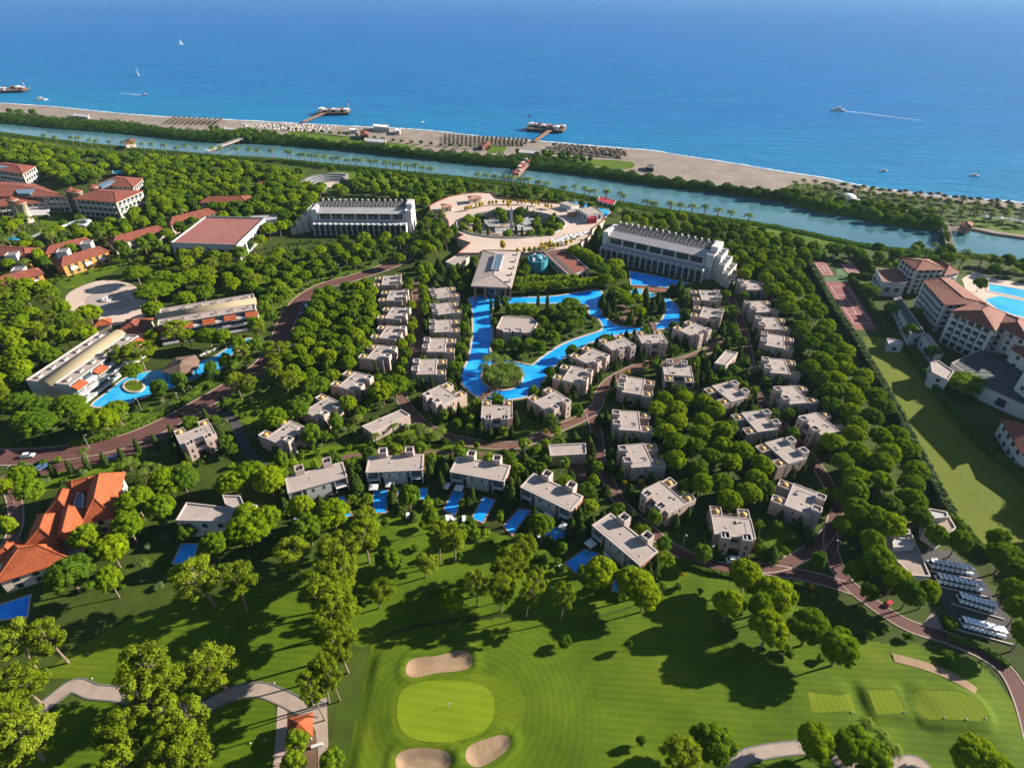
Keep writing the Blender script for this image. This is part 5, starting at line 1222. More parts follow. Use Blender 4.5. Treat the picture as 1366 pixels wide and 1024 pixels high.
# flag on the green, tee markers, ball cleaner
t = empty('golf_flag', (*G(599, 946), .4), 0, 'white golf flag standing on the putting green', 'flag')
MB().tube([(0, 0, 0), (0, 0, 2.2)], [.03, .03], 5).build('pole', m_white, t, world=False); MB().add([(0, 0, 2.2), (.7, 0, 2.0), (0, 0, 1.75), (0, .04, 2.2), (.7, .04, 2.0), (0, .04, 1.75)], [(0, 1, 2), (5, 4, 3), (0, 3, 4, 1), (1, 4, 5, 2)]).build('cloth', m_white, t, world=False)
for i, (x, y) in enumerate(((1134, 953), (1204, 954), (1256, 962), (1285, 964), (1310, 963), (118, 872), (123, 905), (154, 908), (334, 991), (354, 987), (363, 836), (366, 911), (1250, 547), (1254, 683), (1256, 597), (1284, 633), (1316, 634))):
    p = G(x, y); h = gh(*p)
    o = tag(mesh_obj('tee_marker', MB().lathe([(.0, 0), (.15, .01), (.16, .14), (.1, .23), (0, .25)], 10).mesh('tee_marker', m_white), None, (p[0], p[1], h + .06)), f"small white marker {'on the raised tees' if i < 5 else 'on the left tee lawn' if i < 12 else 'on the sports field'}, number {i + 1 if i < 5 else i - 4 if i < 12 else i - 11} counted from the left", 'tee marker', ('tees', 'left tee', 'sports')[0 if i < 5 else 1 if i < 12 else 2] + ' markers')
# footbridges in the lagoon
def bridge(label, A, B, w, z=1.0, m=None, posts=5, rails=True, name='footbridge'):
    a, b = Vector(G(*A, z)), Vector(G(*B, z)); c = (a + b) / 2; an = math.atan2(b.y - a.y, b.x - a.x); L = (b - a).length
    t = empty(name, (c.x, c.y, 0), an, label, 'bridge')
    n = max(6, int(L / 1.6)) if L < 40 else 0
    if n:
        for k in range(n): ubox('plank', m or m_deck, (-L / 2 + L * (k + .5) / n, 0, z), (L / n - .08, w, .14), 0, t)
        ubox('beam', m_wood, (0, 0, z - .2), (L, w * .6, .22), 0, t)
    else: ubox('deck', m or m_deck, (0, 0, z), (L, w, .3), 0, t)
    for s in (-1, 1):
        if rails: ubox('rail', m_white if n == 0 else m_wood, (0, s * w / 2, z + 1.0), (L, .12, .12), 0, t)
        for k in range(posts): ubox('post', m_wood, (-L / 2 + L * (k + .5) / posts, s * (w / 2 - .02), z / 2 - .6), (.25, .25, z + 3.2 - .0), 0, t)
    return t
bridge('timber footbridge onto the palm island of the lagoon', (641, 534), (661, 516), 2.2, 1.0)
bridge('small red footbridge over the lagoon east channel', (868, 430), (873, 440), 2.0, 1.0)
bridge('pale long footbridge over the river, westernmost', (276, 202), (338, 180), 3.6, 2.0, m_rim, 9)
B2 = bridge('market footbridge with red and white stalls over the river', (687, 236), (708, 212), 6.0, 2.0, m_deck, 8)
bridge('narrow dark footbridge over the river at the right', (1271, 340), (1258, 297), 4.0, 1.6, m_wood, 9)
for k in range(9): ubox('stall_roof', m_white if k % 2 else m_redp, (-22 + 5.5 * k, rnd.choice((-1.6, 1.6)), 4.6), (3.6, 2.4, .3), 0, B2)
for k in range(9): ubox('stall', m_brick, (-22 + 5.5 * k, 0, 3.0), (2.6, 3.8, 1.9), 0, B2)
# piers
def pier(label, A, B, P0, P1, depth, huts, mast):
    a, b = Vector(G(*A, 1.2)), Vector(G(*B, 1.2)); c = (a + b) / 2
    t = empty('pier', (c.x, c.y, -1.6), 0, label, 'pier'); an = math.atan2(b.y - a.y, b.x - a.x)
    ubox('gangway', m_deck, (0, 0, 2.8), ((b - a).length + 4, 4.5, .35), an, t)
    for k in range(8):
        q = (b - a) * ((k + .5) / 8 - .5); ubox('pile', m_wood, (q.x, q.y, 1.2), (.6, .6, 3.0), 0, t)
    p0, p1 = Vector(G(*P0, 1.2)), Vector(G(*P1, 1.2)); d = p1 - p0; m = (p0 + p1) / 2 - c; pa = math.atan2(d.y, d.x)
    ubox('platform', m_wood, (m.x, m.y, 2.7), (d.length, depth, .6), pa, t)
    ubox('platform_base', m_blackp, (m.x, m.y, 1.2), (d.length * .94, depth * .85, 2.4), pa, t)
    u = d.normalized(); nrm = Vector((-u.y, u.x))
    for k in range(huts):
        q = m + u * ((k + .5) / huts - .5) * d.length * .92 + nrm * rnd.uniform(-.28, .28) * depth
        mb, cap = hip_mesh(rect(q, pa, rnd.uniform(5, 8), 5), 5.6, 1.3, .4, 1.0); mb.build('canopy', (m_cloth, m_rim, m_ptile)[k % 3], t, world=False)
        ubox('canopy_wall', m_brown if k % 2 else m_white, (q.x, q.y, 4.2), (4, 3, 2.4), pa, t)
    q = m + u * mast * d.length * .47; ubox('mast', m_white, (q.x, q.y, 8), (.35, .35, 11), 0, t); ubox('flag', m_redp, (q.x + 1.1, q.y, 12.6), (2.2, .1, 1.4), 0, t)
pier('bathing pier with white canopies, middle one on the beach', (405, 162), (432, 151), (424, 149), (467, 148), 22, 7, 1)
pier('dark timber bathing pier, nearest and rightmost on the beach', (714, 188), (736, 172), (703, 169), (754, 172), 18, 8, -1)
pier('white bathing pier at the upper left picture edge', (-40, 132), (-20, 124), (-30, 121), (36, 119), 22, 8, 1)
# boats
def boat(label, x, y, L, an, cabin=True, sail=False, jet=False):
    p = G(x, y, -1.6); t = empty('sailing_boat' if sail else 'motor_boat', (p[0], p[1], -1.6), an, label, 'boat')
    w = L * .15; P = [(-L / 2, -w), (L * .2, -w), (L / 2, 0), (L * .2, w), (-L / 2, w)]
    V = [(q[0], q[1] * .8, -.2) for q in P] + [(q[0] * 1.02, q[1], L * .11) for q in P]
    MB().add(V, [(i, (i + 1) % 5, 5 + (i + 1) % 5, 5 + i) for i in range(5)] + [(5, 6, 7, 8, 9)]).build('hull', m_white, t, world=False)
    if cabin:
        ubox('cabin', m_white, (-L * .05, 0, L * .16), (L * .42, w * 1.3, L * .12), 0, t); ubox('windscreen', m_glass, (L * .165, 0, L * .16), (.12, w * 1.2, L * .08), 0, t); ubox('flybridge', m_white, (-L * .1, 0, L * .25), (L * .2, w, L * .06), 0, t)
    if sail:
        MB().tube([(0, 0, 0), (0, 0, L * 1.5)], [.1, .06], 6).build('mast', m_white, t, world=False)
        MB().add([(-.1, 0, L * .2), (-.1, 0, L * 1.45), (-L * .45, .25, L * .22), (-.1, .06, L * .2), (-.1, .06, L * 1.45), (-L * .45, .31, L * .22)], [(0, 1, 2), (5, 4, 3), (0, 3, 4, 1), (1, 4, 5, 2), (2, 5, 3, 0)]).build('mainsail', m_cloth, t, world=False)
        MB().add([(.1, 0, L * .2), (.1, 0, L * 1.2), (L * .48, .1, L * .18), (.1, .06, L * .2), (.1, .06, L * 1.2), (L * .48, .16, L * .18)], [(2, 1, 0), (3, 4, 5), (0, 1, 4, 3), (1, 2, 5, 4), (2, 0, 3, 5)]).build('foresail', m_ptile if x < 200 else m_cloth, t, world=False)
    return t
boat('white motor yacht with a long wake at the right', 1117, 148, 15, R(170)); boat('small white motor boat near the right shore', 1178, 229, 6.5, R(175)); boat('white moored boat off the far right shore', 1299, 235, 6.5, R(160))
boat('white sailing boat farthest out at sea', 242, 60, 8, R(30), False, True); boat('pink and white sailing boat off the left beach', 185, 101, 8.5, R(120), False, True)
boat('tiny white dinghy close in to the beach', 564, 163, 4.5, R(60), False)
boat('white speedboat drawing a short wake at the left', 194, 127, 8, R(-3)); boat('white catamaran float moored off the left beach', 56, 134, 14, R(20)); pass
def wake(name, px, w0, w1, label):
    P = [Vector(G(x, y, -1.6)) for x, y in px]; V = []
    P = [Vector(q) for q in spline(P, closed=False, n=10)]
    for i, p in enumerate(P):
        d = (P[min(i + 1, len(P) - 1)] - P[max(i - 1, 0)]).normalized(); nn = Vector((-d.y, d.x)); w = (w0 + (w1 - w0) * i / len(P)) * rnd.uniform(.5, 1.2)
        V += [(p.x + nn.x * w, p.y + nn.y * w, -1.56), (p.x - nn.x * w, p.y - nn.y * w, -1.56)]
    F = [(2 * i, 2 * i + 1, 2 * i + 3, 2 * i + 2) for i in range(len(P) - 1)]
    tag(mesh_obj(name, make_mesh(name, V, F, m_foam)), label, None, None, 'stuff')
wake('yacht_wake', [(1122, 148), (1150, 151), (1190, 156), (1230, 161)], 1.6, .5, 'white foam wake trailing behind the motor yacht'); wake('speedboat_wake', [(192, 127), (178, 126), (162, 125)], 1.5, .6, 'short white wake behind the speedboat')

# ---- beach
def one(name, mb_list, loc, rz, label, cat, group): pass
um_t = MB().lathe([(1.9, 1.9), (1.75, 2.0), (.12, 2.95), (0, 3.0)], 9).lathe([(1.85, 1.85), (.1, 2.5)], 9).tube([(0, 0, 0), (0, 0, 2.6)], [.07, .07], 5).mesh('beach_umbrella', m_thatch)
def scatter_umb(P, n, label, group, me, name='beach_umbrella', cat='umbrella', s=1.0):
    for i, (x, y) in enumerate(P):
        o = mesh_obj(name, me, None, (x, y, .0), rnd.uniform(0, 6), (s, s, s)); tag(o, (f'{label}, column {i // n + 1} from left, {NUM[i % n]} from the sea' if n else label), cat, group)
NUM = ['first', 'second', 'third', 'fourth', 'fifth', 'sixth', 'seventh']
def grid(q, nu, nv, jit=.3):
    A = [Vector(p) for p in PW(q)]; out = []
    for i in range(nu):
        for j in range(nv):
            u, v = (i + .5) / nu, (j + .5) / nv; p = (A[0] * (1 - u) + A[1] * u) * (1 - v) + (A[3] * (1 - u) + A[2] * u) * v
            out.append((p.x + rnd.uniform(-jit, jit), p.y + rnd.uniform(-jit, jit)))
    return out
scatter_umb(grid([(592, 182), (706, 188), (704, 195.5), (592, 195)], 20, 6), 6, 'brown umbrella left of the dark pier', 'umbrella rows left of the dark pier', um_t, s=1.0)
scatter_umb(grid([(733, 194), (832, 204), (840, 212), (745, 205)], 15, 4, 1.2), 0, 'dark thatched beach umbrella in the cluster right of the dark pier', 'umbrella cluster right of the dark pier', um_t, s=1.3)
scatter_umb(grid([(232, 158), (300, 161), (292, 167), (220, 166)], 10, 6), 6, 'brown umbrella above the far footbridge', 'umbrella rows above the far footbridge', um_t, s=1.05)
m_bed = mat('sunbed_cloth', (.42, .38, .36), .85, var=.06)
be_m = MB().box(-.5, .5, -1.0, 1.0, .25, .4).box(-.45, .45, -1.0, -.8, .4, .8).box(-.4, .4, -.9, .9, .0, .25).mesh('beach_bed', m_bed)
scatter_umb(grid([(320, 164.5), (452, 167.5), (440, 178), (330, 172)], 22, 6), 6, 'pale sunbed left of the middle pier', 'white sunbed rows', be_m, 'beach_bed', 'sunbed', 1.5)
BH = [([(481, 175), (491, 176), (491, 181), (481, 180)], 4, m_brown, m_ptile, 'dark brown beach pavilion among the sunbeds'), ([(487, 184), (515, 186), (514, 191), (486, 189)], 4, m_cream, m_light, 'grey-roofed beach bar beside the reeds'),
      ([(498, 165.5), (519, 167), (519, 171), (498, 169)], 4, m_white, m_cloth, 'row of white beach cabanas by the sea'), ([(467, 171), (476, 171), (476, 174), (466, 174)], 3, m_white, m_cloth, 'small white beach canopy by the sunbed rows'), ([(528, 171), (534, 171), (533, 175), (527, 175)], 3.5, m_white, m_cloth, 'small white beach tent right of the cabanas'),
      ([(694, 199), (722, 201), (721, 206), (692, 204)], 4, m_cream, m_light, 'grey-roofed beach restaurant at the market bridge'), ([(863, 219), (873, 221), (872, 225), (862, 223)], 2.6, m_blackp, m_darkroof, 'small dark hut alone on the open sand'),
      ([(642, 191), (653, 190), (655, 194), (644, 196)], 3.2, m_brick, m_ptile, 'brown beach kiosk beside the umbrella rows'), ([(300, 169), (313, 170), (312, 174), (299, 173)], 4, m_brown, m_light, 'shaded beach bar at the end of the far footbridge'),
      ([(100, 151), (118, 153), (117, 157), (99, 155)], 3, m_white, m_light, 'low pale beach hut at the left'), ([(40, 152), (60, 154), (60, 158), (40, 157)], 3, m_brown, m_darkroof, 'low dark beach hut between trees at the left'), ([(1283, 296), (1297, 297), (1296, 303), (1282, 301)], 4, m_brick, m_tile, 'red-brown riverside kiosk at the right bridge end'), ([(800, 262), (822, 268), (818, 274), (797, 268)], 1.2, m_white, m_redp, 'red-roofed landing stage on the river bank'), ([(166, 188), (179, 186), (180, 191), (168, 193)], 4, m_cream, m_tile, 'small red-roofed boathouse on the near river bank')]
for P, z, wm, rm, l in BH: block('beach_building', l, 'beach hut', P, z, wm, 'hip' if rm in (m_ptile, m_tile) else 'flat', rm, 1.2, 1, 3, 1.2, 1.3, .5)
# dome tent on the spit
c = G(1130, 268); t = empty('dome_tent', (c[0], c[1], 0), .2, 'large white dome tent among the trees on the spit', 'tent')
MB().lathe([(6, 0), (5.7, 1.8), (4.8, 3.2), (3.2, 4.3), (1.4, 4.8), (0, 4.9)], 18).build('shell', m_cloth, t, True, world=False); ubox('entrance', m_white, (3.5, -4.2, 1.2), (3, 3, 2.4), .6, t)
EXCL.append(([(c[0] + 11 * math.cos(R(a)), c[1] + 11 * math.sin(R(a))) for a in range(0, 360, 45)], []))
for i, (x, y) in enumerate(((1313, 294), (1322, 295), (1334, 296), (1345, 298), (1354, 299), (1363, 301))):
    p = G(x, y); o = copy_tree(par0); o.location = (p[0], p[1], 0); o.scale = (1.3, 1.3, 1.2); tag(o, f'white parasol on the riverside lawn, {ORD[i]} from the right footbridge', 'parasol', 'lawn parasols')

# ================================================================== vegetation
m_bark = mat('grey_bark', (0.17, 0.12, 0.09), 0.95, var=0.25, scale=1.5)
m_palmbark = mat('palm_bark', (0.13, 0.09, 0.06), 0.95, var=0.25, scale=3)
l_pine = leaf_mat('umbrella_pine_needles', (0.056, 0.112, 0.012), (0.132, 0.205, 0.006), (0.220, 0.282, 0.007), 0.38)
l_tall = leaf_mat('tall_pine_needles', (0.105, 0.150, 0.008), (0.160, 0.215, 0.010), (0.215, 0.265, 0.018), 0.42)
l_broad = leaf_mat('broad_leaves', (0.0448, 0.09315, 0.0088), (0.0784, 0.1429, 0.011), (0.1288, 0.205, 0.0132), 0.35)
l_trim = leaf_mat('pale_leaves', (0.0952, 0.1552, 0.0088), (0.1568, 0.2297, 0.011), (0.224, 0.2981, 0.0154), 0.4)
l_con = leaf_mat('conifer_needles', (0.02688, 0.05175, 0.012), (0.04704, 0.0805, 0.015), (0.0784, 0.115, 0.018), 0.25)
l_palm = leaf_mat('palm_fronds', (0.0672, 0.1056, 0.0154), (0.1064, 0.1552, 0.022), (0.168, 0.2173, 0.0385), 0.3)
l_reed = leaf_mat('reed_leaves', (0.0336, 0.077, 0.011), (0.0616, 0.1179, 0.0132), (0.1064, 0.1615, 0.0198), 0.3)
l_hedge = leaf_mat('hedge_leaves', (0.0392, 0.08073, 0.0132), (0.06496, 0.1217, 0.0154), (0.1008, 0.1676, 0.0176), 0.25)
l_grey = leaf_mat('grey_green_leaves', (0.0616, 0.09936, 0.0385), (0.0952, 0.1366, 0.055), (0.1344, 0.18, 0.0715), 0.25)
l_yel = leaf_mat('yellow_leaves', (0.336, 0.2484, 0.011), (0.4704, 0.3478, 0.0132), (0.56, 0.4471, 0.022), 0.3)

def unit(v): return v / np.maximum(np.linalg.norm(v, axis=-1, keepdims=True), 1e-9)
def leaf_tris(P, N, size, r, bend=0.42):
    """one small leaf-spray triangle at every point, roughly facing N"""
    n = len(P); N = unit(N + r.normal(0, bend, (n, 3))); A = unit(np.cross(N, r.normal(0, 1, (n, 3)))); B = np.cross(N, A)
    s = (size * r.uniform(.7, 1.35, n))[:, None]
    V = np.stack([P + A * s, P - A * s * .55 + B * s * .85, P - A * s * .55 - B * s * .85], 1).reshape(-1, 3)
    F = np.arange(3 * n).reshape(n, 3)
    return V, F
def tri_mesh(name, parts, m):
    Vs, Fs, k = [], [], 0
    for V, F in parts: Vs.append(V); Fs.append(F + k); k += len(V)
    V, F = np.concatenate(Vs), np.concatenate(Fs)
    me = bpy.data.meshes.new(name); me.vertices.add(len(V)); me.vertices.foreach_set('co', V.astype(np.float32).ravel())
    me.loops.add(F.size); me.loops.foreach_set('vertex_index', F.astype(np.int32).ravel())
    me.polygons.add(len(F)); me.polygons.foreach_set('loop_start', np.arange(0, F.size, 3, dtype=np.int32)); me.polygons.foreach_set('loop_total', np.full(len(F), 3, np.int32))
    me.update(calc_edges=True); me.materials.append(m); return me
def ball_dirs(n, r, zmin=-1.0):
    d = unit(r.normal(0, 1, (n * 4 + 20, 3))); d = d[d[:, 2] > zmin]
    return d[:n]
def clumps(C, rad, per, size, r, zmin=-.35, squash=.8, lo=.8, hi=1.12):
    """leaf sprays over the outside of every clump"""
    Ps, Ns = [], []
    for c, q in zip(C, rad):
        d = ball_dirs(per, r, zmin); Ps.append(c + d * np.array([1, 1, squash]) * q * (lo + (hi - lo) * r.random((len(d), 1)) ** 1.4)); Ns.append(d + np.array([0, 0, .25]))
    return leaf_tris(np.concatenate(Ps), np.concatenate(Ns), size, r)
def _ico():
    t = (1 + 5 ** .5) / 2; v = [tuple(q) for q in unit(np.array([(-1, t, 0), (1, t, 0), (-1, -t, 0), (1, -t, 0), (0, -1, t), (0, 1, t), (0, -1, -t), (0, 1, -t), (t, 0, -1), (t, 0, 1), (-t, 0, -1), (-t, 0, 1)], float))]
    f = [(0, 11, 5), (0, 5, 1), (0, 1, 7), (0, 7, 10), (0, 10, 11), (1, 5, 9), (5, 11, 4), (11, 10, 2), (10, 7, 6), (7, 1, 8), (3, 9, 4), (3, 4, 2), (3, 2, 6), (3, 6, 8), (3, 8, 9), (4, 9, 5), (2, 4, 11), (6, 2, 10), (8, 6, 7), (9, 8, 1)]
    mid, g = {}, []
    def m(a, b):
        k = (min(a, b), max(a, b))
        if k not in mid: mid[k] = len(v); v.append(tuple(unit(np.array(v[a]) + np.array(v[b]))))
        return mid[k]
    for a, b, c in f:
        x, y, z = m(a, b), m(b, c), m(c, a); g += [(a, x, z), (x, b, y), (z, y, c), (x, y, z)]
    return np.array(v), np.array(g)
ICO = _ico()
def core(C, rad, r, k=.72):
    """a dense inside for each clump so that light does not fall straight through"""
    iv, fc = ICO
    Vs, Fs = [], []
    for i, (c, q) in enumerate(zip(C, rad)): Vs.append(c + iv * q * k * np.array([1, 1, .75]) * r.uniform(.9, 1.08, (len(iv), 1))); Fs.append(fc + len(iv) * i)
    return np.concatenate(Vs), np.concatenate(Fs)
def trunk_mesh(name, h, r0, limbs, r, m, lean=0.25, start=.55):
    mb = MB(); a = r.uniform(0, 6.28); pts = [(lean * math.cos(a) * (t ** 2), lean * math.sin(a) * (t ** 2), h * t) for t in (0, .3, .6, 1)]
    mb.tube(pts, [r0, r0 * .8, r0 * .65, r0 * .4], 7)
    for L in limbs:
        s = start + .35 * r.random(); p0 = Vector((lean * math.cos(a) * s * s, lean * math.sin(a) * s * s, h * s)); p1 = Vector(tuple(L))
        mid = p0.lerp(p1, .5) - Vector((0, 0, .25)); mb.tube([p0, mid, p1], [r0 * .42, r0 * .3, r0 * .12], 5, False)
    return mb.mesh(name, m)
PROTO = {}
def proto(kind, trunk, crown): PROTO.setdefault(kind, []).append((trunk, crown))
def mk_umbrella(seed):            # crown radius 4, height 10
    r = np.random.default_rng(seed); n = 90
    d = ball_dirs(n, r, -.30); sc = np.array([3.3, 3.3, 2.7]); C = np.array([0, 0, 6.2]) + d * sc * r.uniform(.90, 1.03, (n, 1))
    ph = np.arctan2(d[:, 1], d[:, 0]); lob = 1 + .10 * np.sin(ph * 2 + seed) + .06 * np.sin(ph * 3 + 2 * seed); C[:, :2] *= lob[:, None]
    rad = r.uniform(.5, .75, n); C2 = np.vstack([C, np.array([[0, 0, 6.9], [1.3, .6, 6.5], [-1, -1.1, 6.6], [-1.2, 1.2, 6.4]])]); rad2 = np.append(rad, [2.7, 2.3, 2.3, 2.3])
    cr = tri_mesh('crown', [clumps(C2, rad2, 120, .175, r, -.6, .8, .8, 1.28), core(C2, rad2, r, .86)], l_pine)
    tr = trunk_mesh('trunk', 6.8, .26, C[r.choice(n, 7, False)] - np.array([0, 0, .5]), r, m_bark, .4)
    proto('umbrella_pine', tr, cr)
def mk_tall(seed):                # crown radius 4, height 15
    r = np.random.default_rng(100 + seed); n = 52; C, rad = [], []
    for k in range(n):
        z = r.uniform(7.4, 14.6); R_ = 3.7 * math.sqrt(max(.05, 1 - ((z - 10.9) / 4.2) ** 2)) * r.uniform(.3, 1.0) ** .7; a = r.uniform(0, 6.28) + .6 * math.sin(z * 2 + seed)
        C.append((R_ * math.cos(a), R_ * math.sin(a), z)); rad.append(r.uniform(.45, .95))
    C, rad = np.array(C), np.array(rad)
    cr = tri_mesh('crown', [clumps(C, rad, 150, .20, r, -.6, .62, .5, 1.45), core(C, rad, r, .55)], l_tall)
    proto('tall_pine', trunk_mesh('trunk', 13.6, .28, C[r.choice(n, 16, False)], r, m_bark, .9, .5), cr)
def mk_broad(seed, kind='shade_tree', m=None):  # radius 4, height 9
    r = np.random.default_rng(200 + seed); n = 34; d = ball_dirs(n, r, -.55)
    C = np.array([0, 0, 5.4]) + d * np.array([3.1, 3.1, 2.7]) * r.uniform(.75, 1.05, (n, 1)); rad = r.uniform(.8, 1.3, n)
    C = np.vstack([C, [[0, 0, 5.6]]]); rad = np.append(rad, 2.0)
    cr = tri_mesh('crown', [clumps(C, rad, 150, .22, r, -.8, .9, .75, 1.3), core(C, rad, r, .82)], m or l_broad)
    proto(kind, trunk_mesh('trunk', 5.2, .24, C[r.choice(n, 6, False)], r, m_bark, .2, .4), cr)
def mk_conifer(seed):             # radius 1.5, height 7
    r = np.random.default_rng(300 + seed); C, rad = [], []
    for k in range(30):
        t = k / 29; z = .8 + 5.6 * t; R_ = 1.05 * (1 - t) ** .7 * (.75 + .25 * r.random()); a = k * 2.4
        C.append((R_ * math.cos(a), R_ * math.sin(a), z)); rad.append(.62 * (1 - t) + .22)
    C, rad = np.array(C), np.array(rad)
    proto('columnar_conifer', trunk_mesh('trunk', 3.0, .14, [], r, m_bark, 0), tri_mesh('crown', [clumps(C, rad, 75, .19, r, -.9, 1.2), core(C, rad, r, .8)], l_con))
def mk_cypress(seed):             # radius .8, height 9
    r = np.random.default_rng(330 + seed); C, rad = [], []
    for k in range(30):
        t = k / 29; a = k * 2.4; R_ = .28 * math.sin(math.pi * min(1, .25 + t * .75)); C.append((R_ * math.cos(a), R_ * math.sin(a), .7 + 7.9 * t)); rad.append(.55 * math.sin(math.pi * (.22 + .74 * t)) + .08)
    C, rad = np.array(C), np.array(rad)
    proto('cypress', trunk_mesh('trunk', 3.0, .12, [], r, m_bark, 0), tri_mesh('crown', [clumps(C, rad, 60, .17, r, -.9, 1.6), core(C, rad, r, .8)], l_con))
def mk_shrub(seed, kind='shrub', m=None):  # radius 1, height 1.8
    r = np.random.default_rng(400 + seed); n = 9; d = ball_dirs(n, r, -.1); C = np.array([0, 0, .75]) + d * np.array([.62, .62, .6]); rad = r.uniform(.3, .5, n)
    C = np.vstack([C, [[0, 0, .8]]]); rad = np.append(rad, .6)
    proto(kind, trunk_mesh('trunk', .8, .06, [], r, m_bark, 0), tri_mesh('crown', [clumps(C, rad, 80, .12, r, -.8, 1.0), core(C, rad, r, .8)], m or l_broad))
def mk_palm(seed):                # frond radius 3, height 8.5
    r = np.random.default_rng(500 + seed); V, F = [], []
    nf = 26
    for k in range(nf):
        a = k * 2.39996 + r.uniform(-.2, .2); up = r.uniform(-.15, 1.15); L = r.uniform(2.5, 3.3); pts = []
        for s in range(7):
            t = s / 6; rr = L * t * math.cos(up * (1 - .5 * t)); z = 7.6 + L * t * math.sin(up) * .8 - 1.35 * t * t * L * .55; pts.append(np.array([rr * math.cos(a), rr * math.sin(a), z]))
        side = np.array([-math.sin(a), math.cos(a), 0])
        for s in range(6):
            p, q = pts[s], pts[s + 1]; w0 = .62 * math.sin(math.pi * (.12 + .8 * s / 6)); w1 = .62 * math.sin(math.pi * (.12 + .8 * (s + 1) / 6))
            for sg in (-1, 1):
                for h in range(2):
                    b = p + (q - p) * h / 2; e = p + (q - p) * (h + .75) / 2; wd = w0 + (w1 - w0) * h / 2
                    i = len(V); V += [b, e, e + side * sg * wd * 1.3 + (q - p) * .5 - np.array([0, 0, .22 * wd + .05])]; F.append((i, i + 1, i + 2) if sg > 0 else (i, i + 2, i + 1))
    mb = MB().tube([(0, 0, 0), (.05, 0, 2.5), (0, .06, 5), (0, 0, 7.3)], [.32, .24, .22, .26], 8).lathe([(.2, 6.6), (.5, 7.0), (.42, 7.5), (.1, 7.8)], 8)
    proto('palm_tree', mb.mesh('trunk', m_palmbark), tri_mesh('crown', [(np.array(V), np.array(F))], l_palm))
for s in range(7): mk_umbrella(s)
for s in range(6): mk_tall(s)
for s in range(5): mk_broad(s)
for s in range(4): mk_broad(40 + s, 'pale_tree', l_trim)
for s in range(4): mk_conifer(s)
for s in range(3): mk_cypress(s)
for s in range(4): mk_shrub(s)
for s in range(3): mk_shrub(30 + s, 'grey_shrub', l_grey)
for s in range(2): mk_shrub(20 + s, 'yellow_shrub', l_yel)
for s in range(4): mk_palm(s)
DIM = {'umbrella_pine': (4.0, 9.6), 'tall_pine': (4.0, 15.0), 'shade_tree': (4.0, 8.8), 'pale_tree': (4.0, 8.8), 'columnar_conifer': (1.5, 7.0), 'cypress': (.8, 9.2), 'shrub': (1.0, 1.75), 'grey_shrub': (1.0, 1.75), 'yellow_shrub': (1.0, 1.75), 'palm_tree': (3.0, 8.6)}
CENTRE = {'umbrella_pine': .68, 'tall_pine': .74, 'shade_tree': .62, 'pale_tree': .62, 'columnar_conifer': .45, 'cypress': .5, 'shrub': .5, 'grey_shrub': .5, 'yellow_shrub': .5, 'palm_tree': .88}
CAT = {'umbrella_pine': 'pine tree', 'tall_pine': 'pine tree', 'shade_tree': 'tree', 'pale_tree': 'tree', 'columnar_conifer': 'conifer', 'cypress': 'cypress', 'shrub': 'shrub', 'grey_shrub': 'shrub', 'yellow_shrub': 'shrub', 'palm_tree': 'palm tree'}
TREES = []          # kind, x, y, z, radius, height, label, group, prefer
PXM = lambda x, y, z: FOC / (y * CP + (CAM_H - z) * SP)   # picture pixels per metre at a point
def tree(kind, x, y, r, h, label, group, z=0.0, prefer=0): TREES.append((kind, x, y, z, r, h, label, group, prefer))
GROW = {'umbrella_pine': 1.2, 'tall_pine': 1.3}
def at_crown(kind, px, py, rpx, h, label, group, asp=None, z=0.0):
    """a tree whose crown centre is seen at this spot, with the crown radius seen there"""
    h = h * .9; zc = h * CENTRE[kind] + z; x, y = G(px, py, zc); r = GROW.get(kind, 1.12) * rpx / PXM(x, y, zc)
    if z == 0: z = gh(x, y)
    tree(kind, x, y, r, h, label, group, z, 1)
GROVES = ('western grove', 'strip grove', 'inner grove', 'eastern grove')
def fill(kinds, px, gap, r, h, label, group, margin=.5, z=0.0, seed=0, nmax=900):
    """trees spread over the area whose crowns are seen inside px"""
    rr = np.random.default_rng(1000 + seed + len(TREES)); k0 = kinds if isinstance(kinds, str) else kinds[0]
    P = PW(px, (h[0] + h[1]) / 2 * CENTRE[k0]); xs, ys = [p[0] for p in P], [p[1] for p in P]; pts = []
    n = int((max(xs) - min(xs)) * (max(ys) - min(ys)) / gap ** 2 * 24) + 30
    X, Y = rr.uniform(min(xs), max(xs), n), rr.uniform(min(ys), max(ys), n); ok = inside(P, X, Y)
    cell = {}
    for x, y in zip(X[ok], Y[ok]):
        ci, cj = int(x // gap), int(y // gap)
        if any((x - a) ** 2 + (y - b) ** 2 < gap * gap for i in (-1, 0, 1) for j in (-1, 0, 1) for a, b in cell.get((ci + i, cj + j), ())): continue
        R_ = rr.uniform(*r)
        if not free(x, y, margin * R_): continue
        cell.setdefault((ci, cj), []).append((x, y)); k = kinds if isinstance(kinds, str) else kinds[rr.integers(len(kinds))]
        if group in GROVES:
            nv = min(VILLA_AT, key=lambda v: (v[0] - x) ** 2 + (v[1] - y) ** 2); tree(k, x, y, R_, rr.uniform(*h), 'grove umbrella pine nearest ' + nv[3], group, z); continue
        tree(k, x, y, R_, rr.uniform(*h), (label[k] if isinstance(label, dict) else label), (group if isinstance(label, str) else group + ' ' + k.replace('_', ' ')), z)
        if len(cell) > nmax: break
U, T, B, PT, CN, CY, SH, PA = 'umbrella_pine', 'tall_pine', 'shade_tree', 'pale_tree', 'columnar_conifer', 'cypress', 'shrub', 'palm_tree'

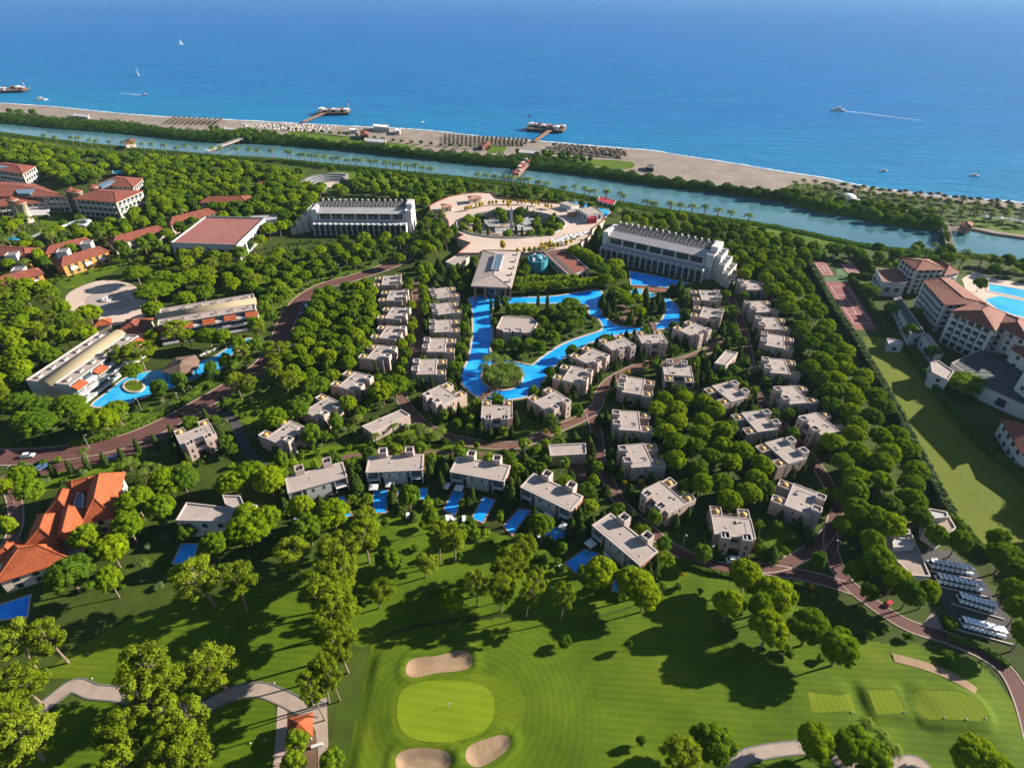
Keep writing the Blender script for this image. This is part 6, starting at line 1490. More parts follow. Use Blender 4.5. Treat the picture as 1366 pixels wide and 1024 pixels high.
# ---- single trees seen in front of the villas and on the golf course
for (x, y, r) in ((180, 667, 20), (213, 676, 16), (170, 699, 18), (114, 715, 15), (146, 731, 18), (91, 764, 25), (144, 771, 14), (221, 641, 20), (242, 638, 17)): at_crown(U, x, y, r, 12, 'umbrella pine between the orange manor and the corner villa', 'manor garden pines')
for (x, y, r) in ((308, 643, 16), (332, 630, 17), (359, 639, 18), (329, 704, 24), (355, 690, 17), (329, 686, 15), (283, 725, 15), (403, 674, 15), (410, 703, 20), (443, 683, 20)): at_crown(U, x, y, r, 11, 'umbrella pine between the corner villa and the westernmost front villa', 'corner villa pines')
at_crown(B, 248, 708, 12, 6, 'round dark bush-like tree at the corner villa terrace', 'corner villa tree')
for (x, y, r) in ((269, 768, 26), (313, 775, 18), (389, 732, 18), (431, 778, 24), (440, 732, 19), (491, 691, 14), (484, 710, 18), (458, 733, 18), (450, 768, 21), (452, 800, 22)): at_crown(T, x, y, r, 17, 'tall wispy pine on the rough left of the green', 'rough pines left')
for (x, y, r) in ((434, 806, 22), (447, 830, 24), (452, 852, 18), (424, 892, 17), (418, 916, 14), (440, 890, 12)): at_crown(T, x, y, r, 19, 'tall leaning pine in the line beside the cart path apron', 'pine line by the apron')
for (x, y, r) in ((17, 853, 20), (63, 846, 19), (28, 905, 23), (14, 942, 20), (24, 978, 30)): at_crown(T, x, y, r, 16, 'tall wispy pine at the left picture edge below the manor pool', 'edge pines')
for (x, y, r) in ((192, 893, 28), (220, 910, 20), (190, 925, 22), (172, 980, 24), (160, 1010, 22), (232, 1008, 24), (251, 950, 21), (236, 990, 24), (205, 968, 16)): at_crown(T, x, y, r, 18, 'tall wispy pine in the clump standing over the winding cart path', 'cart path pines')
at_crown(T, 284, 884, 27, 15, 'thin greyish pine alone on the left tee lawn', 'tee lawn pine')
for (x, y, r) in ((396, 988, 14), (391, 1018, 15), (442, 1012, 15)): at_crown(PT, x, y, r, 7, 'light green tree beside the orange-roofed golf hut', 'hut trees')
for (x, y, r, k) in ((545, 660, 13, U), (573, 687, 10, U), (519, 744, 15, U), (723, 700, 14, U), (801, 763, 20, U), (848, 775, 21, U), (860, 793, 18, U)): at_crown(k, x, y, r, 11, 'umbrella pine right below the front villa pools', 'front lawn pines')
for (x, y, r) in ((584, 717, 12), (605, 717, 16), (635, 775, 13), (668, 752, 14), (668, 783, 16), (698, 723, 13), (680, 752, 18), (714, 775, 12), (702, 791, 12), (751, 795, 13)): at_crown(T, x, y, r, 14, 'slender pine between the front villas and the fairway', 'rough pines middle')
for (x, y, r) in ((996, 767, 19), (1032, 791, 23), (1013, 809, 14), (973, 807, 17), (1025, 839, 21), (1080, 837, 23), (1122, 864, 22)): at_crown(U, x, y, r, 12, 'big umbrella pine casting long shadows over the fairway', 'fairway pines')
for (x, y, r) in ((1090, 991, 21), (1142, 1000, 24), (1165, 1012, 20), (951, 991, 24), (1304, 1013, 26), (1330, 1030, 22)): at_crown(U, x, y, r, 10, 'umbrella pine at the bottom picture edge by the lower cart path', 'bottom edge pines')
at_crown(T, 912, 1010, 22, 11, 'wispy light pine at the bottom edge beside a rounder one', 'bottom wispy pine')
for (x, y) in ((1156, 967), (1175, 982), (1192, 1000)): at_crown(PA, x, y, 11, 6, 'small palm at the bottom edge beside dark pines', 'bottom palms')
for i, (x, y, r) in enumerate(((754, 857, 8.5), (839, 862, 4.5), (855, 988, 6.5), (958, 890, 5))): at_crown(B, x, y, r, 3.6, ('round clipped tree casting a long shadow above the putting green', 'tiny round clipped tree right of the long-shadowed one', 'small clipped tree on the fairway near the bottom edge', 'tiny tree inside the big pine shadow')[i], 'clipped fairway trees')
for (x, y, r) in ((1145, 681, 17), (1168, 690, 18), (1190, 700, 16), (1164, 722, 14), (1174, 747, 19), (1196, 770, 15), (1216, 789, 16), (1240, 789, 13), (1250, 714, 12), (1280, 720, 12)): at_crown(U, x, y, r, 11, 'dense umbrella pine around the white buggy house', 'buggy house pines')
for (x, y, r) in ((1342, 742, 19), (1366, 765, 22), (1352, 785, 13), (1362, 812, 14), (1368, 845, 14), (1335, 720, 13)): at_crown(U, x, y, r, 11, 'dark umbrella pine at the right edge beyond the buggy yard', 'yard edge pines')
at_crown(SH, 1268, 831, 11, 3, 'rounded pale shrub at the yard gate', 'yard shrub'); at_crown(SH, 1267, 878, 11, 2.6, 'clipped block-like shrub on the slope above the tees', 'slope shrub'); at_crown(SH, 1049, 871, 10, 2.5, 'dark low shrub in the fairway pine shadow', 'shadow shrub')
for (x, y, r) in ((563, 803, 8), (581, 788, 5), (540, 803, 6), (554, 730, 6), (565, 744, 5), (654, 721, 5), (744, 749, 6), (725, 756, 7), (716, 744, 6), (740, 738, 6), (905, 782, 6), (884, 780, 6), (910, 763, 4), (933, 791, 4), (588, 803, 6), (470, 785, 6), (612, 742, 6), (1095, 880, 6)): at_crown(SH, x, y, r, 2.2, 'young shrub on the grass below the front villas', 'lawn shrubs')
at_crown(B, 630, 710, 10, 6, 'small broad tree below the middle front villa pools', 'small front tree')
# left side
for (x, y, r) in ((23, 536, 17), (53, 543, 19), (49, 563, 22), (93, 540, 19), (114, 559, 17), (137, 558, 17), (153, 546, 13), (30, 560, 13)): at_crown(U, x, y, r, 11, 'umbrella pine between the diagonal barrel hotel and the red road', 'pines above the red road')
for (x, y, r, k) in ((176, 494, 12, U), (183, 468, 17, T), (160, 470, 13, T), (202, 449, 9, U), (235, 438, 15, T), (251, 448, 9, U), (277, 447, 14, U), (297, 447, 9, U), (318, 458, 9, PT), (323, 470, 10, T), (300, 481, 8, PT), (281, 493, 9, B), (212, 518, 10, B), (240, 507, 9, B), (314, 507, 11, T), (328, 512, 10, T)): at_crown(k, x, y, r, 10 if k != T else 13, {'umbrella_pine': 'umbrella pine beside the turquoise left pool', 'tall_pine': 'slender pine beside the turquoise left pool', 'pale_tree': 'light green tree at the narrow end of the left pool', 'shade_tree': 'dark round tree between the left pool and the red road'}[k], 'left pool ' + k)
for (x, y, r, k) in ((424, 513, 14, U), (366, 555, 15, U), (394, 545, 15, U), (388, 508, 12, T), (509, 520, 16, U), (526, 512, 17, U), (463, 537, 10, U), (448, 563, 9, B), (415, 579, 12, B), (366, 466, 15, T), (361, 490, 10, T), (376, 613, 9, PT), (26, 634, 14, U), (39, 655, 17, PT), (5, 650, 9, U), (12, 700, 9, PT)):
    at_crown(k, x, y, r, 10 if k != T else 13, {'umbrella_pine': 'rounded umbrella pine among the lower western villas', 'tall_pine': 'slender pine on the lawn right of the red road', 'pale_tree': 'light green tree by a garden path at the left', 'shade_tree': 'dark broad tree beside the lower western villas'}[k], 'western garden ' + k)
for (x, y, r) in ((203, 387, 20), (181, 363, 14), (212, 371, 15), (234, 374, 15), (255, 368, 14), (271, 361, 10), (246, 398, 12), (271, 389, 12), (203, 411, 12), (117, 416, 14), (95, 425, 12)): at_crown(U, x, y, r, 11, 'umbrella pine around the round lodge plaza', 'lodge plaza pines')
# ---- groves
fill(U, [(428, 388), (495, 375), (500, 400), (498, 440), (482, 462), (470, 490), (440, 500), (415, 522), (385, 500), (390, 465), (402, 425)], 5.1, (2.8, 3.5), (7, 9), 'umbrella pine in the dense grove left of the western villa row', 'western grove', .7)
fill(U, [(545, 372), (572, 385), (566, 420), (563, 450), (548, 490), (530, 500), (528, 470), (545, 430)], 4.2, (2.0, 2.8), (6, 8), 'umbrella pine in the narrow strip between the two western villa rows', 'strip grove', .9)
fill((U, U, U, B), [(420, 332), (470, 314), (580, 312), (590, 330), (560, 335), (540, 343), (500, 350), (450, 360), (400, 380), (360, 400), (335, 395), (330, 350), (380, 330)], 7.0, (2.8, 3.8), (7, 9), {U: 'umbrella pine on the grass below the western terraced hotel', B: 'dark round tree on the grass below the western terraced hotel'}, 'hotel lawn', .7)
fill(U, [(868, 540), (880, 528), (925, 520), (945, 535), (985, 580), (1015, 610), (1040, 632), (1035, 672), (1000, 668), (945, 660), (930, 635), (898, 610), (885, 565)], 5.6, (3.0, 3.6), (7.5, 9), 'umbrella pine in the dense grove between the inner villa rows', 'inner grove', .5)
fill(U, [(955, 330), (1000, 332), (1062, 345), (1084, 395), (1112, 440), (1149, 490), (1188, 560), (1218, 610), (1256, 690), (1200, 690), (1150, 660), (1120, 640), (1105, 600), (1125, 565), (1095, 520), (1080, 500), (1078, 470), (1066, 430), (1035, 395), (1010, 372), (960, 355)], 5.7, (3.4, 4.0), (8, 9.5), 'umbrella pine in the dense grove between the eastern villas and the hedge', 'eastern grove', .45)
fill((U, B), [(835, 284), (930, 292), (1000, 303), (1070, 318), (1110, 335), (1085, 345), (1060, 346), (955, 335), (945, 312), (830, 292)], 6.4, (3, 4), (8, 10), {U: 'umbrella pine between the eastern terraced hotel and the river', B: 'broad dark tree between the eastern terraced hotel and the river'}, 'riverside', .8)
fill((U, U, U, B), [(-60, 180), (0, 187), (70, 197), (170, 206), (280, 213), (330, 219), (420, 231), (432, 245), (425, 262), (400, 300), (360, 310), (330, 285), (290, 260), (250, 262), (225, 275), (200, 262), (196, 238), (150, 222), (120, 235), (90, 240), (55, 225), (50, 216), (-60, 210)], 6.2, (3.6, 4.9), (8, 10), {U: 'umbrella pine in the wide far left woods by the river', B: 'broad dark tree in the wide far left woods by the river'}, 'far left woods', .8)
fill((U, U, B, PA), [(-60, 290), (20, 290), (95, 290), (120, 295), (160, 290), (195, 265), (190, 235), (260, 250), (330, 280), (360, 300), (340, 335), (330, 370), (250, 345), (200, 330), (170, 340), (130, 320), (60, 350), (0, 352), (-60, 360)], 7.5, (3, 4), (8, 10), {U: 'umbrella pine among the red-roofed lodges', B: 'broad dark tree among the red-roofed lodges', PA: 'palm tree among the red-roofed lodges'}, 'lodge woods', .9)
fill((U, U, T), [(165, 345), (230, 345), (330, 335), (380, 345), (345, 380), (280, 380), (250, 358), (190, 350)], 8.0, (3.4, 4.4), (9, 11), {U: 'umbrella pine on the lawn in front of the conference hall', T: 'feathery pine on the lawn in front of the conference hall'}, 'conference lawn pines', .8)
fill((U, U, T), [(-60, 385), (60, 378), (92, 388), (88, 415), (128, 440), (80, 462), (45, 490), (15, 520), (-60, 560)], 7.2, (3.8, 4.8), (10, 12), {U: 'umbrella pine in the woods left of the diagonal barrel hotel', T: 'tall feathery pine in the woods left of the diagonal barrel hotel'}, 'barrel hotel woods', .7)
fill((B, PT, T), [(345, 395), (372, 385), (385, 392), (372, 425), (358, 460), (345, 475), (330, 445)], 6.0, (2.5, 3.5), (7, 9), {B: 'dark broad tree in the belt left of the red road bend', PT: 'light green tree in the belt left of the red road bend', T: 'slender pine in the belt left of the red road bend'}, 'road belt', .8)
fill((B, U, PT), [(432, 226), (560, 238), (640, 246), (656, 256), (600, 262), (575, 270), (560, 273), (540, 262), (470, 252), (452, 262)], 6.5, (2.8, 4.0), (7, 9), {B: 'broad dark tree between the western terraced hotel and the river', U: 'umbrella pine between the western terraced hotel and the river', PT: 'light green tree between the western terraced hotel and the river'}, 'river garden', .8)
fill((B, T), [(570, 288), (600, 286), (606, 312), (590, 335), (566, 330), (560, 305)], 6.0, (2.4, 3.2), (8, 10), {B: 'dark tree between the western terraced hotel and the plaza', T: 'tall pine between the western terraced hotel and the plaza'}, 'plaza west', .8)
fill((B, PT, CN), [(555, 350), (600, 343), (640, 345), (628, 372), (622, 385), (575, 378), (556, 368)], 5.5, (2.2, 3.2), (5, 7), {B: 'dark tree left of the grand pavilion', PT: 'light green tree left of the grand pavilion', CN: 'columnar conifer left of the grand pavilion'}, 'pavilion west', .8)
fill(B, [(692, 345), (706, 348), (702, 375), (692, 392), (684, 388)], 3.6, (1.8, 2.4), (5, 6), 'dark tree in the narrow strip right of the grand pavilion', 'pavilion east strip', .8)
for k in range(17): at_crown(PT, 690 + 8 * k, 383 - .5 * k - (2 if k > 10 else 0) + rnd.uniform(-1, 1), 7.2, 6.5, 'light green clipped tree along the lagoon north bank', 'clipped row')
for k in range(10): at_crown(PT, 694 + 8 * k, 375 - .4 * k + rnd.uniform(-1, 1), 6.5, 6.5, 'light green tree in the second clipped row behind the lagoon row', 'second clipped row')
for (x, y, r) in ((766, 333, 9), (779, 338, 10), (793, 346, 10), (803, 358, 10), (820, 352, 11), (826, 366, 9), (810, 372, 8)): at_crown(U, x, y, r, 9, 'umbrella pine in the line before the eastern terraced hotel', 'terrace pines')
for (x, y) in ((796, 318), (803, 325), (790, 324), (798, 310)): at_crown(CN, x, y, 7, 10, 'dark conifer at the corner of the eastern terraced hotel', 'hotel corner conifers')
for (x, y, r, k) in ((330, 268, 9, U), (540, 218, 9, B), (683, 213, 9, B), (565, 268, 6, PT), (665, 272, 7, PT), (590, 360, 6, PT), (750, 365, 6, PT), (820, 365, 6, PT), (880, 360, 6, PT), (870, 312, 8, B), (935, 325, 7, PT), (800, 322, 5, PT), (905, 260, 6, CN), (290, 330, 5, B)): at_crown(k, *ZP(x, y), r, 8, {PT: 'light green tree by the white pergolas of the round garden', U: 'pine at the left rim of the round garden', B: 'dark round tree by the obelisk of the round garden', CN: 'dark conifer at the upper rim of the round garden'}[k], 'plaza garden ' + k)
for (x, y) in ((465, 262), (405, 320), (365, 320), (320, 350), (460, 345), (765, 235), (795, 250), (725, 210), (650, 335), (690, 350), (430, 262), (520, 265), (640, 250)): at_crown(CY, *ZP(x, y), 2.0, 7.5, 'slim dark cypress inside the round plaza garden', 'plaza cypresses')
for gx_ in ([(275, 300), (330, 262), (400, 255), (430, 330), (400, 375), (300, 345)], [(800, 250), (930, 275), (955, 310), (900, 355), (800, 372), (760, 320)]):
    fill((PT, B, PT, CY), zz(ZP, gx_), 6.5, (2.2, 2.9), (5, 7), {PT: 'light green tree filling the sides of the round garden', B: 'dark tree filling the sides of the round garden', CY: 'cypress filling the sides of the round garden'}, 'plaza garden filler', .6)
# lagoon islands
ZL = lambda x, y: (590 + x * .1855, 350 + y * .1855)
for (x, y, r) in ((560, 330, 14), (640, 345, 10), (500, 340, 9), (920, 300, 13), (790, 350, 8), (990, 350, 9), (940, 390, 10), (930, 450, 10), (850, 465, 8), (770, 480, 8), (720, 420, 7), (690, 510, 8), (790, 535, 10), (630, 590, 11), (520, 580, 9), (400, 590, 9), (980, 420, 9), (860, 330, 9), (450, 285, 6), (700, 600, 8), (370, 430, 4)): at_crown(B, *ZL(x, y), r, 7, 'dark broad tree on the main lagoon island around the restaurant', 'island trees', z=.4)
for (x, y) in ((352, 305), (382, 290), (405, 290)): at_crown(CY, *ZL(x, y), 2.2, 10, 'tall thin cypress in the trio beside the west lagoon arm', 'cypress trio', z=.4)
for (x, y) in ((690, 275), (757, 280)): at_crown(CY, *ZL(x, y), 2.4, 10, 'tall thin cypress, one of a pair on the lagoon north side', 'cypress pair', z=.4)
for (x, y) in ((320, 690), (360, 660), (300, 740), (400, 700), (440, 680), (350, 760), (400, 780), (450, 740), (500, 730), (540, 760), (520, 800), (460, 800), (420, 840), (550, 800), (330, 800), (490, 770)): at_crown(PA, *ZL(x, y), 9.5, 7.0, 'palm in the crowded clump on the round palm island', 'palm island palms', z=.4)
at_crown(PA, *ZL(580, 672), 8, 4, 'low palm at the tip of the main lagoon island', 'tip palm', z=.4)
ZE = lambda x, y: (740 + x * .1465, 350 + y * .1465)
for (x, y) in ((430, 350), (500, 300), (480, 430), (540, 400), (690, 500), (780, 520), (830, 390), (890, 380), (980, 400), (940, 330), (830, 290), (730, 290), (1060, 250), (1130, 250), (1170, 300), (1200, 380), (1180, 480), (1140, 210)): at_crown(CN, *ZE(x, y), 5.5, 8, 'dark conifer on the eastern lagoon shore', 'eastern shore conifers')
for (x, y, r) in ((610, 290, 11), (660, 350, 9), (750, 325, 7), (770, 440, 8), (650, 230, 8), (560, 260, 8)): at_crown(U, *ZE(x, y), r, 7, 'umbrella pine on the eastern lagoon shore', 'eastern shore pines')
for (x, y) in ((520, 470), (570, 475), (605, 465), (890, 515), (830, 500), (940, 500), (560, 500)): at_crown(SH, *ZE(x, y), 3.5, 2.5, 'round shrub on bare soil of the eastern lagoon shore', 'eastern shore shrubs')
sheet('bare_soil', PW(zz(ZE, [(560, 360), (700, 420), (800, 500), (760, 560), (560, 545), (500, 500)])), .03, m_soil, keep_off=False)
# ---- around the villas
for i, (vx, vy, va, vs_) in enumerate(VILLA_AT):
    ca, sa = math.cos(va), math.sin(va)
    for (ox, oy, k, r, h) in ((1.5, 6.6, CN, 1.3, 5.5), (-2.0, 6.6, CN, 1.2, 5.0), (1.5, -6.6, CN, 1.3, 5.5), (-3.0, -6.8, CN, 1.2, 5.0), (7.2, 5.2, CN, 1.3, 5.5), (7.4, -5.0, CN, 1.3, 6.0), (8.5, 2.6, SH, 1.3, 2.2), (8.6, -2.6, SH, 1.2, 2.0), (7.0, 0.0, SH, .8, 1.4), (-8.6, 3.0, CN, 1.2, 5.0), (-8.6, -3.0, CN, 1.2, 4.8), (-9.5, 0, B, 2.6, 6), (9.5, 7.0, B, 2.4, 5.5), (9.8, -7.2, PT, 1.8, 4), (5.0, 7.2, B, 2.2, 5)):
        if rnd.random() < (.95 if k == CN else .85):
            x, y = vx + ox * ca - oy * sa + rnd.uniform(-.5, .5), vy + ox * sa + oy * ca + rnd.uniform(-.5, .5)
            if free(x, y, .8 if k != B else 1.6): tree(k, x, y, r * rnd.uniform(.8, 1.15), h * rnd.uniform(.8, 1.2), {CN: 'dark columnar conifer beside ', SH: 'round shrub at ', B: 'dark broad tree beside ', PT: 'light green tree beside '}[k] + vs_, 'villa ' + k + ' ' + vs_)
for fi, (c, an) in enumerate(FRONT_AT):
    ca, sa = math.cos(an), math.sin(an)
    for (ox, oy, k, r, h) in ((-10, -2, CN, 1.6, 7), (-10, -6, CN, 1.6, 7), (10, -2, CN, 1.6, 7), (10, -6.5, CN, 1.6, 7), (-.3, -7.8, CN, 1.3, 5), (0, -11, CN, 1.2, 4.5), (-10.5, 3, CN, 1.6, 6), (10.2, .5, CN, 1.5, 6.5), (10.5, 3.5, PT, 2.2, 5), (0, 7.5, PT, 2.0, 5), (-6, 8, SH, 1.2, 2), (6.5, 8, B, 2.4, 5.5), (-9, 8, B, 2.2, 5), (9.5, -11, SH, 1.2, 2), (-9.5, -12, SH, 1.3, 2.2)):
        x, y = c.x + ox * ca - oy * sa + rnd.uniform(-.4, .4), c.y + ox * sa + oy * ca + rnd.uniform(-.4, .4)
        if free(x, y, .8): tree(k, x, y, r * rnd.uniform(.85, 1.2), h * rnd.uniform(.85, 1.2), {CN: 'dark columnar conifer beside the ', SH: 'round shrub beside the ', B: 'dark broad tree behind the ', PT: 'light green tree beside the '}[k] + OWN[fi], OWN[fi] + ' ' + k)
fill((CN, SH, PT, B), [(395, 668), (480, 660), (580, 662), (660, 680), (740, 722), (820, 775), (800, 800), (690, 735), (560, 705), (470, 700), (400, 705)], 4.6, (1.1, 1.7), (2.4, 4.5), {CN: 'columnar conifer among the front villa pools', SH: 'shrub among the front villa pools', PT: 'light green young tree among the front villa pools', B: 'dark young tree among the front villa pools'}, 'pool gardens', .7)
fill((T, U, PT), [(470, 745), (560, 740), (660, 765), (730, 790), (700, 812), (600, 810), (500, 790)], 13, (2.6, 3.4), (8, 11), {T: 'slender pine on the shaded rough above the putting green', U: 'umbrella pine on the shaded rough above the putting green', PT: 'light green tree on the shaded rough above the putting green'}, 'shaded rough', .5)
fill((B, SH, CN, PT), [(700, 600), (760, 575), (790, 570), (795, 610), (810, 650), (790, 655), (740, 620), (690, 625)], 4.0, (1.5, 2.3), (3.5, 5.5), {B: 'dark broad tree around the low service house by the lane', SH: 'shrub around the low service house by the lane', CN: 'columnar conifer around the low service house by the lane', PT: 'light green tree around the low service house by the lane'}, 'service garden', .8)
fill((B, CN, SH, PT), [(600, 540), (640, 540), (690, 575), (700, 590), (640, 588), (612, 580)], 4.0, (1.4, 2.2), (3.5, 5.5), {B: 'dark broad tree near the lagoon end villa', SH: 'shrub near the lagoon end villa', CN: 'columnar conifer near the lagoon end villa', PT: 'light green tree near the lagoon end villa'}, 'lagoon end', .8)
fill((CN, B, SH), [(930, 470), (1000, 440), (1000, 500), (990, 520), (930, 510), (900, 530)], 4.2, (1.4, 2.2), (4, 6), {B: 'dark broad tree around the small eastern service house', SH: 'shrub around the small eastern service house', CN: 'columnar conifer around the small eastern service house'}, 'east service garden', .8)
fill((CN, SH), [(618, 405), (627, 405), (628, 470), (612, 505), (600, 510), (604, 480), (614, 440)], 3.0, (1.0, 1.4), (3.5, 5), {CN: 'columnar conifer on the west bank of the lagoon', SH: 'shrub on the west bank of the lagoon'}, 'west bank', .8)
fill((CN, SH), [(740, 490), (790, 455), (850, 442), (850, 452), (790, 470), (745, 505), (728, 520), (722, 515)], 3.2, (1.0, 1.5), (3.5, 5), {CN: 'columnar conifer on the south bank of the lagoon', SH: 'shrub on the south bank of the lagoon'}, 'south bank', .8)
fill((SH, CN, SH), [(1000, 700), (1060, 700), (1090, 700), (1070, 735), (1010, 745), (930, 720), (920, 700)], 4.5, (1, 1.6), (2, 4), {SH: 'shrub on the lawn below the last villas', CN: 'columnar conifer on the lawn below the last villas'}, 'last villas', .9)
fill(SH, [(1020, 780), (1120, 790), (1180, 830), (1220, 850), (1150, 850), (1080, 800)], 4.0, (.8, 1.5), (1.4, 2.4), 'dark shrub on the shaded slope below the yard path', 'shaded slope shrubs', .8)
fill((SH, B), [(480, 590), (600, 575), (700, 605), (600, 612), (500, 625), (470, 615)], 4.5, (1.0, 1.7), (2, 4), {SH: 'shrub on the lawn behind the front villas', B: 'dark tree on the lawn behind the front villas'}, 'behind front villas', .9)
for (x, y) in ((470, 570), (500, 580), (524, 565), (560, 568), (570, 573), (580, 578), (548, 582), (505, 560), (587, 572), (476, 555)): at_crown(PA, x, y, 8, 4.5, 'small palm on the lawn beside the long service house', 'service lawn palms')
for (x, y) in ((178, 618), (195, 618), (206, 621), (215, 628), (168, 612), (188, 748), (188, 628), (160, 618), (128, 640), (110, 600), (140, 560), (160, 556)): at_crown(PA, x, y, 8, 6, 'palm beside the orange manor or the red road above it', 'manor palms')
GS = 'grey_shrub'
for (x, y, r, k) in ((938, 737, 11, B), (1030, 738, 10, CN), (1080, 715, 8, CN), (1092, 745, 9, B), (1128, 700, 13, U), (1124, 660, 13, U), (1140, 760, 12, B), (1160, 790, 11, B), (1095, 668, 7, CN), (815, 622, 7, CN), (790, 630, 7, CN), (815, 585, 7, CN), (786, 590, 7, CN), (840, 655, 8, CN), (872, 690, 9, B), (842, 688, 8, CN), (800, 560, 7, CN), (770, 548, 8, B), (735, 560, 8, B), (985, 470, 7, CN), (1012, 500, 7, CN), (978, 440, 8, B), (1000, 540, 7, CN)):
    at_crown(k, x, y, r, 6 if k == CN else 8, {B: 'dark broad tree overhanging a villa lane', CN: 'dark conifer standing beside a villa lane', U: 'umbrella pine leaning over the eastern lane bend'}[k], 'lane trees ' + k)
for nm, px, gap, mg in (('the red-roofed lodges', [(-20, 300), (120, 300), (190, 265), (300, 270), (340, 300), (330, 345), (200, 345), (130, 360), (70, 380), (-20, 380)], 4.4, .9),
        ('the red road and left pool', [(20, 560), (150, 540), (240, 505), (330, 450), (360, 480), (340, 540), (280, 600), (160, 625), (30, 640)], 4.2, .9),
        ('the western terraced hotel lawn', [(340, 330), (560, 300), (590, 330), (540, 350), (430, 375), (340, 420)], 5.0, .9),
        ('the lower western villas', [(280, 560), (380, 500), (480, 490), (560, 500), (600, 560), (500, 600), (400, 620), (300, 640)], 4.0, .9),
        ('the manor garden', [(60, 640), (200, 640), (300, 650), (400, 680), (400, 730), (280, 760), (180, 790), (100, 780), (180, 690)], 4.6, .9),
        ('the eastern villa lanes', [(860, 470), (960, 430), (1060, 430), (1090, 520), (1110, 600), (1040, 600), (980, 560), (900, 540)], 4.2, .9),
        ('the riverside lawns east', [(840, 284), (960, 296), (1080, 320), (1150, 330), (1120, 350), (960, 345), (950, 320)], 4.6, .9),
        ('the lagoon garden', [(655, 420), (780, 410), (800, 430), (720, 475), (670, 475)], 3.6, .9)):
    fill((SH, GS, SH), px, gap, (.8, 1.6), (1.2, 2.6), {SH: 'low green shrub by ' + nm, GS: 'low grey-green shrub by ' + nm}, nm + ' shrubs', mg)
# cypresses along the parking strip
for k in range(13):
    a = k / 12; x, y = 30 + 270 * a, 637 - 14 * a - 78 * a * a; p = G(x, y + 3); 
    tree(CY, p[0], p[1], .85, rnd.uniform(5.5, 7), 'slim cypress in the row dividing the parking strip', 'parking cypresses', 0, 1)
# river palms, beach trees
def line_of(kind, px, gap, r, h, label, group, jit=1.0, z=0.0):
    P = [Vector(p) for p in PW(px)]; d = 0.0
    for a, b in zip(P[:-1], P[1:]):
        L = (b - a).length; n = max(1, int(L / gap))
        for i in range(n):
            q = a + (b - a) * (i + .5) / n; tree(kind, q.x + rnd.uniform(-jit, jit), q.y + rnd.uniform(-jit, jit), rnd.uniform(*r), rnd.uniform(*h), label, group, z)
line_of(PA, [(386, 214), (440, 221), (520, 228), (580, 236)], 6.5, (3.8, 4.4), (7, 8.5), 'palm in the long row on the near river bank left of the market bridge', 'river palm row')
line_of(PA, [(632, 242), (690, 249), (735, 257)], 6, (3.8, 4.4), (7, 8.5), 'palm in the row at the near end of the market bridge', 'market palms')
line_of(PA, [(742, 259), (800, 268), (838, 276)], 5, (3.0, 3.6), (7, 9), 'palm on the river bank behind the round plaza', 'plaza river palms', 2.5); line_of(PA, [(850, 282), (930, 288), (1005, 301)], 7.5, (3.5, 4.2), (7, 8.5), 'palm on the river bank behind the eastern terraced hotel', 'east river palms', 2)
line_of(PA, [(60, 192), (160, 200), (260, 208), (390, 216)], 11, (3.0, 3.6), (8, 10), 'palm on the river bank before the far left woods', 'far left palms', 3)
fill((B, PA, B), [(640, 250), (700, 250), (780, 266), (835, 278), (820, 284), (760, 270), (680, 260)], 5.0, (2.2, 3.2), (5, 7), {B: 'dark tree between the round plaza and the river', PA: 'palm between the round plaza and the river'}, 'plaza river belt', .9)
fill(PA, [(1060, 238), (1120, 244), (1220, 259), (1366, 274), (1450, 282), (1450, 298), (1366, 287), (1290, 284), (1200, 275), (1130, 262), (1062, 254)], 6.5, (2.6, 3.3), (7, 9), 'palm in the beach garden on the far right spit', 'spit palms', .8)
scatter_umb(grid([(1090, 246), (1366, 276), (1366, 286), (1090, 258)], 26, 2, 3.0), 0, 'thatched umbrella under the palms of the right beach garden', 'spit umbrellas', um_t, s=1.4)
fill((B, B, U), [(1000, 258), (1060, 262), (1100, 274), (1190, 290), (1255, 300), (1250, 285), (1190, 274), (1100, 262), (1050, 254)], 6.0, (2.6, 4), (5, 7), {B: 'rounded tree on the river side of the right spit', U: 'umbrella pine on the river side of the right spit'}, 'spit trees', .8)
fill((B, PA, B), [(1168, 332), (1230, 326), (1290, 336), (1366, 348), (1450, 360), (1450, 372), (1366, 362), (1310, 366), (1285, 350), (1230, 345)], 6.0, (2.8, 4), (6, 8), {B: 'rounded tree between the white hotel and the river', PA: 'palm between the white hotel and the river'}, 'white hotel bank', .8)
for (x, y, r) in ((1288, 510, 22), (1161, 388, 12), (1190, 410, 10), (1113, 332, 11), (1135, 334, 9), (1148, 340, 9), (1173, 342, 8), (1308, 378, 8), (1085, 336, 12), (1215, 440, 9), (1245, 470, 9), (1225, 420, 7)): at_crown(B, x, y, r, 8, 'dark rounded tree in the grounds of the white hotel', 'white hotel trees')
fill((SH, PT), [(1168, 348), (1200, 346), (1210, 356), (1180, 360)], 4, (1.2, 2), (2, 4), {SH: 'shrub in the sunny corner garden of the white hotel', PT: 'light green tree in the sunny corner garden of the white hotel'}, 'white hotel garden', .9)
line_of(SH, [(380, 174), (470, 182), (530, 190), (595, 196), (660, 200)], 9, (1.6, 2.3), (3, 4), 'clipped round tree in the row along the back of the beach', 'beach back row', .5)
fill((B, SH), [(280, 170), (330, 172), (370, 178), (345, 184), (290, 182)], 6, (2.4, 3.5), (5, 7), {B: 'dark tree at the beach end of the far footbridge', SH: 'shrub at the beach end of the far footbridge'}, 'far bridge trees', .6)
fill((B, SH), [(690, 200), (730, 202), (790, 210), (760, 216), (690, 212)], 6, (2.4, 3.5), (5, 7), {B: 'dark tree at the beach end of the market bridge', SH: 'shrub at the beach end of the market bridge'}, 'market bridge trees', .6)
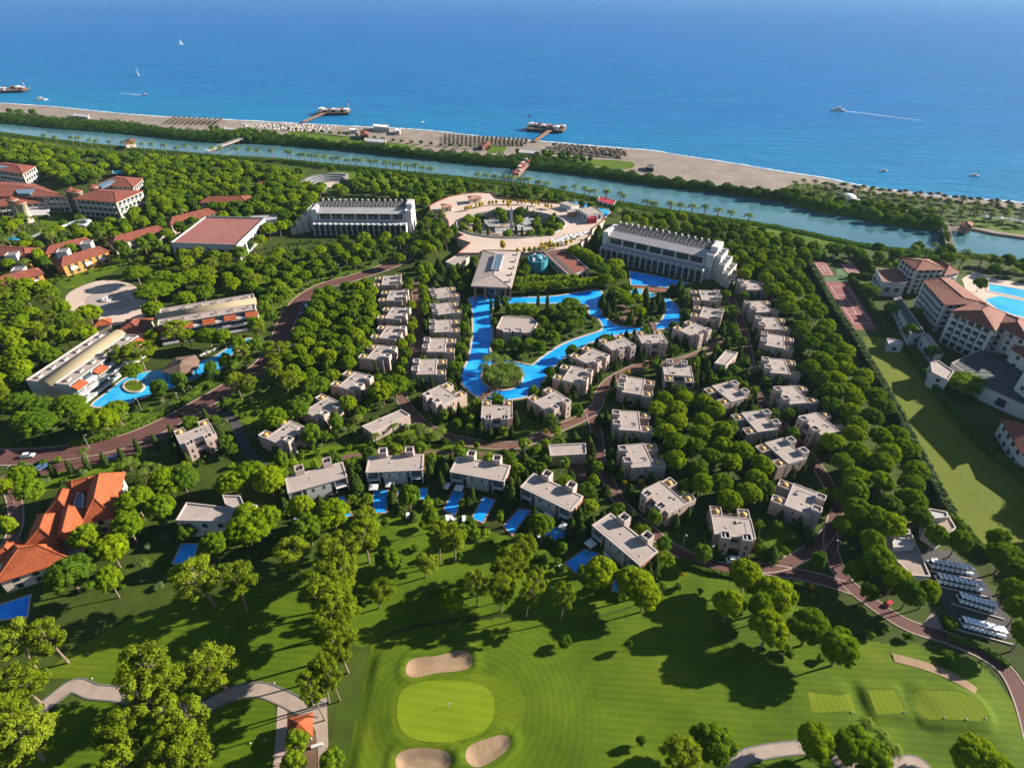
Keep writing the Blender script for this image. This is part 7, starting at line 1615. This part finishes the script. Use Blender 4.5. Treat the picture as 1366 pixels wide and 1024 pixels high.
line_of(B, [(5, 152), (20, 153), (35, 155), (55, 155)], 12, (3, 4.5), (6, 8), 'dark tree at the back of the beach near the left edge', 'left beach trees')
# yellow cones on the plaza
for (x, y, s) in [(308, 195, 1), (325, 192, 1), (344, 187, 1), (383, 175, 1), (405, 170, 1), (424, 165, 1), (469, 158, 1), (492, 155, 1), (517, 152, 1), (565, 150, 1), (597, 178, 1.5), (592, 150, 1), (614, 150, 1), (663, 150, 1), (688, 150, 1), (713, 150, 1), (758, 158, 1), (783, 155, 1), (804, 162, 1), (848, 175, 1), (867, 180, 1), (887, 183, 1), (560, 460, 1.8), (660, 474, .9), (703, 478, 1.1), (740, 475, 1.1), (775, 473, 1.1), (810, 468, 1.1), (845, 465, 1.1), (820, 447, 1.1), (853, 443, 1.1), (877, 450, 1.5), (880, 435, 1.1), (905, 450, 1.1), (935, 442, 1.1), (990, 425, 1), (1020, 415, 1)]:
    p = G(*ZP(x, y), 5.5); tree('yellow_shrub', p[0], p[1], 1.0 * s, 3.4 * s, ('tall golden cone shrub in front of the grand pavilion' if y == 460 else 'golden cone-shaped shrub in the arc on the round plaza' if y < 300 else 'golden cone-shaped shrub in the row on the lower plaza edge'), ('plaza arc cones' if y < 300 else 'plaza edge cones'), 4.02, 1)
for (x, y) in ((833, 644), (856, 642), (690, 620), (727, 575), (838, 497), (860, 488), (872, 480), (905, 468), (180, 330), (50, 345), (165, 318), (1083, 783), (910, 765)): at_crown('yellow_shrub', x, y, 4, 2.2, 'yellow-leaved shrub beside a path or lodge', 'yellow shrubs')

fill(B, [(1385, 585), (1440, 600), (1470, 760), (1400, 735), (1376, 660)], 5.5, (4, 5), (9, 11), 'tall dark tree east of the sports field', 'field trees', .3)
# ---- put them in place
import collections
def setup(o, t, i):
    kind, x, y, z, r, h, label, group, pref = t
    rx, hx = DIM[kind]
    return (x, y, z - .05), (r / rx, r / rx, h / hx)
groups = collections.defaultdict(list)
for t in TREES: groups[t[0]].append(t)
def px_of(t):
    zc = t[3] + t[5] * .7; return t[1] / (t[2] * CP + (CAM_H - zc) * SP)
WORDN = ['first', 'second', 'third', 'fourth', 'fifth', 'sixth', 'seventh', 'eighth', 'ninth', 'tenth', 'eleventh', 'twelfth', 'thirteenth', 'fourteenth', 'fifteenth', 'sixteenth', 'seventeenth', 'eighteenth', 'nineteenth', 'twentieth']
def relabel(L):
    by = collections.defaultdict(list)
    for i, t in enumerate(L): by[t[6]].append(i)
    for lab, ids in by.items():
        if 2 <= len(ids) <= 20 and len(lab.split()) <= 12:
            for n_, i in enumerate(sorted(ids, key=lambda i: px_of(L[i]))): L[i] = L[i][:6] + (lab + f', {WORDN[n_]} from the left',) + L[i][7:]
PL = {'umbrella_pine': 'umbrella_pine_wood', 'shade_tree': 'broadleaf_wood', 'palm_tree': 'palm_stand', 'tall_pine': 'tall_pine_wood', 'columnar_conifer': 'conifer_planting', 'shrub': 'shrubbery', 'pale_tree': 'pale_tree_planting', 'cypress': 'cypress_planting', 'yellow_shrub': 'yellow_shrubbery', 'grey_shrub': 'grey_shrubbery'}
LEFT = {}
for kind, L in groups.items():
    L.sort(key=lambda t: -(t[4] * PXM(t[1], t[2], t[3] + t[5] * .7) * (1.6 if t[8] else 1)))
    vis = L[:300]; relabel(vis); vis = vis + L[300:]
    for i, t in enumerate(vis[:300]):
        loc, sc = setup(None, t, i); tm, cm = PROTO[kind][rnd.randrange(len(PROTO[kind]))]
        e = bpy.data.objects.new(kind, None); COL.objects.link(e); e.location = loc; e.scale = sc
        lean = .07 if kind == 'tall_pine' else .02
        e.rotation_euler = (rnd.gauss(0, lean), rnd.gauss(0, lean), rnd.uniform(0, 6.283)); e.empty_display_size = .3
        tag(e, t[6], CAT[kind], t[7])
        mesh_obj('trunk', tm, e); mesh_obj('crown', cm, e)
    LEFT[kind] = vis[300:]
print('TREES', {k: len(v) for k, v in groups.items()}, 'left', {k: len(v) for k, v in LEFT.items()})

def instancer(name, kind, L, label):
    """the rest of a kind as one mass"""
    me = bpy.data.meshes.new(name); me.vertices.add(len(L))
    co = np.array([(t[1], t[2], t[3] - .05) for t in L], np.float32); me.vertices.foreach_set('co', co.ravel())
    for nm, ty, arr in (('tsc', 'FLOAT_VECTOR', np.array([(t[4] / DIM[kind][0], t[4] / DIM[kind][0], t[5] / DIM[kind][1]) for t in L], np.float32)), ('trot', 'FLOAT_VECTOR', np.array([(0, 0, rnd.uniform(0, 6.283)) for t in L], np.float32))):
        a = me.attributes.new(nm, ty, 'POINT'); a.data.foreach_set('vector', arr.ravel())
    a = me.attributes.new('tid', 'INT', 'POINT'); a.data.foreach_set('value', np.array([rnd.randrange(len(PROTO[kind])) for _ in L], np.int32))
    me.update()
    o = tag(mesh_obj(name, me), label, None, None, 'stuff')
    pc = bpy.data.collections.new(kind + '_kinds')
    for i, (tm, cm) in enumerate(PROTO[kind]):
        bm = bmesh.new(); bm.from_mesh(tm); nb = len(bm.faces); bm.from_mesh(cm); bm.faces.ensure_lookup_table()
        for f in bm.faces[nb:]: f.material_index = 1
        j = bpy.data.meshes.new('%s_%02d' % (kind, i)); bm.to_mesh(j); bm.free(); j.materials.append(tm.materials[0]); j.materials.append(cm.materials[0])
        pc.objects.link(bpy.data.objects.new('%s_kind_%02d' % (kind, i), j))
    ng = bpy.data.node_groups.new(name, 'GeometryNodeTree')
    ng.interface.new_socket('Geometry', in_out='INPUT', socket_type='NodeSocketGeometry'); ng.interface.new_socket('Geometry', in_out='OUTPUT', socket_type='NodeSocketGeometry')
    N, L_ = ng.nodes, ng.links; gi, go = N.new('NodeGroupInput'), N.new('NodeGroupOutput')
    ci = N.new('GeometryNodeCollectionInfo'); ci.inputs[0].default_value = pc; ci.inputs[1].default_value = True; ci.inputs[2].default_value = True
    ip = N.new('GeometryNodeInstanceOnPoints'); L_.new(gi.outputs[0], ip.inputs['Points']); L_.new(ci.outputs[0], ip.inputs['Instance']); ip.inputs['Pick Instance'].default_value = True
    for nm, ty, so in (('tid', 'INT', 'Instance Index'), ('trot', 'FLOAT_VECTOR', 'Rotation'), ('tsc', 'FLOAT_VECTOR', 'Scale')):
        na = N.new('GeometryNodeInputNamedAttribute'); na.data_type = ty; na.inputs[0].default_value = nm
        L_.new(na.outputs[0], ip.inputs[so])
    L_.new(ip.outputs[0], go.inputs[0])
    md = o.modifiers.new('spread', 'NODES'); md.node_group = ng
    return o
for kind, L in LEFT.items():
    if L: instancer(PL[kind], kind, L, f"far-off {kind.replace('_', ' ')}s that merge into one mass of green")

# ---- hedges and reeds
def hedge(px, w, h, m, label, name='hedge', dens=16, size=.3, step=True):
    P = [np.array(p) for p in spline(PW(px), closed=False, n=4)]; r = np.random.default_rng(len(bpy.data.objects)); Ps, Ns = [], []
    mb = MB()
    for a, b in zip(P[:-1], P[1:]):
        L = np.linalg.norm(b - a); u = (b - a) / max(L, 1e-6); nv = np.array([-u[1], u[0]]); n = int(L * (w + 2 * h) * dens)
        t = r.uniform(0, 1, n); s = r.uniform(-(w / 2 + h), w / 2 + h, n); side = np.abs(s) > w / 2
        yy = np.where(side, np.sign(s) * w / 2, s); zz_ = np.where(side, h - (np.abs(s) - w / 2), h) ; hh = 1 + .12 * np.sin(t * L * 1.3 + a[0]) + .08 * r.normal(0, 1, n)
        xy = a + (b - a) * t[:, None] + nv * (yy * (1 + .1 * r.normal(0, 1, n)))[:, None]
        Ps.append(np.column_stack([xy, np.maximum(zz_ * hh, .05)])); nn = np.zeros((n, 3)); nn[:, 2] = ~side; nn[:, :2] = (np.sign(s) * side)[:, None] * nv; Ns.append(nn)
        k = w / 2 * .85; c = [a + nv * k, b + nv * k, b - nv * k, a - nv * k]
        mb.prism([tuple(q) for q in c], 0, h * .9)
    V, F = leaf_tris(np.concatenate(Ps), np.concatenate(Ns), size, r)
    t = empty(name, (P[0][0], P[0][1], 0), 0, label, 'hedge')
    off = np.array([P[0][0], P[0][1], 0]); mesh_obj('foliage', tri_mesh('foliage', [(V - off, F)], m), t); mb.build('inner_growth', m, t)
hedge([(1070, 338), (1081, 358), (1095, 384), (1113, 417), (1127, 438), (1142, 460), (1154, 482), (1171, 510), (1192, 549), (1226, 616), (1266, 692)], 2.2, 2.6, l_grey, 'tall grey-green hedge running along the eastern pine grove', dens=9, size=.42)
hedge([(1136, 374), (1153, 396), (1170, 425), (1182, 445)], 1.4, 2.0, l_hedge, 'clipped hedge between the big clay court and the white hotel')
hedge([(1148, 345), (1158, 356), (1168, 372)], 1.6, 2.6, l_hedge, 'clipped hedge beside the small clay court'); hedge([(1131, 371), (1150, 371), (1168, 373)], 1.6, 2.4, l_hedge, 'clipped hedge between the small clay court and the garden')
hedge([(1212, 470), (1250, 525), (1302, 588), (1352, 630), (1412, 676)], 2.0, 2.4, l_hedge, 'dark hedge along the shaded side of the sports field')
hedge([(95, 594), (140, 585), (185, 568), (230, 545), (280, 512), (325, 478), (345, 452)], 2.0, 1.6, l_hedge, 'clipped hedge along the upper side of the red road')
hedge([(905, 748), (950, 765), (1000, 772), (1050, 778), (1090, 788)], 1.0, 1.0, l_hedge, 'low hedge between the last villas and the fairway'); hedge([(1262, 850), (1310, 866), (1345, 890)], 1.0, .9, l_hedge, 'low hedge along the yard path bend')
hedge([(418, 648), (405, 668), (398, 690)], 1.2, 1.6, l_hedge, 'clipped hedge left of the westernmost front villa garden'); hedge([(524, 655), (526, 676)], 1.0, 1.5, l_hedge, 'clipped hedge between the two pools of the second villa')
hedge([(1245, 690), (1275, 700), (1300, 730), (1330, 745)], 1.8, 2.4, l_hedge, 'dark hedge between the buggy yard and the sports field')

def band(name, A, B, n, h, m, label, size=.5, hvar=.35):
    """reeds and scrub growing between two lines"""
    A, B = spline(PW(A), closed=False, n=3), spline(PW(B), closed=False, n=3); r = np.random.default_rng(5 + n)
    A, B = np.array(A), np.array(B); q = np.linspace(0, 1, 160)
    def arc(P):
        s = np.concatenate([[0], np.cumsum(np.linalg.norm(np.diff(P, axis=0), axis=1))]); s /= s[-1]; return np.column_stack([np.interp(q, s, P[:, 0]), np.interp(q, s, P[:, 1])])
    A, B = arc(A), arc(B); t = r.uniform(0, 158.99, n); i = t.astype(int); f = (t - i)[:, None]; v = r.uniform(0, 1, n)[:, None]
    a, b = A[i] * (1 - f) + A[i + 1] * f, B[i] * (1 - f) + B[i + 1] * f; xy = a * (1 - v) + b * v
    prof = np.clip(np.sin(np.pi * np.clip(v[:, 0], .04, .96)) * 1.5, 0, 1); lump = 1 + hvar * np.sin(xy[:, 0] * .21) * np.sin(xy[:, 1] * .33) + hvar * .6 * np.sin(xy[:, 0] * .63 + 1)
    z = h * prof * lump * np.sqrt(r.uniform(.15, 1, n))
    V, F = leaf_tris(np.column_stack([xy, z]), np.tile([0, -.9, .5], (n, 1)), size, r, .6)
    hz = h * .62; k = len(A); mid = (A + B) / 2; lum = hz * (1 + hvar * np.sin(mid[:, 0] * .21) * np.sin(mid[:, 1] * .33))
    VV = np.concatenate([np.column_stack([A, np.zeros(k)]), np.column_stack([mid * .5 + A * .5, lum]), np.column_stack([mid * .5 + B * .5, lum]), np.column_stack([B, np.full(k, -.8)])])
    FF = np.array([f for j in range(3) for q_ in range(k - 1) for f in ((j * k + q_, (j + 1) * k + q_, j * k + q_ + 1), (j * k + q_ + 1, (j + 1) * k + q_, (j + 1) * k + q_ + 1))])
    V, F = np.concatenate([V, VV]), np.concatenate([F, FF + len(V)])
    tag(mesh_obj(name, tri_mesh(name, [(V, F)], m)), label, None, None, 'stuff')
band('reed_bank', [(-300, 126), (0, 153), (60, 159), (150, 165), (210, 173), (280, 180), (340, 181), (420, 191), (520, 201), (600, 208), (700, 214), (760, 221), (860, 238), (940, 250), (1000, 259), (1050, 266)], [(-300, 138), (0, 163), (70, 170), (140, 175), (200, 181), (280, 189), (340, 190.5), (400, 194.5), (480, 201.5), (560, 210.5), (640, 219), (700, 224.5), (760, 230.5), (820, 239), (880, 247.5), (936, 253.5), (1021, 264.5), (1055, 270)], 80000, 5.0, l_reed, 'dense reeds along the far bank of the river', .55)
band('bank_scrub', [(1050, 264), (1100, 274), (1150, 281), (1200, 291), (1255, 299)], [(1055, 271), (1094, 282), (1140, 288), (1186, 298), (1252, 307)], 9000, 3.6, l_broad, 'scrub along the right stretch of the far river bank', .5)
band('bank_scrub_near', [(0, 176), (118, 191), (270, 205), (440, 218), (577, 232), (696, 244), (784, 261), (902, 281), (1032, 300), (1167, 328), (1290, 338), (1366, 348)], [(0, 181), (118, 196), (270, 210), (440, 224), (577, 238), (696, 251), (784, 268), (902, 288), (1032, 306), (1167, 334), (1290, 345), (1366, 356)], 26000, 1.0, l_broad, 'low scrub along the near river bank', .4)
band('bridge_reeds', [(1254, 306), (1256, 322), (1262, 345)], [(1262, 306), (1266, 322), (1272, 345)], 2500, 3.0, l_reed, 'reeds growing beside the right footbridge', .5)

# ---- air over the whole place
hz = MB().box(-17500, 17500, -1200, 43500, -4.0, 150.0).build('haze', None)
hm = bpy.data.materials.new('pale_air'); hm.use_nodes = True
hn = hm.node_tree; hn.nodes.remove(hn.nodes['Principled BSDF'])
pv = hn.nodes.new('ShaderNodeVolumePrincipled'); pv.inputs['Color'].default_value = (0.50, 0.76, 1.0, 1); pv.inputs['Density'].default_value = 0.000034; pv.inputs['Anisotropy'].default_value = 0.2
hn.links.new(pv.outputs[0], hn.nodes['Material Output'].inputs['Volume'])
hz.data.materials.append(hm); tag(hz, 'thin bluish sea haze over the whole place', None, None, 'stuff')
